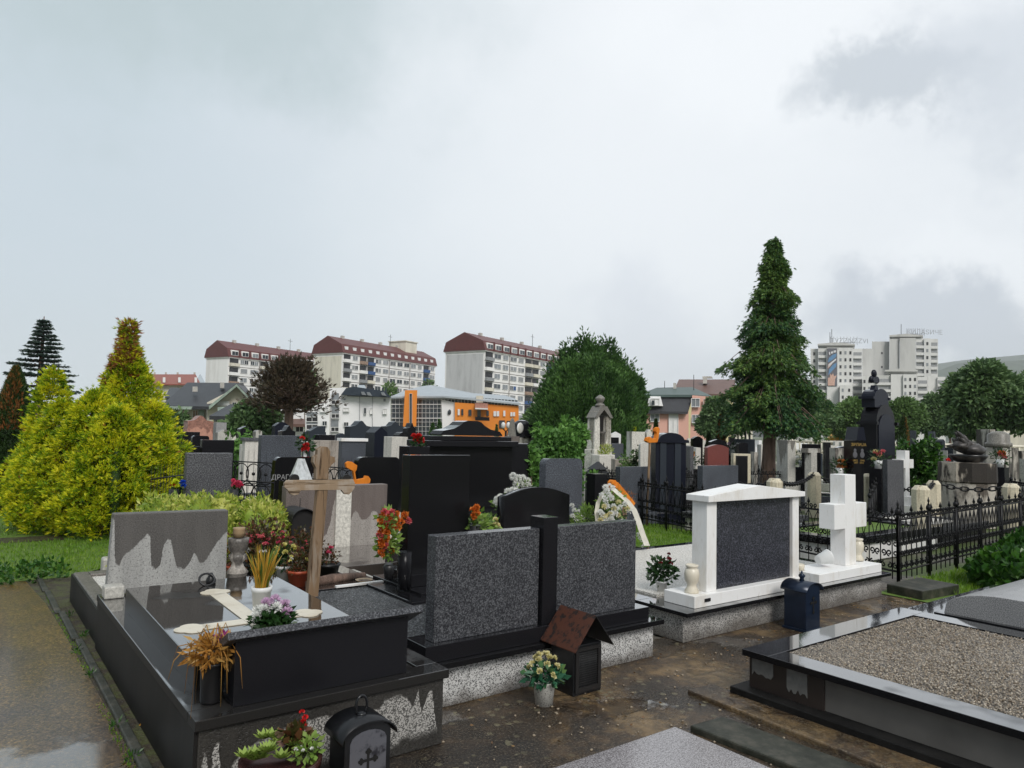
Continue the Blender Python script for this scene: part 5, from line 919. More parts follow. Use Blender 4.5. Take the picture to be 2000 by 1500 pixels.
for px, py, r in ((590, 857, .05), (598, 870, .055), (597, 878, .07), (593, 880, .05)): flower_ball(W(px, py, 11.4), r, F_RD, t, kind='rose', n=22)
leaf_clump(W(597, 866, 11.5), .14, 100, MUML, t, .08, .04); MB().tube([G(597, 11.5), W(597, 862, 11.5)], .03, 6).build('vase', WHITEP, t)
for px, lab, cols, yy in ((346, 'bunch of red, lime and blue plastic flowers left of the upright grey granite', ((338, 948, F_RD), (343, 941, F_LM), (348, 946, F_LM), (352, 951, F_LM), (346, 952, F_LM), (357, 943, F_BL), (358, 950, F_BL), (340, 945, F_LM)), 0), (462, 'magenta plastic flowers right of the upright grey granite', ((456, 941, F_MG), (460, 946, F_MG), (466, 944, F_MG), (470, 949, F_MG), (463, 951, F_MG), (458, 948, F_MG)), 0)):
    t = thing('plastic_flowers', lab, 'flowers', G(px, 8.5), 'plastic bouquets by the grey stone')
    for x, y, mt in cols: flower_ball(W(x, y, 8.5), .042, mt, t, kind='rose', n=26)
    MB().lathe(G(px, 8.5), [(.04, 0), (.055, W(px, 955, 8.5)[2])], 10).build('vase', BLKP, t); leaf_clump(W(px, 958, 8.5), .05, 60, MUML, t, .05, .03)
# centre right
S('speckled blue grey granite stone with round corners in front of the elder bush', 1054, 1138, 896, 8.7, 'soft', 0, BLUEG, .12, 0, bz=.2)
gp = G(1172, 17); gm = thing('gothic_monument', 'tall pale gothic monument topped by an urn, blackened niche in front', 'monument', gp); d = 16.5; X = lambda px, py=870: onY(px, py, gp[1])
zf = lambda py: onY(1172, py, gp[1])[2]; xf = lambda px: onY(px, 860, gp[1])[0]; y0 = gp[1]
MB().box(xf(1153), xf(1183), y0-.32, y0-.02, 0, zf(887)).build('front_block', DIRTM, gm, bevel=.02); MB().box(xf(1161), xf(1196), y0-.01, y0+.34, 0, zf(878)).build('base', PALES, gm, bevel=.02)
for a, b_ in ((1163, 1172), (1185, 1194)): m = MB(); m.prism([(xf(a-1), zf(878)+.001), (xf(b_+1), zf(878)+.001), (xf(b_), zf(818)), (xf((a+b_)/2), zf(803)), (xf(a), zf(818))], y0+.02, y0+.28); m.build('buttress', PALES, gm)
MB().box(xf(1172)+.001, xf(1185)-.001, y0+.12, y0+.26, zf(877.9), zf(812)).build('niche', SOOT, gm); m = MB(); m.lathe((xf(1178.5), y0+.04, zf(878)), [(.07, .0), (.055, .05), (.05, zf(845)-zf(878)-.05), (.09, zf(843)-zf(878))], 10); m.build('column', OLDM, gm)
m = MB(); m.prism([(xf(1161), zf(816)), (xf(1166), zf(816)), (xf(1178.5), zf(800)), (xf(1191), zf(816)), (xf(1196), zf(816)), (xf(1184), zf(793)), (xf(1173), zf(793))], y0-.02, y0+.30); m.build('gable', CONC2, gm)
m = MB(); m.lathe((xf(1178.5), y0+.13, zf(793)+.001), [(.13, 0), (.10, .05), (.05, .07), (.08, .10), (.12, .18), (.11, .20), (.05, .25), (.01, .27)], 12); m.build('urn', CONC2, gm)
t = thing('pot_plant', 'yellowing shrub in the stone trough of the gothic monument', 'pot plant', (xf(1172), y0-.2, zf(887))); leaf_clump((xf(1172), y0-.2, zf(880)), .20, 220, VAR, t, .08, .02, flat=(1, .6, .7), up=1)
t = thing('tin_lantern', 'small black and silver tin lantern before the gothic monument', 'lantern', (*X(1168, 920)[:2], 0)); q = W(1168, 918, 14.5); m = MB(); m.lathe((q[0], q[1], 0), [(.25, 0), (.25, q[2]-.04), (.16, q[2]+.02), (.22, q[2]+.02), (.02, q[2]+.17)], 5, False); m.build('body', BLKP, t)
S('low black grave block with wet top before the gothic monument', 1146, 1186, 926, 12.2, 'flat', 0, BLK2, .8, 0, bz=.1)
S('small white gabled frame stone with black plate right of the gothic monument', 1192, 1213, 848, 25, 'gable', 5, WMAR, .2, 0); S('dark plate set inside the small white gabled frame', 1193, 1209, 854, 24.8, 'flat', 0, BLK2, .05, 0)
S('low dark grey stone beneath the white gabled frame', 1192, 1218, 866, 21, 'flat', 0, BLUEG, .2, 0)
S('pale grey castle like headstone with dripped shoulders', 1227, 1260, 843, 19, 'flat', 0, PALES, .6, 0, bmat=ROUGHB); S('tall pale narrow stone with pointed top beside the castle like one', 1259, 1274, 846, 19, 'gable', 8, PALES, .3, 0)
S('small oval white marble stone on a plinth left of the navy tomb', 1249, 1273, 864, 15, 'oval', 6, DIRTM, .15, 0, bz=.75, bmat=DIRTM)
S('rough pinkish brown stone block under the oval white stone', 1196, 1250, 897, 16, 'flat', 0, ROUGHB, .4, 3); S('low blue grey slab by the orange leaning cross foot', 1202, 1272, 912, 12.6, 'flat', 0, BLUEG, .12, 0)
t, X0, X1, Y, z1 = S('large navy polished tomb of vertical panels with arched cap', 1270, 1341, 864, 13.2, 'flat', 0, NAVY, .5, 0, bz=.2)
m = MB(); w_ = X1-X0; m.prism([(X0-.04, z1+.001), (X1+.04, z1+.001), (X1+.04, z1+.05)]+[(X0+w_*(.5+.42*math.cos(a)), z1+.05+.13*math.sin(a)) for a in np.linspace(.1, math.pi-.1, 9)]+[(X0-.04, z1+.05)], Y-.04, Y+.54); m.build('cap', NAVY, t)
for a in (.14, .62): MB().box(X0+w_*a, X0+w_*(a+.2), Y-.02, Y-.0005, .2, z1-.01).build('panel', SLATE, t)
t = thing('wooden_cross', 'orange varnished cross tilting against the navy polished tomb', 'cross', (*onY(1268, 900, 9.9)[:2], 0)); dd = 13.0; q = W(1275, 860, dd); Yc = q[1]-.15
pts = [(1262, 861), (1264, 855), (1270, 853), (1276, 857), (1281, 856), (1283, 846), (1280, 842), (1281, 836), (1286, 834), (1289, 838), (1288, 845), (1286, 858), (1284, 864), (1268, 865)]; m = MB(); m.prism(poly_px(pts[::-1], Yc), Yc, Yc+.06); m.build('head', OWOOD, t, bevel=.004); e = onY(1272, 862, Yc); f_ = onY(1266, 925, Yc); m = MB(); m.tube([(f_[0], Yc+.03, 0), (e[0], Yc+.03, e[2])], .022, 6); m.build('shaft', WOOD, t)
S('long low charcoal stone behind the ornate fence, left of the first chained post', 1362, 1442, 910, 12.5, 'flat', 0, BLUEG, .12, 0); 
S('dark red headstone with low arched top', 1377, 1424, 874, 16.5, 'arch', 6, REDG, .2, 0, bz=.5, bmat=CONC2)
S('black headstone with arched top left of the small red tipped thuja', 1350, 1373, 857, 24, 'arch', 5, BLK2, .25, 1); S('grey plain stone hidden behind the navy tomb', 1341, 1355, 872, 15.5, 'flat', 0, GREYG, .3, 0); S('white rounded stone left of the dark red headstone', 1353, 1369, 874, 17.5, 'soft', 0, DIRTM, .3, 0)
S('black arched stone just behind the dark red headstone', 1384, 1420, 863, 19.5, 'arch', 5, BLK2, .2, 0)
S('black headstone with a wavy top between the red headstone and the tree trunk', 1438, 1461, 865, 18.5, 'soft', 0, BLK2, .2, 0, bz=.5); S('pale stone frame around a dark plate below the wavy black headstone', 1428, 1467, 886, 15.5, 'flat', 0, POSTM, .15, 0); S('dark plate inside the pale stone frame', 1437, 1461, 890, 15.2, 'flat', 0, BLK2, .1, 0)
S('slate headstone behind the wavy black one', 1434, 1475, 857, 23, 'flat', 0, SLATE, .2, 0); S('black slab right of the thuja with the red tip', 1423, 1436, 853, 27, 'flat', 0, BLK2, .2, 0)
S('stained brown pillar stone next to the tree trunk', 1466, 1481, 883, 17, 'flat', 0, OLDM, .25, 0); S('white marble stone left of the tree trunk', 1480, 1493, 868, 24, 'flat', 0, DIRTM, .3, 0)
t = thing('stone_cross', 'small white stone cross left of the tree trunk', 'cross', G(1485, 25)); q = W(1485, 860, 25); MB().box(q[0]-.09, q[0]+.09, q[1], q[1]+.15, 0, q[2]).build('shaft', WMAR, t); MB().box(q[0]-.28, q[0]-.0905, q[1], q[1]+.15, q[2]-.45, q[2]-.25).box(q[0]+.0905, q[0]+.28, q[1], q[1]+.15, q[2]-.45, q[2]-.25).build('arms', WMAR, t)
S('pale concrete stele with dark drips right of the big conifer trunk', 1520, 1554, 860, 15.8, 'flat', 0, CONC2, .55, 0, bz=.62, bmat=CONC2)
S('black slab right of the dripping concrete stele', 1566, 1604, 867, 17, 'flat', 0, BLK2, .15, 1); S('small dark slab in the distance left of the gold lettered stone', 1608, 1623, 864, 23, 'flat', 0, BLK2, .2, 1); S('weathered white stone with vertical drips left of the gold lettered stone', 1621, 1650, 875, 18, 'flat', 0, OLDM, .3, 0)
t = thing('stone_cross', 'short mossy grey cross stone in front of the black slab', 'cross', G(1590, 15.5)); q = W(1590, 876, 15.5); MB().box(q[0]-.11, q[0]+.11, q[1], q[1]+.15, 0, q[2]).build('shaft', CONC2, t); MB().box(q[0]-.25, q[0]-.1105, q[1], q[1]+.15, q[2]-.09, q[2]).box(q[0]+.1105, q[0]+.25, q[1], q[1]+.15, q[2]-.09, q[2]).build('arms', CONC2, t)
t, X0, X1, Y, z1 = S('black stone with gold lettering and two etched figures before the black chapel monument', 1650, 1687, 860, 13.6, 'flat', 0, BLK, .35, 0, bz=.3)
w_ = X1-X0; xm = (X0+X1)/2; lettering(t, 'ЗРЛИЈА', xm, W(1670, 871, 13.6)[2], Y-.004, .075, GOLD); lettering(t, '1932   1941', xm, W(1670, 901, 13.6)[2], Y-.004, .05, GOLD); lettering(t, '2007   2016', xm, W(1670, 905, 13.6)[2], Y-.004, .04, GOLD)
for k in (-1, 1):
    m = MB(); q = W(1670, 886, 13.6); m.ball((xm+k*.07, Y-.001, q[2]+.06), .028, .003, .035); m.ball((xm+k*.07, Y-.001, q[2]-.02), .045, .003, .06); m.build('etched_figure', plain('etched_grey', (.10, .10, .11), .4), t)
m = MB(); prof = [(Y-.02, z1+.001), (Y+.42, z1+.001), (Y+.30, z1+.27), (Y+.08, z1+.27)]; m.prism([(X0+w_*.22, z1+.001), (X1+.03, z1+.001), (X1-.01, z1+.25), (X0+w_*.42, z1+.25)], Y-.03, Y+.38); m.build('roof_cap', NAVY, t)
# black chapel-like monument
d = 15.2; g0 = G(1722, d); Y = g0[1]; cm = thing('chapel_monument', 'tall black chapel shaped monument with arched niches and a rounded cross on top', 'monument', g0); zq = lambda py: onY(1722, py, Y)[2]; xq = lambda px: onY(px, 850, Y)[0]; xl, xr = xq(1712), xq(1748)
yl = Y+.34; prof = lambda a, b, z0, zs, zt: [(a, z0), (b, z0), (b, zs)]+[(a+(b-a)*(.5+.5*math.cos(q)), zs+(zt-zs)*math.sin(q)) for q in np.linspace(.12, math.pi-.12, 11)]+[(a, zs)]
m = MB(); m.prism(prof(xl, xr, 0, zq(826), zq(789)), Y, yl, smooth=False); m.build('lower_body', BLK2, cm); m = MB(); m.prism(prof(xl+.06, xr-.06, zq(889), zq(838), zq(808)), Y-.02, Y-.001); m.build('niche', NAVY, cm)
MB().box(xl-.07, xl-.001, Y-.05, yl+.05, zq(830), zq(824)).box(xr+.001, xr+.07, Y-.05, yl+.05, zq(830), zq(824)).build('cornice', BLK2, cm)
xl2, xr2 = xq(1711), xq(1739); m = MB(); m.prism(prof(xl2+.02, xr2, zq(796), zq(776), zq(759)), Y+.03, Y+.31); m.build('upper_body', NAVY, cm); MB().box(xl2-.07, xl2+.019, Y+.01, Y+.33, zq(780), zq(775)).box(xr2+.001, xr2+.06, Y+.01, Y+.33, zq(780), zq(775)).build('cornice', NAVY, cm)
xc = xq(1724); yc = Y+.17; m = MB(); m.prism([(xc-.09, zq(762)), (xc+.09, zq(762)), (xc+.04, zq(752)), (xc-.04, zq(752))], yc-.05, yc+.05); m.ball((xc, yc, zq(729)), .085, .05, .09); m.ball((xc-.11, yc, zq(741)), .08, .05, .08); m.ball((xc+.11, yc, zq(741)), .08, .05, .08); m.box(xc-.1, xc+.1, yc-.045, yc+.045, zq(747), zq(736)).build('cross', NAVY, cm)
S('grey dark slab at the foot of the black chapel monument', 1724, 1766, 898, 13.2, 'flat', 0, GREYG, .15, 0)
t = thing('stone_cross', 'white cross on stepped white base right of the black chapel monument', 'cross', G(1772, 15)); q = W(1772, 880, 15); s_ = .1; MB().box(q[0]-.09, q[0]+.09, q[1], q[1]+.18, .45, q[2]).build('shaft', WMAR, t); MB().box(q[0]-.27, q[0]-.0905, q[1], q[1]+.18, q[2]-.36, q[2]-.18).box(q[0]+.0905, q[0]+.27, q[1], q[1]+.18, q[2]-.36, q[2]-.18).build('arms', WMAR, t); MB().box(q[0]-.2, q[0]+.2, q[1]-.1, q[1]+.3, .28, .4495).box(q[0]-.32, q[0]+.32, q[1]-.2, q[1]+.4, 0, .2795).build('steps', WMAR, t)
S('pale pedestal stone behind the white stepped cross', 1756, 1772, 876, 17, 'flat', 0, PALES, .4, 0)
for x0, x1, yt, d, mt, k, lab in ((1779, 1789, 845, 22, BLUEG, 'arch', 'rounded blue grey pillar stone right of the chapel monument'), (1816, 1825, 847, 22, BLUEG, 'arch', 'rounded blue grey pillar stone left of the carved flame'), (1808, 1832, 874, 18, BLK2, 'flat', 'low black stone beneath the rounded pillar'), (1828, 1846, 862, 21, SLATE, 'gable', 'slate gable stone left of the carved flame'), (1836, 1850, 880, 17, DIRTM, 'taper', 'white tapering stone left of the stone bowl'), (1849, 1862, 874, 20, SLATE, 'flat', 'slate block just behind the carved flame tip'),
    (1920, 1933, 839, 17, OLDM, 'flat', 'tall square pillar with pale edge right of the carved flame'), (1963, 1977, 875, 16.5, OLDM, 'flat', 'blackened square pillar right of the column monument'), (1981, 1995, 881, 17, OLDM, 'flat', 'blackened low pillar next to the right picture edge'), (1994, 2012, 897, 16, PALES, 'flat', 'pale low stone at the right picture edge'), (1938, 1950, 861, 22, PALES, 'flat', 'pale slim stone behind the column monument'), (1902, 1914, 866, 20, PALES, 'arch', 'pale arched stone half behind the flame bowl')):
    S(lab, x0, x1, yt, d, k, 4 if k != 'flat' else 0, mt, .45 if mt is OLDM else .3, 0)
t = thing('column_monument', 'dark stone monument with a domed capital right of the square pillar', 'monument', G(1950, 16)); c0 = G(1950, 16); zt = W(1950, 843, 16)[2]; MB().box(c0[0]-.26, c0[0]+.26, c0[1]-.26, c0[1]+.26, 0, .55).build('base', OLDM, t, bevel=.02); MB().box(c0[0]-.19, c0[0]+.19, c0[1]-.19, c0[1]+.19, .5503, zt-.35).build('shaft', OLDM, t, bevel=.02); m = MB(); m.lathe((c0[0], c0[1], zt-.349), [(.20, 0), (.26, .03), (.26, .1), (.22, .12), (.22, .28), (.12, .35), (.01, .36)], 12); m.build('capital', CONC2, t)
for (x, d, yt, lab) in ((1000, 19, 815, 'slender pinkish obelisk right of the massive black monument'),):
    c0 = G(x, d); zt = W(x, yt, d)[2]; zb = W(x, 852, d)[2]; t = thing('obelisk', lab, 'obelisk', c0); MB().box(c0[0]-.14, c0[0]+.14, c0[1]-.14, c0[1]+.14, 0, zb).build('base', PINKS, t); m = MB(); m.lathe((c0[0], c0[1], zb), [(.14, .001), (.07, zt-zb-.08), (.001, zt-zb)], 4, False); m.build('needle', CONC2, t)
# small domed chapel
c0 = G(1022, 30); t = thing('domed_tomb', 'small domed family tomb with dark ribbed roof and a round window', 'tomb', c0); MB().box(c0[0]-.55, c0[0]+.55, c0[1]-.4, c0[1]+.6, 0, W(1022, 845, 30)[2]-.2).build('walls', CONC2, t); m = MB(); zb = W(1022, 845, 30)[2]-.2; H_ = W(1022, 820, 30)[2]-zb; m.lathe((c0[0], c0[1]+.1, zb), [(.62, .001), (.58, H_*.4), (.42, H_*.75), (.2, H_*.95), (.01, H_)], 12, False); m.build('dome', BLK2, t); m = MB(); q = W(1016, 836, 29.4); m.ball((q[0], q[1], q[2]), .17, .05, .22, 12, 8); m.build('round_window', WMAR, t)
# twin lamps
t = thing('street_lamp', 'street lamp with two white oval globes beyond the massive black monument', 'street lamp', G(988, 34)); m = MB(); p = W(988, 843, 34); m.tube([G(988, 34), p], .05, 6); a = W(983, 838, 34); b = W(993, 838, 34); m.tube([a, p, b], .03, 5); m.build('post', IRON, t)
for q in (W(983, 831, 34), W(993, 831, 34)): m = MB(); m.ball(q, .10, .10, .16); m.build('globe', WHITEP, t)
# white mums by the arched stone and the cream wreath with ribbons
def mums(lab, pts, Y, r, group=None):
    t = thing('chrysanthemums', lab, 'flowers', (*onY(pts[0][0], pts[0][1], Y)[:2], 0), group)
    for x, y in pts: flower_ball(onY(x, y, Y), r, F_WH, t, kind='mum', n=100)
    xs = sum(p[0] for p in pts)/len(pts); ys = max(p[1] for p in pts); q = onY(xs, ys+6, Y+.03); leaf_clump(q, r*3, 160, LGL, t, .05, .02); MB().lathe((q[0], q[1], 0), [(.04, 0), (.06, q[2]-.04)], 10).build('vase', BLKP, t)
mums('tall bunch of white chrysanthemums rising behind the arched black headstone', [(1004, 938), (1012, 934), (1021, 934), (1030, 940), (1007, 948), (1016, 946), (1025, 948), (1032, 950), (1002, 930)], 8.3, .06)
mums('white chrysanthemum heads at the left shoulder of the arched black headstone', [(992, 961), (1000, 959), (1009, 960), (972, 976), (976, 984), (978, 972), (970, 982)], 6.7, .05)
mums('white flowers lying right of the arched black headstone', [(1117, 988), (1122, 997), (1118, 1008), (1130, 1000), (1125, 1014), (1138, 1010)], 6.6, .035)
gwr = thing('ribboned_wreath', 'funeral wreath of cream flowers with white satin ribbons behind the grey double tomb', 'wreath', (5.6, 5.8, 0)); Yw = 5.9
g = random.Random(8)
for k in range(46):
    x = g.uniform(1168, 1236); y = g.uniform(965, 1022)
    if abs(x-1200)/36+(1020-y)/85 > 1.15: continue
    flower_ball(onY(x, y, Yw-.16), .036, (F_WH, F_WH, F_CR)[k % 3], gwr, kind='mum', n=70)
for x, y in ((1182, 952), (1190, 950), (1197, 954), (1186, 960), (1175, 968)): flower_ball(onY(x, y, Yw-.14), .038, F_WH, gwr, kind='mum', n=70)
leaf_clump(onY(1195, 985, Yw+.05), .17, 520, LGL, gwr, .06, .016); leaf_clump(onY(1190, 1005, Yw+.05), .17, 300, MUML, gwr, .06, .02); leaf_clump(onY(1148, 1010, Yw+.3), .14, 420, LGL, gwr, .05, .014)
SAT = plain('satin_ribbon', (.66, .64, .56), .3, .5, 0, .15, 12)
def ribbon(pts, wd):
    m = MB(); vs = []; 
    for i, (x, y, o_) in enumerate(pts): a = onY(x-wd/2, y, Yw-.06-o_); b = onY(x+wd/2, y, Yw-.06-o_); vs += [a, b]
    m.add(vs, [(2*i, 2*i+1, 2*i+3, 2*i+2) for i in range(len(pts)-1)], True); return m.build('ribbon', SAT, gwr)
ribbon([(1196, 953, 0), (1210, 966, .02), (1225, 978, .05), (1238, 995, .03), (1246, 1015, .06), (1254, 1040, .02), (1264, 1066, .04)], 11); ribbon([(1186, 953, .02), (1176, 966, .05), (1168, 982, .02), (1165, 1000, .05), (1167, 1018, .03)], 8)
for k in range(14): x = 1250+k*1.0; flower_ball(onY(1244+g.uniform(-5, 7)+k*.9, 1015+k*4, Yw), .022, F_WH, gwr, kind='mum', n=40)
MB().tube([(*onY(1200, 1000, Yw+.1)[:2], .25), onY(1200, 960, Yw+.1)], .02, 5).build('stand', WOOD, gwr)
t = thing('wooden_cross', 'orange wooden cross head with rounded ends poking out behind the ribboned wreath', 'cross', (*onY(1205, 950, 6.3)[:2], 0)); Yc = 6.15; m = MB()
for x, y, r in ((1206, 945, .042), (1202, 952, .036), (1210, 950, .034), (1238, 981, .036), (1241, 988, .032)): q = onY(x, y, Yc); m.prism([(q[0]+r*math.cos(a), q[2]+r*math.sin(a)) for a in np.linspace(0, 6.283, 15)[:-1]], Yc+x*.0001, Yc+.05)
m.build('knobs', OWOOD, t); q1, q2 = onY(1206, 947, Yc), onY(1240, 988, Yc); m = MB(); m.prism([(q1[0]-.03, q1[2]-.02), (q2[0]-.03, q2[2]-.02), (q2[0]+.02, q2[2]+.03), (q1[0]+.02, q1[2]+.03)], Yc+.01, Yc+.04); m.build('arm', OWOOD, t); m = MB(); m.tube([((q1[0]+q2[0])/2, Yc+.03, 0), ((q1[0]+q2[0])/2, Yc+.03, (q1[2]+q2[2])/2)], .03, 6); m.build('shaft', WOOD, t)
b = thing('pine_twigs', 'reddish brown dry twigs behind the ribboned wreath', 'twigs', (*onY(1215, 960, 6.3)[:2], 0)); C = np.array([onY(x, y, 6.25) for x, y in zip(nr.uniform(1182, 1236, 260), nr.uniform(948, 976, 260)) if abs(y-948-(x-1190)*.62) < 11]); spray_mesh('needles', C, nr.normal(size=C.shape), .07, .008, BRNL, b); q = onY(1212, 960, 6.25); MB().tube([(q[0], q[1], 0), q], .012, 5).build('stem', BARK, b)
# flowers on the graves at right
for px, py, d, lab, cols in ((1640, 905, 13.8, 'rust red and green bouquet in cellophane left of the gold lettered stone', (F_OR, BRNL)), (1715, 890, 14.3, 'pink blooms with a large cream lily right of the gold lettered stone', (F_PK, F_CR)), (1815, 878, 17, 'blue and white ribbon flowers on a grave left of the flame pedestal', (F_BL, F_WH)), (1953, 868+20, 15, 'small potted flowers in a white pot right of the flame pedestal', (F_OR, F_PK)), (1566, 890, 17.5, 'white flowers in front of the black slab', (F_WH, F_WH)), (1430, 870, 22, 'pale flowers behind the dark red headstone', (F_WH, F_MP)), (1350, 893, 17, 'orange dried flowers beside the plain grey stone', (F_OR, DRYL))):
    t = thing('grave_flowers', lab, 'flowers', G(px, d), 'flowers on the graves'); g = random.Random(px)
    for k in range(7): flower_ball(W(px+g.uniform(-10, 10), py+g.uniform(-8, 8), d), .06, cols[k % 2], t, kind='rose', n=18)
    leaf_clump(W(px, py+6, d), .18, 120, MUML, t, .09, .03); m = MB(); q = W(px, py+9, d); m.lathe((q[0], q[1], q[2]-.16), [(.06, 0), (.08, .16)], 10); m.build('vase', WHITEP, t); MB().box(q[0]-.12, q[0]+.12, q[1]-.12, q[1]+.12, 0, max(.05, q[2]-.161)).build('stand', BLK2, t)
# far small stones filling the rows
g = random.Random(21); far = [SLATE, BLK2, DIRTM, BLUEG, PALES, OLDM, NAVY, CONC2]
for i in range(64):
    x = (g.uniform(1560, 1995) if i < 36 else g.uniform(1195, 1500) if i < 50 else g.uniform(330, 860)); d = g.uniform(24, 44); wpx = g.uniform(.55, 1.1)*.85*FPX/d; h_ = g.uniform(.85, 1.5); yt = hor(x)+(1.6-h_)*FPX/d
    S('small far headstone among the crowded rows before the cemetery wall' if i < 50 else 'small far headstone in the crowded rows before the houses', x, x+wpx, yt, d, g.choice(['flat', 'arch', 'gable', 'soft']), 3, g.choice(far), .2, 0, group='far headstones by the wall' if i < 50 else 'far headstones before the houses', bz=.15)
g = random.Random(33)
for i in range(40):       # low grave frames lying between the stones
    x = g.uniform(420, 800) if i < 14 else g.uniform(1180, 2000); d = g.uniform(10, 18) if i < 14 else g.uniform(15.5, 24); p = G(x, d); 
    t = thing('low_grave', 'low stone grave frame lying between the headstones of the middle rows', 'grave', p, 'low grave frames'); mt = g.choice([DIRTM, BLK2, CONC2, BLUEG, DIRTM]); a, b_ = .45, 1.0; h_ = g.uniform(.2, .4)
    MB().box(p[0]-a, p[0]+a, p[1]-b_, p[1]-b_+.12, 0, h_).box(p[0]-a, p[0]+a, p[1]+b_-.12, p[1]+b_, 0, h_).box(p[0]-a, p[0]-a+.12, p[1]-b_+.1202, p[1]+b_-.1202, 0, h_).box(p[0]+a-.12, p[0]+a, p[1]-b_+.1202, p[1]+b_-.1202, 0, h_).build('frame', mt, t); MB().box(p[0]-a+.1203, p[0]+a-.1203, p[1]-b_+.1203, p[1]+b_-.1203, 0, h_-.05).build('grave_bed', g.choice([GRAVD, GRAVW, SOIL, GRASSG, GRAVW]), t)
# ---------------------------------------------------------------- trees and shrubs
# golden thuja: three cones of sprays
def gold_thuja():
    b = G(185, 11.0); t = thing('golden_thuja', 'big golden yellow thuja bush with a browned tip behind the stained concrete headstone', 'bush', b); s_ = 11.0/FPX
    parts = [(240, 630, 60, 11.2), (240, 668, 124, 11.1), (250, 700, 184, 11.1), (98, 728, 110, 10.9), (298, 790, 90, 10.8), (318, 838, 60, 10.5), (185, 770, 200, 10.5), (72, 840, 84, 10.7), (122, 790, 160, 10.6), (230, 800, 190, 10.2)]; Cs = []; Ds = []; Br = []
    for px, yt, wpx, d in parts:
        c = G(px, d); H = W(px, yt, d)[2]; r = wpx*d/FPX/2; n = int(6600*r*H/1.3); u = nr.uniform(0, 1, n); a = nr.uniform(0, 6.28, n)
        pr = np.where(u < .42, .56+.44*np.sin(u/.42*math.pi/2), np.minimum(1, ((1-u)/.65))**.72); k = 1+.15*np.sin(a*3+u*7+px)+.15*np.sin(a*6-u*17+px)+.10*np.sin(a*9+u*37); rr = r*pr*k*nr.uniform(.72, 1.05, n)
        nc = n//11; ii = nr.integers(0, nc, n); cr_ = nr.uniform(.05, .085, (n, 1)); C = np.stack([c[0]+rr*np.cos(a), c[1]+rr*np.sin(a), .05+u*(H-.05)], 1); D0 = np.stack([np.cos(a), np.sin(a), np.full(n, .55)], 1); o_ = unit(unit(D0[ii])+nr.normal(size=(n, 3))*.75); C = C[ii]+o_*cr_*.9; D = o_+D0[ii]*.5; u = u[ii]; br = np.zeros(n, bool)
        if px == 240: br = (u > .74) & (nr.uniform(size=n) < .55)
        C += D*nr.uniform(0, .06, (n, 1))*(nr.uniform(size=(n, 1)) < .12); br |= nr.uniform(size=n) < .012
        Cs.append(C); Ds.append(D); Br.append(br)
    C = np.concatenate(Cs); D = np.concatenate(Ds); B_ = np.concatenate(Br)
    c2, d2, l2, w2 = fans(C[~B_], D[~B_], 5, .080, .015, .6); spray_mesh('crown', c2, d2, l2, w2, YELB, t, .2); c2, d2, l2, w2 = fans(C[B_], D[B_], 5, .085, .014, .6); spray_mesh('withered_tip', c2, d2, l2, w2, BRNL, t)
    m = MB()
    for px, yt, wpx, d in parts: c = G(px, d); H = W(px, yt, d)[2]; r = wpx*d/FPX/2; m.lathe(c, [(r*.10, .05), (r*.12, H*.35), (r*.08, H*.6), (.01, H*.75)], 12)
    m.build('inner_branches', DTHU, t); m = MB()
    for px, yt, wpx, d in parts[:3]: m.tube([G(px, d), W(px, yt+60, d)], [.06, .01], 6)
    m.build('trunk', BARK, t)
gold_thuja()
cone_thuja('dark green thuja with rust brown patches at the left picture edge', 28, 13.0, 708, 105, DTHU, 9000, brown=(.55, 1.0, CAMA+.3, .9), lf=.10)
cone_thuja('dark green thuja at the left edge, the one cut by the picture border', -35, 12.6, 735, 90, DTHU, 5000, brown=(.0, .45, CAMA-.3, .9), lf=.10)
# layered spruce
def spruce(label, px, d, ytop, ybot, wpx):
    b = G(px, d, 715); s_ = d/FPX; H = W(px, ytop, d)[2]; zb = max(1.0, W(px, ybot, d)[2]); t = thing('spruce', label, 'tree', b); m = MB(); m.tube([b, (b[0], b[1], H)], [.28, .02], 8); Cs, Ds = [], []; g = random.Random(4); z = zb; R0 = wpx*s_/2
    while z < H*.985:
        f = (z-zb)/(H-zb); r = R0*(1-f)**.92*g.uniform(.88, 1.12); nb = 11
        for k in range(nb):
            a = g.uniform(0, 6.28); rr = r*g.uniform(.75, 1.05); p0 = np.array([b[0], b[1], z]); e = np.array([math.cos(a), math.sin(a), 0]); p1 = p0+e*rr*.55+(0, 0, -rr*.06); p2 = p0+e*rr+(0, 0, rr*.02); m.tube([p0, p1, p2], [.05*(1-f)+.01, .03*(1-f)+.008, .004], 4)
            n = int(16+rr*26); u = nr.uniform(.12, 1, n)[:, None]; P_ = p0*(1-u)**2+2*p1*u*(1-u)+p2*u**2+nr.normal(size=(n, 3))*(.05, .05, .02); sd_ = np.array([-e[1], e[0], 0]); D = e*.8+sd_*nr.uniform(-1, 1, (n, 1))+np.array([0, 0, -.22]); Cs.append(P_); Ds.append(D)
        z += (H-zb)/17*(1.15-.6*f)
    C = np.concatenate(Cs); D = np.concatenate(Ds); c2, d2, l2, w2 = fans(C, D, 3, .20, .05, .5); spray_mesh('crown', c2, d2, l2, w2, SPR2, t); m.build('trunk', BARK, t)
spruce('dark blue green spruce with tiered level branches against the sky at the far left', 80, 36, 617, 800, 165)
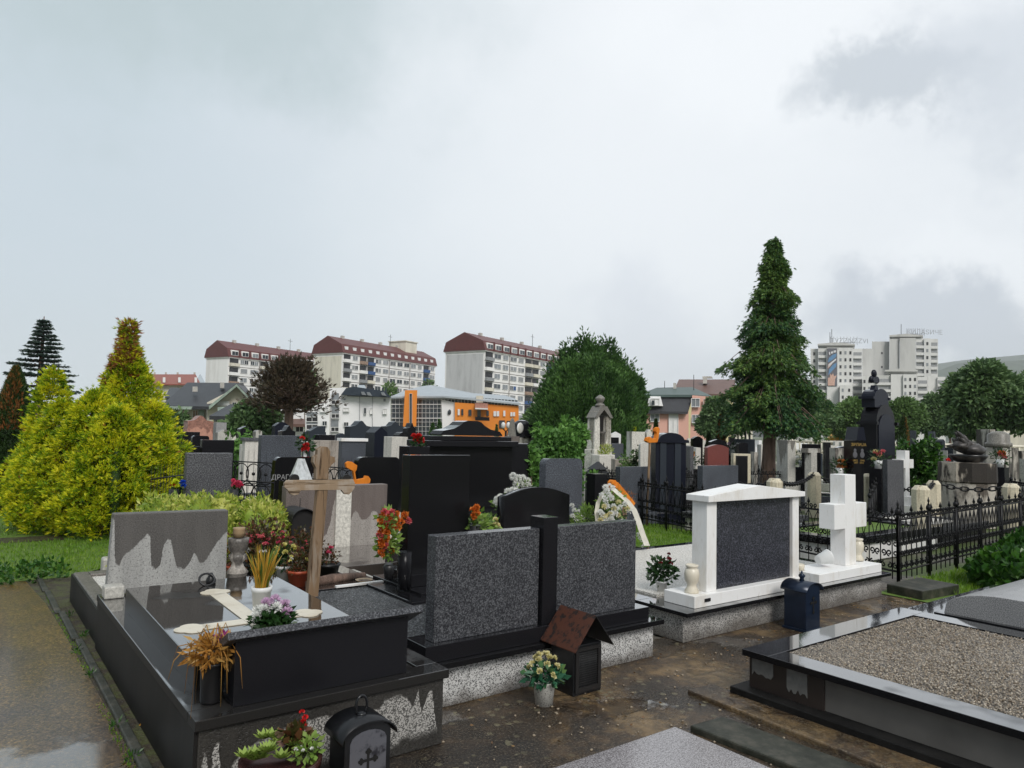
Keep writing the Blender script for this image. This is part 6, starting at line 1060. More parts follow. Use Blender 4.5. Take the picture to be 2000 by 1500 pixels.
# pine with flat irregular crown
def pine(label, px, d, ytop, ybot, wpx):
    b = G(px, d); s_ = d/FPX; t = thing('pine_tree', label, 'tree', b); m = MB(); zt = W(px, ytop, d)[2]; zb = W(px, ybot, d)[2]; m.tube([b, W(px+2, 800, d), W(px, 760, d), W(px+4, 725, d)], [.22, .18, .13, .04], 8); g = random.Random(9); Cs, Ds = [], []
    for k in range(120):
        f = g.random()**.9; z = zb+(zt-zb)*f; prof = .55+.45*math.sin(math.pi*min(1, f*1.05+.22)); prof = prof if f < .55 else prof*(1-(f-.55)*1.35); a = g.uniform(0, 6.28); r = wpx*s_/2*max(.12, prof)*g.uniform(.25, 1.05); p0 = np.array([b[0], b[1], zb+(z-zb)*.65]); e = np.array([b[0]+math.cos(a)*r, b[1]+math.sin(a)*r, z]); m.tube([p0, (p0+e)/2+(0, 0, -.1), e], [.07, .045, .015], 4)
        n = 34; P_ = e+nr.normal(size=(n, 3))*np.array([.30, .30, .17]); Cs.append(P_); Ds.append(unit(P_-e)+np.array([0, 0, .7])+.4*unit(e-p0))
    C = np.concatenate(Cs); D = np.concatenate(Ds); c2, d2, l2, w2 = fans(C, D, 5, .24, .040, .9); spray_mesh('crown', c2, d2, l2, w2, PINE, t); m.build('trunk', BARK, t)
pine('reddish dark pine with a ragged flat crown in front of the apartment slabs', 563, 30, 712, 800, 142)
# round cypress in the middle
def cypress(label, px, d, ytop, wpx):
    b = G(px, d); t = thing('cypress', label, 'tree', b); s_ = d/FPX; Cs, Ds = [], []; m = MB()
    spikes = [(1072, 752, 60), (1090, 705, 70), (1108, 680, 60), (1135, 664, 66), (1150, 668, 60), (1168, 680, 50), (1187, 672, 50), (1200, 690, 50), (1218, 715, 56), (1232, 738, 50), (1243, 742, 26), (1115, 700, 110), (1160, 690, 120), (1195, 720, 110), (1095, 740, 100)]
    for i, (x, yt, w_) in enumerate(spikes):
        for dd in ((-1.2, 0, 1.0) if i > 10 else (0,)):
            dk = d+dd; c = G(x, dk); H = W(x, yt+(10 if dd else 0), dk)[2]; r = w_*s_/2*.86; n = int(3600 if i > 10 else 2200); u = nr.uniform(0, 1, n); a = nr.uniform(0, 6.28, n); pr = np.minimum(1, (1-u)*2.6)**.62*np.minimum(1, .75+u*1.2); rr = r*pr*nr.uniform(.7, 1.06, n)*(1+.14*np.sin(a*4+u*14+x))
            C0 = np.stack([c[0]+rr*np.cos(a), c[1]+rr*np.sin(a), .8+u*(H-.8)], 1); nc = max(3, n//9); ii = nr.integers(0, nc, n); e_ = np.stack([np.cos(a), np.sin(a), a*0], 1)[ii]; q_ = nr.normal(size=(n, 3))*(.09, .09, .20)+e_*.08; Cs.append(C0[ii]+q_); Ds.append(e_*.4+q_*(1.5, 1.5, .3)+(0, 0, .8)); m.lathe((c[0], c[1], .6), [(r*.5, 0), (r*.6, (H-.6)*.4), (r*.36, (H-.6)*.75), (.01, (H-.6)*.88)], 9)
    C = np.concatenate(Cs); D = np.concatenate(Ds); c2, d2, l2, w2 = fans(C, D, 4, .19, .04, .45); spray_mesh('crown', c2, d2, l2, w2, CYP, t); m.build('inner_branches', CYP, t); MB().tube([b, (b[0], b[1], 2.2)], [.3, .25], 8).build('trunk', BARK, t)
cypress('huge round dense cypress right of the tallest apartment slab', 1152, 30, 665, 200)
# tall false cypress with drooping boughs
def tall_conifer(label, px, d, ytop, ybase, wpx):
    b = G(px, d); s_ = d/FPX; t = thing('tall_conifer', label, 'tree', b); H = W(px+8, ytop-4, d)[2]; m = MB(); lean = np.array([CR[0], CR[1], 0])*.10
    m.tube([b, b+lean*.5+(0, 0, 1.0), b+lean+(0, 0, 2.4), b+lean*1.6+(0, 0, H*.6), b+lean*2+(0, 0, H)], [.24, .18, .15, .09, .01], 10); g = random.Random(12); Cs, Ds = [], []; z0 = W(px, 838, d)[2]
    for k in range(350):
        f = (k+g.random())/350; f = f**1.12; z = z0+(H-z0)*f; R_ = wpx*s_/2*(1-f)**.80*(1.0 if f > .1 else .82+f*1.8); a = g.uniform(0, 6.28); cl = 1+.22*math.sin(f*38)+.16*math.sin(a*3+f*20); r = max(.035, R_*g.uniform(.62, 1.08)*cl); e = np.array([math.cos(a), math.sin(a), 0]); p0 = b+lean*(1+f)+np.array([0, 0, z+.1]); p1 = p0+e*r*.6+(0, 0, .10*r); p2 = p0+e*r+(0, 0, -.22*r-.05); m.tube([p0, p1, p2], [.022*(1-f)+.006, .012*(1-f)+.004, .003], 4)
        n = int(40+r*80); u = nr.uniform(.15, 1, n)[:, None]; P_ = p0*(1-u)**2+2*p1*u*(1-u)+p2*u**2; sd_ = np.array([-e[1], e[0], 0]); off_ = nr.uniform(-1, 1, (n, 1)); P_ = P_+sd_*off_*(.12+.22*r*(1-u*.5))+nr.normal(size=(n, 3))*.04+np.array([0, 0, -.05])*nr.uniform(0, 2, (n, 1)); Cs.append(P_); Ds.append(e*.75+sd_*off_*.6+np.array([0, 0, -.55])+nr.normal(size=(n, 3))*.25)
    C = np.concatenate(Cs); D = np.concatenate(Ds); c2, d2, l2, w2 = fans(C, D, 4, .135, .028, .6); spray_mesh('crown', c2, d2, l2, w2, SPR, t, .3); m.build('trunk', BARK, t)
tall_conifer('tall dark green conifer with drooping boughs and a bare reddish trunk, tallest tree', 1498, 20.5, 470, 905, 205)
# small thujas and shrubs
cone_thuja('slim green thuja with a rust red tip beside the dark red headstone', 1408, 22, 806, 30, DTHU, 2600, brown=(.5, 1.0, CAMA, 1.4), lf=.10)
cone_thuja('low green thuja left of the rust tipped one', 1384, 23, 843, 24, DTHU, 1100, lf=.10); cone_thuja('green thuja cone behind the orange cross arm', 1281, 24, 815, 22, DTHU, 1600, lf=.10); cone_thuja('narrow green thuja between the gabled frame and the castle like stone', 1222, 24, 827, 15, CYP, 1200, lf=.10); cone_thuja('tall narrow yellow green thuja before the pink house', 1240, 28, 832, 20, YELB, 700, lf=.10)
cone_thuja('dark thuja pair member with browned side right of the chapel monument', 1765, 26, 810, 34, DTHU, 2400, brown=(.3, 1.0, CAMA+.8, .8), lf=.12); cone_thuja('small green thuja between two rounded pillars', 1809, 27, 838, 16, DTHU, 900, lf=.10); cone_thuja('green thuja half hidden by the white glass wing', 845, 40, 825, 22, CYP, 900, lf=.14); cone_thuja('green thuja beside the lamp before the glass wing', 858, 41, 818, 18, CYP, 900, lf=.14); cone_thuja('tiny thuja left of the twin globe lamp', 970, 34, 828, 14, CYP, 500, lf=.12)
def shrub(label, px, d, ytop, wpx, mat, n, lf, name='shrub', hmin=.1, seed=1):
    b = G(px, d); H = W(px, ytop, d)[2]; r = wpx*d/FPX/2; g = random.Random(seed); t = thing(name, label, 'shrub', b); lobes = [(b[0]+g.uniform(-.6, .6)*r, b[1]+g.uniform(-.6, .6)*r, g.uniform(.3, .82)*H, r*.45, r*.45, H*.2) for _ in range(11)]+[(b[0], b[1], H*.45, r*.75, r*.75, H*.45)]
    lobes += [(b[0]+g.uniform(-1, 1)*r, b[1]+g.uniform(-1, 1)*r, g.uniform(.35, .98)*H, r*.17, r*.17, H*.10) for _ in range(16)]; C, N = lobes_cloud(lobes, n, .7); D = N*.6+nr.normal(size=N.shape)*.9+(0, 0, .15); spray_mesh('leaves', C, D, nr.uniform(.5, 1.3, len(C))*lf, lf*.55, mat, t, .2); m = MB()
    for l in lobes[:9]: m.tube([b, np.array(l[:3])], [.02, .006], 4)
    m.build('stems', BARK, t); return t
shrub('light green elder bush behind the blue grey granite stone', 1094, 13.0, 826, 122, ELD, 11000, .10, seed=3); shrub('small pale elder shoot at the right wing of the massive monument', 1044, 12.6, 862, 30, ELD, 500, .12, seed=5)
shrub('glossy green climbing bush right of the chapel monument', 1795, 16.5, 862, 62, IVY, 3800, .13, seed=6); shrub('low green plants on the rough block by the castle like stone', 1225, 16, 884, 40, BRD2, 700, .09, seed=7); shrub('small dark conical shrub before the castle like stone', 1241, 15.5, 868, 14, DTHU, 500, .08, seed=8)
shrub('fresh green shrub between the round topped stone and the white block stone', 466, 17, 838, 46, ELD, 1800, .12, seed=9); shrub('round green bush showing behind the right side of the golden thuja', 325, 26, 790, 70, BRD, 2600, .2, seed=10); shrub('yellow green bush on a grave before the far balustrade', 1770, 19, 868, 36, ELD, 1200, .1, seed=12)
vh = thing('variegated_hedge', 'long low hedge of yellow green variegated leaves behind the stained concrete headstone', 'hedge', (2.4, 8.4, 0)); lobes = []; g = random.Random(2)
for k in range(26): x = 300+k*9.6; d = 7.4+g.uniform(-.3, .5); c = G(x, d); zt = W(x, g.uniform(966, 990), d)[2]; lobes.append((c[0], c[1], zt*.62, .2, .24, zt*.42))
C, N = lobes_cloud(lobes, 17000, .4); spray_mesh('leaves', C, N*.5+nr.normal(size=N.shape)*.6+(0, 0, .5), nr.uniform(.04, .075, len(C)), .022, VAR, vh, .2); m = MB(); lumpy_core(m, lobes, .8); m.build('stems', VAR, vh)
# broad-leaved trees beyond
broad_tree('rounded green shrub tree in front of the small hip roofed house', 492, 33, 786, 850, 112, BRD, 5200, lf=.28, seed=1)
BT = [(1395, 55, 775, 70, BRD, 5000, 'dark green tree between the pink house and the tall conifer'), (1600, 60, 782, 86, BRD, 5000, 'green tree half behind the tall conifer on its right'), (1668, 62, 776, 96, BRD2, 6500, 'light green round tree left of the black chapel monument'), (1768, 62, 776, 88, BRD2, 6500, 'light green tree right of the black chapel monument'), (1822, 66, 768, 64, BRD, 4200, 'dark green round tree under the lower grey tower'), (1880, 60, 806, 80, BRD2, 3200, 'light green tree low under the big chestnut'), (1730, 70, 805, 90, BRD, 3000, 'green tree mostly hidden behind the chapel monument'), (1855, 70, 812, 70, BRD, 2600, 'low green tree left of the big chestnut'), (1640, 70, 812, 80, BRD, 2600, 'low dark tree behind the yellow roofed hut')]
for px, d, yt, wpx, mt, n, lab in BT: broad_tree(lab, px, d, yt, 852, wpx, mt, int(n*1.7), lf=.30, seed=px)
broad_tree('large dark chestnut tree at the right picture edge', 1930, 34, 706, 858, 160, BRD, 26000, lf=.27, seed=77, nl=16); broad_tree('dark chestnut tree cut by the right picture edge', 2030, 38, 715, 860, 130, BRD, 11000, lf=.27, seed=78, nl=12)
for px, d, yt, wpx, lab in ((760, 150, 748, 60, 'green tree before the middle apartment slab, above the white house roof'), (835, 190, 741, 70, 'green tree between the middle and right apartment slabs'), (605, 150, 718, 30, 'light green tree between the pine and the middle apartment slab'), (1040, 90, 800, 60, 'yellow green tree at the foot of the right apartment slab'), (1060, 60, 780, 50, 'green tree left edge of the huge cypress')): broad_tree(lab, px, d, yt, 850, wpx, BRD2 if px != 835 else BRD, 2600, lf=.006*d, seed=px)

# ---------------------------------------------------------------- hills
def ridge(name, pts, d, mat):
    V = []; n = len(pts); 
    for x, yt in pts: p = W(x, yt, d); V.append((p[0], p[1], p[2]))
    m = MB(); rows = 7; vs = []
    for i, (x, yt) in enumerate(pts):
        p = W(x, yt, d); f = np.array([CF[0], CF[1], 0]); 
        for r_ in range(rows): k = r_/(rows-1); vs.append((p[0]-f[0]*(1-k)*900, p[1]-f[1]*(1-k)*900, p[2]*k**.8+nr.normal()*3*(k > 0)*(k < 1)))
        b_ = p+f*900; vs.append((b_[0], b_[1], 0))
    rr = rows+1
    for i in range(n-1):
        for r_ in range(rr-1): m.f.append((i*rr+r_, (i+1)*rr+r_, (i+1)*rr+r_+1, i*rr+r_+1)); m.sm.append(True)
    m.v = vs; return tag(m.build(name, mat), kind='structure')
HILL = (lambda s: s.color(s.ramp(s.noise(.02, 5, .6), (.35, (.02, .035, .015)), (.7, (.05, .075, .03)))).m)(Mt('forest_hill', .9))
g = random.Random(1); ridge('hill', [(x, yt+g.uniform(-1, 1)) for x, yt in zip(np.linspace(1380, 2500, 40), np.interp(np.linspace(1380, 2500, 40), [1380, 1700, 1840, 1870, 1920, 1960, 2010, 2200, 2500], [815, 765, 722, 709, 701, 706, 702, 670, 690]))], 2300, HILL)
ridge('far_hill', [(x, yt) for x, yt in zip(np.linspace(1000, 2600, 30), np.interp(np.linspace(1000, 2600, 30), [1000, 1300, 1600, 1850, 2600], [820, 790, 760, 706, 640]))], 3300, HILL)

# ---------------------------------------------------------------- buildings
def wallm(name, a, b, sc=.35, streak=.5): s = Mt(name, .85, .3); f = s.noise(sc, 6, .65, (1, 1, .25)); s.color(s.mix(s.math('MULTIPLY', s.step(f, .42, .75), streak), a, b)); return s.m
WALLW = wallm('white_render', (.86, .85, .83), (.58, .56, .52)); WALLC = wallm('cream_render', (.72, .68, .57), (.36, .34, .28), .5, .6); WALLG = wallm('raw_concrete_gable', (.58, .58, .58), (.40, .40, .40), .5, .8); CONCT = wallm('tower_concrete', (.54, .54, .52), (.36, .36, .35), .18, .9); CONCT2 = wallm('tower_white', (.68, .68, .66), (.46, .46, .45), .25, .6)
ORANGE = wallm('orange_render', (.80, .27, .04), (.66, .20, .04), .3, .3); PINKW = wallm('pink_render', (.74, .43, .35), (.62, .36, .30), .3, .3); YELW = wallm('yellow_render', (.68, .60, .34), (.5, .44, .26), .3, .4); PUREW = wallm('new_white_render', (.86, .86, .86), (.70, .70, .70), .3, .2)
def tilem(name, a, b): s = Mt(name, .5, .4); s.color(s.mix(s.noise(1.2, 4), a, b)); s.bump(s.n('ShaderNodeTexWave').outputs[0] if False else s.noise(9, 2), .3, .05); return s.m
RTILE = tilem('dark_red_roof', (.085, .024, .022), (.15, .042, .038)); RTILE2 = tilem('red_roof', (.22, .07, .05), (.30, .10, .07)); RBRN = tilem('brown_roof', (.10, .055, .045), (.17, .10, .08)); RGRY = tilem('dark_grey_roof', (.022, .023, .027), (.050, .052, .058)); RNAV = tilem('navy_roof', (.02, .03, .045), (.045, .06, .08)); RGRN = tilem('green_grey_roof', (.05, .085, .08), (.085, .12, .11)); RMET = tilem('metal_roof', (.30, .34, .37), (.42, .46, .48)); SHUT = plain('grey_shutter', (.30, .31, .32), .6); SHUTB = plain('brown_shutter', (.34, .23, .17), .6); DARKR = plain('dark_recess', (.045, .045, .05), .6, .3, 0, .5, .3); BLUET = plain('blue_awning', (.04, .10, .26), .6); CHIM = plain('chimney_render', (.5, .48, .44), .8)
def quad_px(m, pts, d0, depth):   # solid from an outline given in pixels at distance d0, extruded away from the camera
    a = [W(x, y, d0) for x, y in pts]; f = sum(a)/len(a)-EYE; f[2] = 0; f = unit(f)*depth; b = [p+f for p in a]; n = len(a); m.add(a+b, [tuple(range(n)), tuple(range(2*n-1, n-1, -1))]+[(i, i+n, (i+1) % n+n, (i+1) % n) for i in range(n)])
def bthing(label, px, d, name='house', cat='house'): return thing(name, label, cat, G(px, d))
_winmesh = {}
def winproto(kind, w_, h_):
    """window meshes in the x-z plane, facing -y"""
    k = (kind, round(w_, 1), round(h_, 1))
    if k in _winmesh: return _winmesh[k]
    m = MB(); f = .07; g_ = {'glass': GLASSW, 'curt': CURT, 'shut': SHUT, 'brown': SHUTB, 'blue': BLUET}[kind]
    m2 = MB(); m2.box(f, w_-f, -.03, .05, f, h_-f); m.box(0, w_, -.06, .05, 0, f).box(0, w_, -.06, .05, h_-f, h_).box(0, f, -.06, .05, f, h_-f).box(w_-f, w_, -.06, .05, f, h_-f)
    if kind in ('glass', 'curt') and w_ > 1: m.box(w_/2-f/2, w_/2+f/2, -.055, .05, f, h_-f)
    me = bpy.data.meshes.new('window'); v = m.v+m2.v; fs = m.f+[tuple(i+len(m.v) for i in q) for q in m2.f]; me.from_pydata(v, [], fs); me.materials.append(PVC if kind != 'brown' else SHUTB); me.materials.append(g_)
    for i, p in enumerate(me.polygons): p.material_index = 0 if i < len(m.f) else 1
    _winmesh[k] = me; return me
def win(t, kind, x, y, z, w_, h_, rz=0): o = bpy.data.objects.new('window', winproto(kind, w_, h_)); COL.objects.link(o); o.parent = t; o.location = (x, y, z); o.rotation_euler = (0, 0, rz); return o
def slab_block(label, cpx, yeave, d, Wd, Ln, phi, floors, bays, seed, gmat, roof=True, tower=None):
    """apartment slab in its own frame: x along the long facade, y into the block; origin at the near corner"""
    g = random.Random(seed); e = math.sin(phi)*_f0*0+np.array([0, 0, 0.]); e = math.sin(phi)*_r0+math.cos(phi)*_f0; ang = math.atan2(e[1], e[0]); c = G(cpx, d, yeave); ze = W(cpx, yeave, d)[2]; t = thing('apartment_block', label, 'apartment block', c, 'long apartment slabs with red mansard roofs', rz=ang); fh = 2.8; z0 = ze-floors*fh
    MB().box(.0, Ln, 0, Wd, 0, ze).build('walls', WALLW, t); MB().box(-.06, -.002, .5, Wd-.5, 0, ze-.9).build('end_wall', gmat, t)
    m = MB(); prof = [(-.5, ze+.05), (Wd+.5, ze+.05), (Wd-.4, ze+2.7), (Wd/2, ze+5.3), (.4, ze+2.7)]; m.prism(prof[::-1] if False else prof, -.5, Ln+.5, 'X'); m.build('roof', RTILE if seed != 1 else RTILE, t)
    MB().box(-.3, Ln+.3, -.3, Wd+.3, ze-.25, ze+.049).build('eaves', WALLW, t)
    bw = Ln/bays; cols = [g.random() < .28 for _ in range(bays)]; cols[0] = True
    mb = MB(); mr_ = MB()
    for k in range(bays):
        if k % 3 == 2: mb.box(k*bw+bw-.1, k*bw+bw+.1, -.14, -.001, 0, ze-.26)
    for fl in range(floors-1, -1, -1):
        z = z0+fl*fh
        if z < 2: continue
        if not any(cols): pass
        mb.box(0, Ln, -.07, -.003, z-.08, z+.08)
        for k in range(bays):
            x = k*bw+.35
            if cols[k]: 
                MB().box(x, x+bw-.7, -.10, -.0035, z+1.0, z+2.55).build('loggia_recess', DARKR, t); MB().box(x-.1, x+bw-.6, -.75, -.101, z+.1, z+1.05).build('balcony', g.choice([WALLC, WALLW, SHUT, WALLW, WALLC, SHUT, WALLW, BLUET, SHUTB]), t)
            else: 
                r = g.random()
                if r < .3: win(t, g.choice(['glass', 'curt']), x, -.12, z+1.0, bw-.8, 1.35)
                elif r < .75: win(t, g.choice(['glass', 'glass', 'curt', 'shut']), x, -.12, z+1.0, (bw-.9)/2, 1.3); win(t, g.choice(['shut', 'glass', 'curt', 'blue' if r < .33 else 'shut']), x+(bw-.8)/2, -.12, z+1.0, (bw-.9)/2, 1.3)
                else: win(t, g.choice(['shut', 'curt']), x+.2, -.12, z+1.0, bw-1.3, 1.4)
    mb.build('joints', plain('joint_dark', (.24, .22, .21), .8), t)
    for k in range(bays):
        x = k*bw+.6
        if seed == 3 or seed == 1: MB().box(x, x+bw-1.2, -.30, 1.4, ze+.3, ze+2.2).build('dormer', WALLW, t); win(t, g.choice(['glass', 'curt']), x+.15, -.36, ze+.6, bw-1.5, 1.3); MB().box(x+bw-1.15, x+bw-.9, -.75, 1.2, ze+.1, ze+2.6).build('roof_fin', RTILE, t)
        else: MB().box(x, x+bw*.4, -.15, 1.2, ze+.7, ze+2.0).build('dormer', PVC, t)
    for k in range(5): x = Ln*(k+.6)/5.2; MB().box(x, x+.9, Wd/2-.5, Wd/2+.4, ze+4.6, ze+6.0).build('chimney', CHIM, t); 
    m = MB(); m.tube([(Ln*.62, Wd/2, ze+5), (Ln*.62, Wd/2, ze+9.2)], .08, 4); m.tube([(Ln*.62-1, Wd/2, ze+8.4), (Ln*.62+1, Wd/2, ze+8.4)], .05, 4); m.build('antenna', IRON, t)
    if tower: MB().box(Ln*tower, Ln*tower+6, Wd*.2, Wd*.8, ze+3, ze+7.2).box(Ln*tower-.3, Ln*tower+6.3, Wd*.2-.3, Wd*.8+.3, ze+7.201, ze+7.5).build('lift_house', WALLC, t)
    return t
slab_block('rightmost and tallest white apartment slab with bare grey end wall and red roof', 947, 684, 200, 13.6, 58, R(33), 8, 14, 3, WALLG)
slab_block('middle white apartment slab with cream end wall and lift house on its roof', 670, 689, 215, 12.0, 45, R(31), 7, 13, 2, WALLC, tower=.70)
slab_block('leftmost white apartment slab with dark red roof, behind the pine', 447, 697, 222, 10.6, 46, R(31), 7, 12, 1, WALLW)
# white modern apartment house
t = bthing('new white apartment house with navy roof and stacked loggias right of the pine', 680, 85, 'apartment_house', 'apartment house'); m = MB(); quad_px(m, [(644, 900), (763, 900), (763, 776), (678, 774), (676, 757), (644, 758)][::-1], 85, 14); quad_px(m, [(596, 900), (643.5, 900), (643.5, 777), (620, 790), (596, 806)][::-1], 84, 12); m.build('walls', PUREW, t)
m = MB(); quad_px(m, [(666, 771), (764, 776), (752, 764), (690, 755), (676, 758)][::-1], 84, 12); m.build('roof', RNAV, t)
m = MB()
for x in (703, 716, 728, 746, 752): quad_px(m, [(x, 768), (x+3, 768), (x+3, 757), (x, 757)][::-1], 86, 1.5)
m.build('chimney', RNAV, t)
for x, y in ((707, 768), (718, 769), (746, 769)): m = MB(); quad_px(m, [(x, y+3), (x+9, y+4), (x+4, y-3), (x-2, y-3)][::-1], 83.6, .3); m.build('skylight', CURT, t)
def wpx(t, x0, y0, x1, y1, d, kind='glass', name='window', frame=True):
    s_ = d/FPX; p = W(x0, y1, d); 
    m = MB(); quad_px(m, [(x0, y1), (x1, y1), (x1, y0), (x0, y0)][::-1], d-.12, .1); o = m.build(name, {'glass': GLASSW, 'curt': CURT, 'shut': SHUT, 'brown': SHUTB, 'dark': DARKR, 'white': PVC, 'orange': ORANGE, 'wall': PUREW, 'blue': BLUET, 'yellow': YELW, 'cream': WALLC}[kind], t)
    if frame:
        b = max(.45, min(1.1, (x1-x0)*.1)); m = MB()
        for q in (((x0-b, y1+b), (x1+b, y1+b), (x1+b, y1), (x0-b, y1)), ((x0-b, y0), (x1+b, y0), (x1+b, y0-b), (x0-b, y0-b)), ((x0-b, y1), (x0, y1), (x0, y0), (x0-b, y0)), ((x1, y1), (x1+b, y1), (x1+b, y0), (x1, y0))): quad_px(m, list(q)[::-1], d-.2, .15)
        if x1-x0 > 5: quad_px(m, [((x0+x1)/2-b*.4, y1), ((x0+x1)/2+b*.4, y1), ((x0+x1)/2+b*.4, y0), ((x0+x1)/2-b*.4, y0)][::-1], d-.2, .15)
        f = m.build('window_frame', PVC, t); f.parent = o
    return o
for x, y in ((648, 768), (648, 795), (647, 821)): wpx(t, x, y, x+14, y+13, 85, 'curt', 'loggia', False); wpx(t, x, y+14, x+14, y+21, 84.8, 'dark')
for y in (805, 820): wpx(t, 599, y, 620, y+9, 84, 'curt', 'loggia', False); wpx(t, 599, y+10, 620, y+18, 83.9, 'dark')
for x0, y0, x1, y1, k in ((671, 797, 681, 803, 'white'), (711, 797, 715, 808, 'glass'), (723, 798, 727, 808, 'white'), (748, 799, 755, 808, 'white'), (630, 823, 638, 831, 'glass'), (672, 825, 680, 832, 'glass'), (749, 779, 753, 784, 'shut'), (671, 778, 675, 782, 'shut'), (626, 797, 640, 804, 'white')): wpx(t, x0, y0, x1, y1, 84.9 if x0 > 643 else 83.9, k)
m = MB()
for x in (646, 702, 727): quad_px(m, [(x, 850), (x+.9, 850), (x+.9, 774), (x, 774)][::-1], 84.8, .1)
m.build('drainpipe', SHUT, t)
# orange office building with glass wing
t = bthing('orange and glass office building with a pale metal roof', 890, 110, 'office_building', 'building'); D = 112
m = MB(); quad_px(m, [(866, 900), (888, 900), (888, 786), (862, 780)][::-1], D, 10); m.build('white_wall', PUREW, t); m = MB(); quad_px(m, [(888.3, 900), (1013, 900), (1013, 793), (888.3, 786)][::-1], D-.5, 12); m.build('orange_wall', ORANGE, t)
m = MB(); quad_px(m, [(764, 900), (866, 900), (866, 773), (764, 773)][::-1], D+.3, 12); quad_px(m, [(866.2, 786), (1013, 793), (1012, 782), (866.2, 772)][::-1], D+.8, 10); m.build('glass_wall', GLASSW, t)
m = MB()
for x in np.arange(765, 866, 7.4): quad_px(m, [(x, 850), (x+.55, 850), (x+.55, 773), (x, 773)][::-1], D+.1, .15)
for y in (773, 780.5, 789, 797, 806, 816, 824, 833, 842): quad_px(m, [(764, y+.5+(.9 if y in (789, 816) else 0)), (866, y+.5+(.9 if y in (789, 816) else 0)), (866, y), (764, y)][::-1], D+.05, .15)
for x in np.arange(868, 1012, 6.5): quad_px(m, [(x, 773+(x-866)*.062+13), (x+1, 773+(x-866)*.062+13), (x+1, 772+(x-866)*.07), (x, 772+(x-866)*.07)][::-1], D+.6, .15)
m.build('glazing_bars', PVC, t)
def roof_px(t, pts3, mat, name='roof'):
    m = MB(); n = len(pts3); V = [W(*p) for p in pts3]; m.add(V, [tuple(range(n))]); m.add([p+np.array([0, 0, -.25]) for p in V], [tuple(range(n-1, -1, -1))]); o = n
    for i in range(n): m.f.append((i, i+n, (i+1) % n+n, (i+1) % n)); m.sm.append(False)
    return m.build(name, mat, t)
roof_px(t, [(762, 775, D-.5), (866, 773, D-.8), (940, 778, D-.5), (925, 768, D+6), (880, 762, D+8), (842, 752, D+9), (825, 754, D+9), (792, 762, D+6)], RMET); roof_px(t, [(866, 773, D-.9), (1017, 788, D-1), (1005, 778, D+5), (985, 772, D+8), (925, 768, D+8), (880, 760, D+9)], RMET)
m = MB(); quad_px(m, [(787, 833), (813, 833), (815, 762), (791, 762)][::-1], D-2.5, 2.5); m.build('orange_pillar', ORANGE, t); wpx(t, 800, 769, 804.5, 828, D-2.5, 'glass')
for x0, y0, x1, y1, k in ((894, 799, 898, 811, 'white'), (901, 799, 905, 811, 'glass'), (915, 800, 921, 812, 'glass'), (932, 801, 939, 819, 'glass'), (950, 802, 955, 812, 'glass'), (964, 803, 969, 813, 'white'), (970, 803, 975, 813, 'white'), (983, 802, 987, 813, 'white'), (997, 805, 1001, 813, 'white'), (1002, 805, 1006, 813, 'white'), (975, 821, 986, 836, 'dark'), (990, 822, 1000, 834, 'dark')): wpx(t, x0, y0, x1, y1, D-.6, k, frame=k == 'white' and False)
m = MB(); quad_px(m, [(928, 797), (953, 798), (953, 788), (928, 787)][::-1], D-2, 1.4); m.build('balcony', plain('rust_pink_balcony', (.42, .20, .15), .7), t); m = MB(); quad_px(m, [(928, 799), (953, 800), (953, 797.5), (928, 796.5)][::-1], D-2.2, 1.6); m.build('balcony_slab', PVC, t); m = MB(); quad_px(m, [(928, 821), (956, 822), (956, 815), (928, 814)][::-1], D-2, .2); m.build('balcony_rail', IRON, t); m = MB(); quad_px(m, [(930, 786), (944, 786), (944, 773), (930, 773)][::-1], D-.9, 2); m.build('roof_dormer', WALLC, t)
m = MB(); c = W(878, 805, D-.1); m.ball(c, .34, .1, .42, 14, 8); m.build('round_window', GLASSW, t)
# cream gabled house
t = bthing('cream two storey house with mint trimmed dark roof and a wide gable', 400, 58); D = 60
m = MB(); quad_px(m, [(322, 880), (404, 880), (404, 790), (322, 790)][::-1], D, 8); quad_px(m, [(404.3, 880), (489, 880), (489, 778), (463, 756), (404.3, 786)][::-1], D-1, 9); m.build('walls', WALLC, t)
roof_px(t, [(314, 792, D-1.2), (408, 794, D-1.8), (462, 749, D-1.6), (476, 748, D+4), (366, 747, D+7)], RGRY); roof_px(t, [(462, 749, D-1.6), (493, 781, D-1.6), (497, 776, D+6), (474, 748, D+6)], RGRY)
m = MB(); quad_px(m, [(312, 799), (408, 800), (408, 794.5), (312, 793)][::-1], D-1.6, .5); quad_px(m, [(408, 800), (462, 755), (462, 750), (408, 793)][::-1], D-2.0, .4); quad_px(m, [(462, 755), (492, 786), (492, 781), (462, 750)][::-1], D-2.0, .4); quad_px(m, [(388, 835), (399, 835), (399, 801), (388, 801)][::-1], D-.2, .1); m.build('trim', plain('mint_trim', (.32, .40, .34), .7), t)
for x0, y0, x1, y1, k in ((357, 803, 367, 813, 'brown'), (377, 802, 386, 818, 'brown'), (375, 820, 386, 830, 'shut'), (357, 824, 366, 836, 'white'), (426, 803, 444, 815, 'glass'), (454, 786, 461, 796, 'glass'), (472, 786, 479, 797, 'brown'), (425, 785, 447, 791, 'white')): wpx(t, x0, y0, x1, y1, D if x0 < 404 else D-1, k)
m = MB(); quad_px(m, [(425, 802), (450, 802), (450, 794), (425, 795)][::-1], D-2.2, 1.0); m.build('balcony', plain('mint_balcony', (.34, .42, .37), .7), t); m = MB(); quad_px(m, [(430, 758), (438, 758), (438, 747), (430, 747)][::-1], D+2, 1); quad_px(m, [(376, 765), (386, 765), (386, 755), (376, 755)][::-1], D+1, 1); m.build('chimney', CHIM, t)
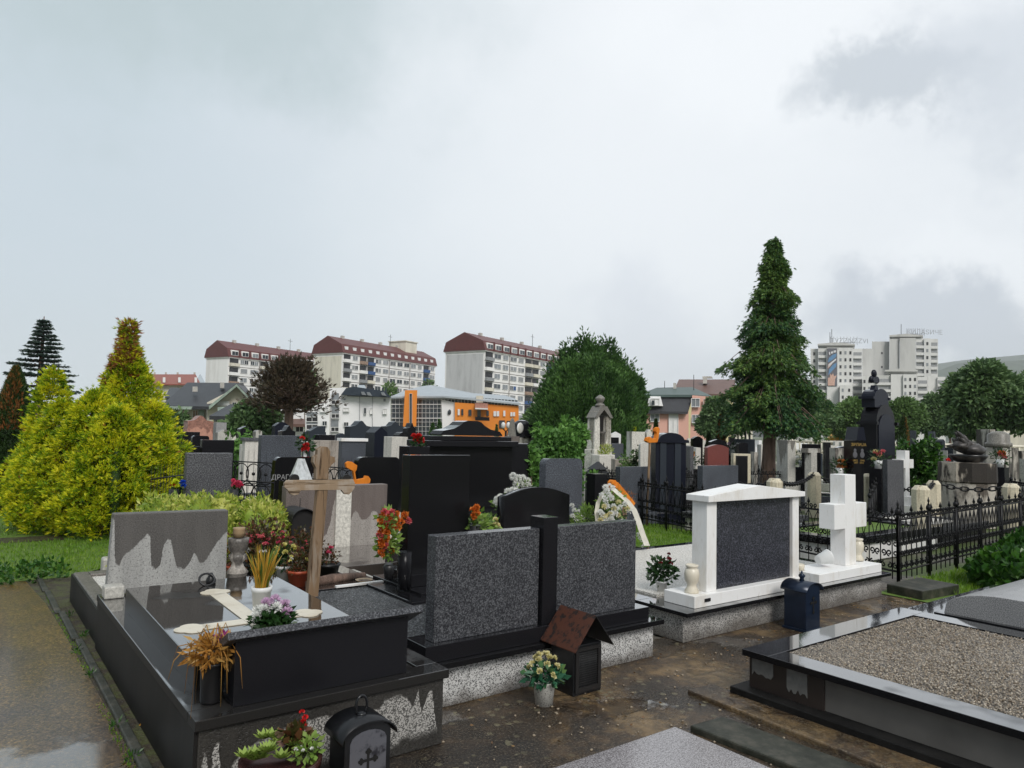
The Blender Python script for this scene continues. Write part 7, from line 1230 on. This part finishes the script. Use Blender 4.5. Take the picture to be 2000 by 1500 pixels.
t = bthing('small pale yellow house with a dark hipped roof', 440, 46); D = 48; m = MB(); quad_px(m, [(415, 880), (472, 880), (472, 812), (415, 812)][::-1], D, 6); m.build('walls', YELW, t); roof_px(t, [(409, 812, D-1), (478, 814, D-1), (470, 792, D+3), (450, 789, D+3)], RGRY); wpx(t, 418, 816, 424, 823, D, 'curt'); wpx(t, 444, 822, 450, 832, D, 'curt'); wpx(t, 455, 822, 461, 832, D, 'curt'); wpx(t, 464, 822, 470, 832, D, 'curt')
t = bthing('white house with brown roof and lattice window just right of the pine trunk', 570, 60); D = 62; m = MB(); quad_px(m, [(541, 880), (594, 880), (594, 800), (560, 795), (548, 797), (541, 806)][::-1], D, 7); m.build('walls', PUREW, t); roof_px(t, [(568, 828, D-1.2), (596, 828, D-1.2), (594, 795, D+3), (566, 798, D+3)], RBRN); roof_px(t, [(538, 808, D-.6), (566, 797, D-1), (562, 790, D+3), (548, 793, D+3)], RBRN); wpx(t, 578, 829, 592, 843, D-.3, 'dark'); wpx(t, 546, 802, 553, 809, D, 'brown')
# pink mansard house
t = bthing('pink house with dark mansard roof and one white dormer', 1300, 75); D = 75
m = MB(); quad_px(m, [(1233, 900), (1345, 900), (1345, 803), (1237, 801)][::-1], D, 9); quad_px(m, [(1345.3, 900), (1388, 900), (1388, 775), (1352, 772)][::-1], D+.2, 9); m.build('walls', PINKW, t)
roof_px(t, [(1236, 803, D-.6), (1343, 804, D-.6), (1353, 770, D+1.2), (1248, 770, D+1.2)], RGRY); roof_px(t, [(1246, 771, D+.6), (1353, 771, D+.6), (1392, 774, D+3), (1352, 756, D+6), (1283, 757, D+6)], RGRN, 'upper_roof')
m = MB(); quad_px(m, [(1264, 793), (1295, 793), (1290, 774), (1268, 774)][::-1], D-.7, 1.2); m.build('dormer', PUREW, t); wpx(t, 1272, 779, 1287, 791, D-.72, 'white'); wpx(t, 1273, 782, 1278, 791, D-1.0, 'glass', frame=False)
for x0, y0, x1, y1, k in ((1245, 808, 1252, 828, 'glass'), (1271, 809, 1287, 823, 'curt'), (1307, 808, 1324, 850, 'white'), (1351, 779, 1366, 794, 'curt'), (1374, 780, 1378, 795, 'brown'), (1352, 811, 1365, 825, 'curt')): wpx(t, x0, y0, x1, y1, D, k)
m = MB(); quad_px(m, [(1315, 762), (1321, 762), (1321, 748), (1315, 748)][::-1], D+5, 1); m.build('chimney', CHIM, t); m = MB(); m.tube([W(1355, 762, D+4), W(1355, 732, D+4)], .04, 4); m.tube([W(1298, 758, D+4), W(1298, 744, D+4)], .04, 4); m.build('antenna', IRON, t)
t = bthing('large house with brown red tiled roof behind the pink house', 1370, 105); D = 105; m = MB(); quad_px(m, [(1322, 900), (1432, 900), (1432, 768), (1322, 766)][::-1], D, 12); m.build('walls', YELW, t); roof_px(t, [(1314, 768, D-1), (1436, 770, D-1), (1436, 741, D+7), (1326, 741, D+7)], RBRN)
m = MB(); quad_px(m, [(1373, 749), (1381, 749), (1381, 738), (1373, 738)][::-1], D+3, 1.2); quad_px(m, [(1372, 738), (1392, 738), (1390, 735), (1372, 735)][::-1], D+3, 1.2); m.build('chimney', CHIM, t)
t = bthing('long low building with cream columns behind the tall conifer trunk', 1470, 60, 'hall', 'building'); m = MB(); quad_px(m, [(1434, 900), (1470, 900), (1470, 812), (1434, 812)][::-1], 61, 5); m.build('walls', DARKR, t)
for x in (1436, 1443, 1450, 1458, 1466): m = MB(); quad_px(m, [(x, 870), (x+4, 870), (x+4, 812), (x, 812)][::-1], 60, .8); m.build('column', WALLC, t)
t = bthing('white walled chapel side behind the boughs right of the conifer trunk', 1560, 60, 'hall', 'building'); m = MB(); quad_px(m, [(1535, 900), (1577, 900), (1577, 822), (1552, 822), (1535, 838)][::-1], 58, 6); m.build('walls', PUREW, t)
t = bthing('small hut with an orange yellow roof behind the balustrade', 1630, 64, 'hut', 'hut'); m = MB(); quad_px(m, [(1617, 870), (1648, 870), (1648, 854), (1617, 854)][::-1], 64, 4); m.build('walls', WALLC, t); roof_px(t, [(1614, 856, 63), (1650, 854, 63), (1644, 841, 66), (1626, 846, 66)], plain('orange_sheet', (.75, .36, .03), .6))
t = bthing('low white building with a small barred window under the chestnut', 1950, 50, 'hall', 'building'); m = MB(); quad_px(m, [(1900, 900), (2030, 900), (2030, 838), (1900, 838)][::-1], 50, 6); m.build('walls', WALLC, t); wpx(t, 1960, 847, 1971, 856, 50, 'dark')
# balustrade wall at the back of the cemetery
A = G(1545, 46); B = G(2060, 44); Ln = np.linalg.norm(B-A); ux = (B-A)/Ln; t = thing('balustrade', 'white cemetery balustrade wall running behind the far graves', 'balustrade', A); q = lambda u, z: (A[0]+ux[0]*u, A[1]+ux[1]*u, z); m = MB(); m.tube([q(0, 1.35), q(Ln, 1.35)], .09, 4); m.tube([q(0, .75), q(Ln, .75)], .09, 4); m.tube([q(0, .3), q(Ln, .3)], .35, 4); m.build('rails', WALLC, t); m = MB()
u = 0
while u < Ln: m.tube([q(u, .7), q(u, 1.35)], .055, 4); u += .26
m.build('balusters', WALLC, t); 
u = 0
while u < Ln: MB().tube([q(u, 0), q(u, 1.5)], .18, 4).build('pier', WALLC, t); u += 3.6
# red roofed terraces far left and mid
for x0, x1, yt, d, mt, rm, lab in ((255, 392, 731, 150, WALLC, RTILE2, 'row of houses with red roofs and dormers above the cream house'), (322, 360, 757, 75, WALLC, RGRY, 'small gabled cream house left of the mint trimmed roof'), (380, 402, 731, 190, PUREW, RMET, 'pale flat block at the left foot of the leftmost slab'), (690, 722, 752, 120, PUREW, RMET, 'grey roofed gable seen over the white apartment house')):
    t = bthing(lab, (x0+x1)/2, d); m = MB(); quad_px(m, [(x0+2, 880), (x1-2, 880), (x1-2, yt+18), (x0+2, yt+18)][::-1], d, 10); m.build('walls', mt, t); roof_px(t, [(x0, yt+19, d-1), (x1, yt+19, d-1), (x1-10, yt, d+6), (x0+10, yt, d+6)], rm)
    if x1-x0 > 100: 
        for x in (318, 348, 380): m = MB(); quad_px(m, [(x, yt+16), (x+5, yt+16), (x+5, yt+6), (x, yt+6)][::-1], d-.5, 4); m.build('dormer', PUREW, t)
        for x in (300, 322, 345, 378): m = MB(); quad_px(m, [(x, yt+4), (x+4, yt+4), (x+4, yt-4), (x, yt-4)][::-1], d+6, 1); m.build('chimney', CHIM, t)
# grey concrete towers
def tower(label, d, segs, roofslab, sign, sx_, sy_, masts):
    t = bthing(label, (segs[0][0]+segs[-1][1])/2, d, 'tower_block', 'tower block')
    for x0, x1, yt, dz, mat, kind in segs:
        m = MB(); quad_px(m, [(x0+.15, 900), (x1-.15, 900), (x1-.15, yt), (x0+.15, yt)][::-1], d+dz, 12); m.build('wall', mat, t); y = yt+7; dd = d+dz
        while y < 800 and kind:
            if kind == 'bal': 
                wpx(t, x0+1, y, x1-1, y+6, dd, 'shut', 'window', False); m = MB(); quad_px(m, [(x0+.5, y+12), (x1-.5, y+12), (x1-.5, y+7), (x0+.5, y+7)][::-1], dd-1, .9); m.build('balcony', CONCT2, t)
            elif kind == 'win': 
                n = max(1, int((x1-x0)/9)); 
                for k in range(n): xx_ = x0+(x1-x0)*(k+.5)/n; wpx(t, xx_-2, y, xx_+1.8, y+6, dd, 'dark' if (k+int(y)) % 3 else 'curt', 'window', False)
            elif kind == 'two' and int(y) % 3 == 0: wpx(t, x0+18, y, x0+21, y+4, dd, 'dark', 'window', False)
            y += 13.6
    x0, x1, y0 = roofslab; m = MB(); quad_px(m, [(x0+9, y0+8), (x1-4, y0+8), (x1-2, y0+3.6), (x0+2, y0+3.6)][::-1], d+3, 9); quad_px(m, [(x0, y0+3.5), (x1, y0+3.5), (x1, y0+.5), ((x0+x1)/2, y0-2.5), (x0, y0+.5)][::-1], d+1, 13); m.build('roof_slab', CONCT, t)
    if not masts: return t
    c = bpy.data.curves.new('sign_letters', 'FONT'); c.body = sign; c.size = 2.9; c.extrude = .04; c.offset = -.04; c.materials.append(plain('sign_grey', (.30, .31, .33), .5)); o = text_object('roof_sign', c); p = W(sx_, sy_, d+3); o.parent = t; g0 = t['_o']; o.location = (p[0]-g0[0], p[1]-g0[1], p[2]); o.rotation_euler = (R(90), 0, -YAW)
    m = MB(); a = W(sx_, sy_+.5, d+3.2); b = W(sx_+52 if d < 315 else sx_+34, sy_+.5, d+3.2); m.tube([a, b], .08, 4)
    for k in range(9): p = a+(b-a)*k/8; m.tube([p+(0, 0, -1.0), p+(0, 0, 2.6)], .06, 3)
    m.build('sign_frame', IRON, t); m = MB()
    for x, ya, yb in masts: m.tube([W(x, ya, d+4), W(x, yb, d+4)], .12, 4)
    m.build('mast', IRON, t); return t
t1 = tower('left grey concrete tower block with a tall painted mural of hands', 300, [(1583, 1598, 681, 4, CONCT2, 'win'), (1598, 1615, 680, 2, CONCT2, 'bal'), (1615, 1637, 679, 0, CONCT2, None), (1637, 1666, 679, 1, CONCT2, 'win'), (1666, 1684, 681, 3, CONCT2, 'bal'), (1684, 1706, 681, 5, CONCT, None)], (1597, 1670, 671), 'TVZZNZZVI', 1622, 669, [(1621, 672, 649), (1624.5, 672, 643)])
# mural: forearms reaching over a grey field
def hand_mural(t, d):
    bgm = plain('mural_grey', (.14, .14, .16), .8); blue = plain('mural_blue', (.13, .27, .46), .8); skin = plain('mural_skin', (.62, .40, .32), .8); wht = plain('mural_white', (.7, .7, .72), .8); dd = d-.3
    def pc(mat, polys, k): 
        m = MB(); [quad_px(m, [(x, y) for x, y in p][::-1], dd-k*.12, .1) for p in polys]; return m
    root = pc(bgm, [[(1616, 754), (1635, 754), (1635, 680), (1616, 680)]], 0).build('mural', bgm, t)
    for nm, mt, polys in (('mural_sleeve', blue, [[(1617, 708), (1624, 704), (1633, 697), (1634, 690), (1626, 693), (1619, 699)], [(1618, 733), (1622, 728), (1633, 716), (1634, 708), (1626, 713), (1619, 722)]]), ('mural_hand', skin, [[(1617, 753), (1630, 753), (1631, 741), (1634, 733), (1629, 735), (1627, 729), (1624, 733), (1621, 729), (1621, 737), (1617, 738)], [(1616.5, 720), (1621, 716), (1625, 711), (1622, 708), (1617, 712)]]), ('mural_lettering', wht, [[(1619, 693), (1622, 693), (1621, 687), (1619, 688)], [(1623, 691), (1627, 690), (1627, 686), (1623, 687)], [(1628, 689), (1633, 688), (1633, 684), (1628, 685)], [(1618, 717), (1624, 711), (1633, 703), (1633, 700), (1625, 706), (1618, 712)]])):
        o = pc(mt, polys, 1 if nm != 'mural_lettering' else 2).build(nm, mt, t); o.parent = root
hand_mural(t1, 300)
t2 = tower('right and higher grey concrete tower block with roof letters', 320, [(1703, 1737, 667, 4, CONCT, 'two'), (1737, 1757, 662, 1, CONCT, None), (1757, 1789, 660, 0, CONCT, None), (1789, 1805, 661, 2, CONCT2, 'bal'), (1805, 1818, 661, 1, CONCT2, 'win'), (1818, 1832, 662, 2, CONCT2, 'bal')], (1737, 1803, 654), 'КИЛАЅИЧЕ', 1771, 652, [(1760, 654, 633)])
t3 = tower('lower stepped grey block at the foot of the right tower', 290, [(1640, 1665, 752, 6, CONCT2, 'win'), (1684, 1712, 735, 3, CONCT2, 'win'), (1712, 1740, 733, 2, CONCT, 'bal'), (1740, 1764, 731, 1, CONCT2, None), (1764, 1792, 731, 0, CONCT2, 'win'), (1792, 1812, 736, 1, CONCT2, 'bal'), (1812, 1831, 734, 2, CONCT2, None), (1831, 1847, 736, 1, CONCT2, 'bal')], (1728, 1793, 722), '', 1740, 722, [])
# overhead wires
a, b = W(900, 730, 60), W(1250, 812, 60)
# ---------------------------------------------------------------- haze
def volume_box():
    m = MB(); m.box(-700, 3900, -700, 4300, -1.2, 420); hm = bpy.data.materials.new('haze_air'); hm.use_nodes = True; t_ = hm.node_tree; t_.nodes.clear(); o = t_.nodes.new('ShaderNodeOutputMaterial'); v = t_.nodes.new('ShaderNodeVolumePrincipled'); v.inputs['Density'].default_value = .00017; v.inputs['Color'].default_value = (.93, .955, 1.0, 1); v.inputs['Anisotropy'].default_value = 0.0; t_.links.new(v.outputs[0], o.inputs['Volume']); ob = m.build('haze', hm); tag(ob, kind='stuff'); return ob
scene.cycles.volume_bounces = 1
if HAZE: volume_box()
for o in scene.objects:
    if '_o' in o: del o['_o']
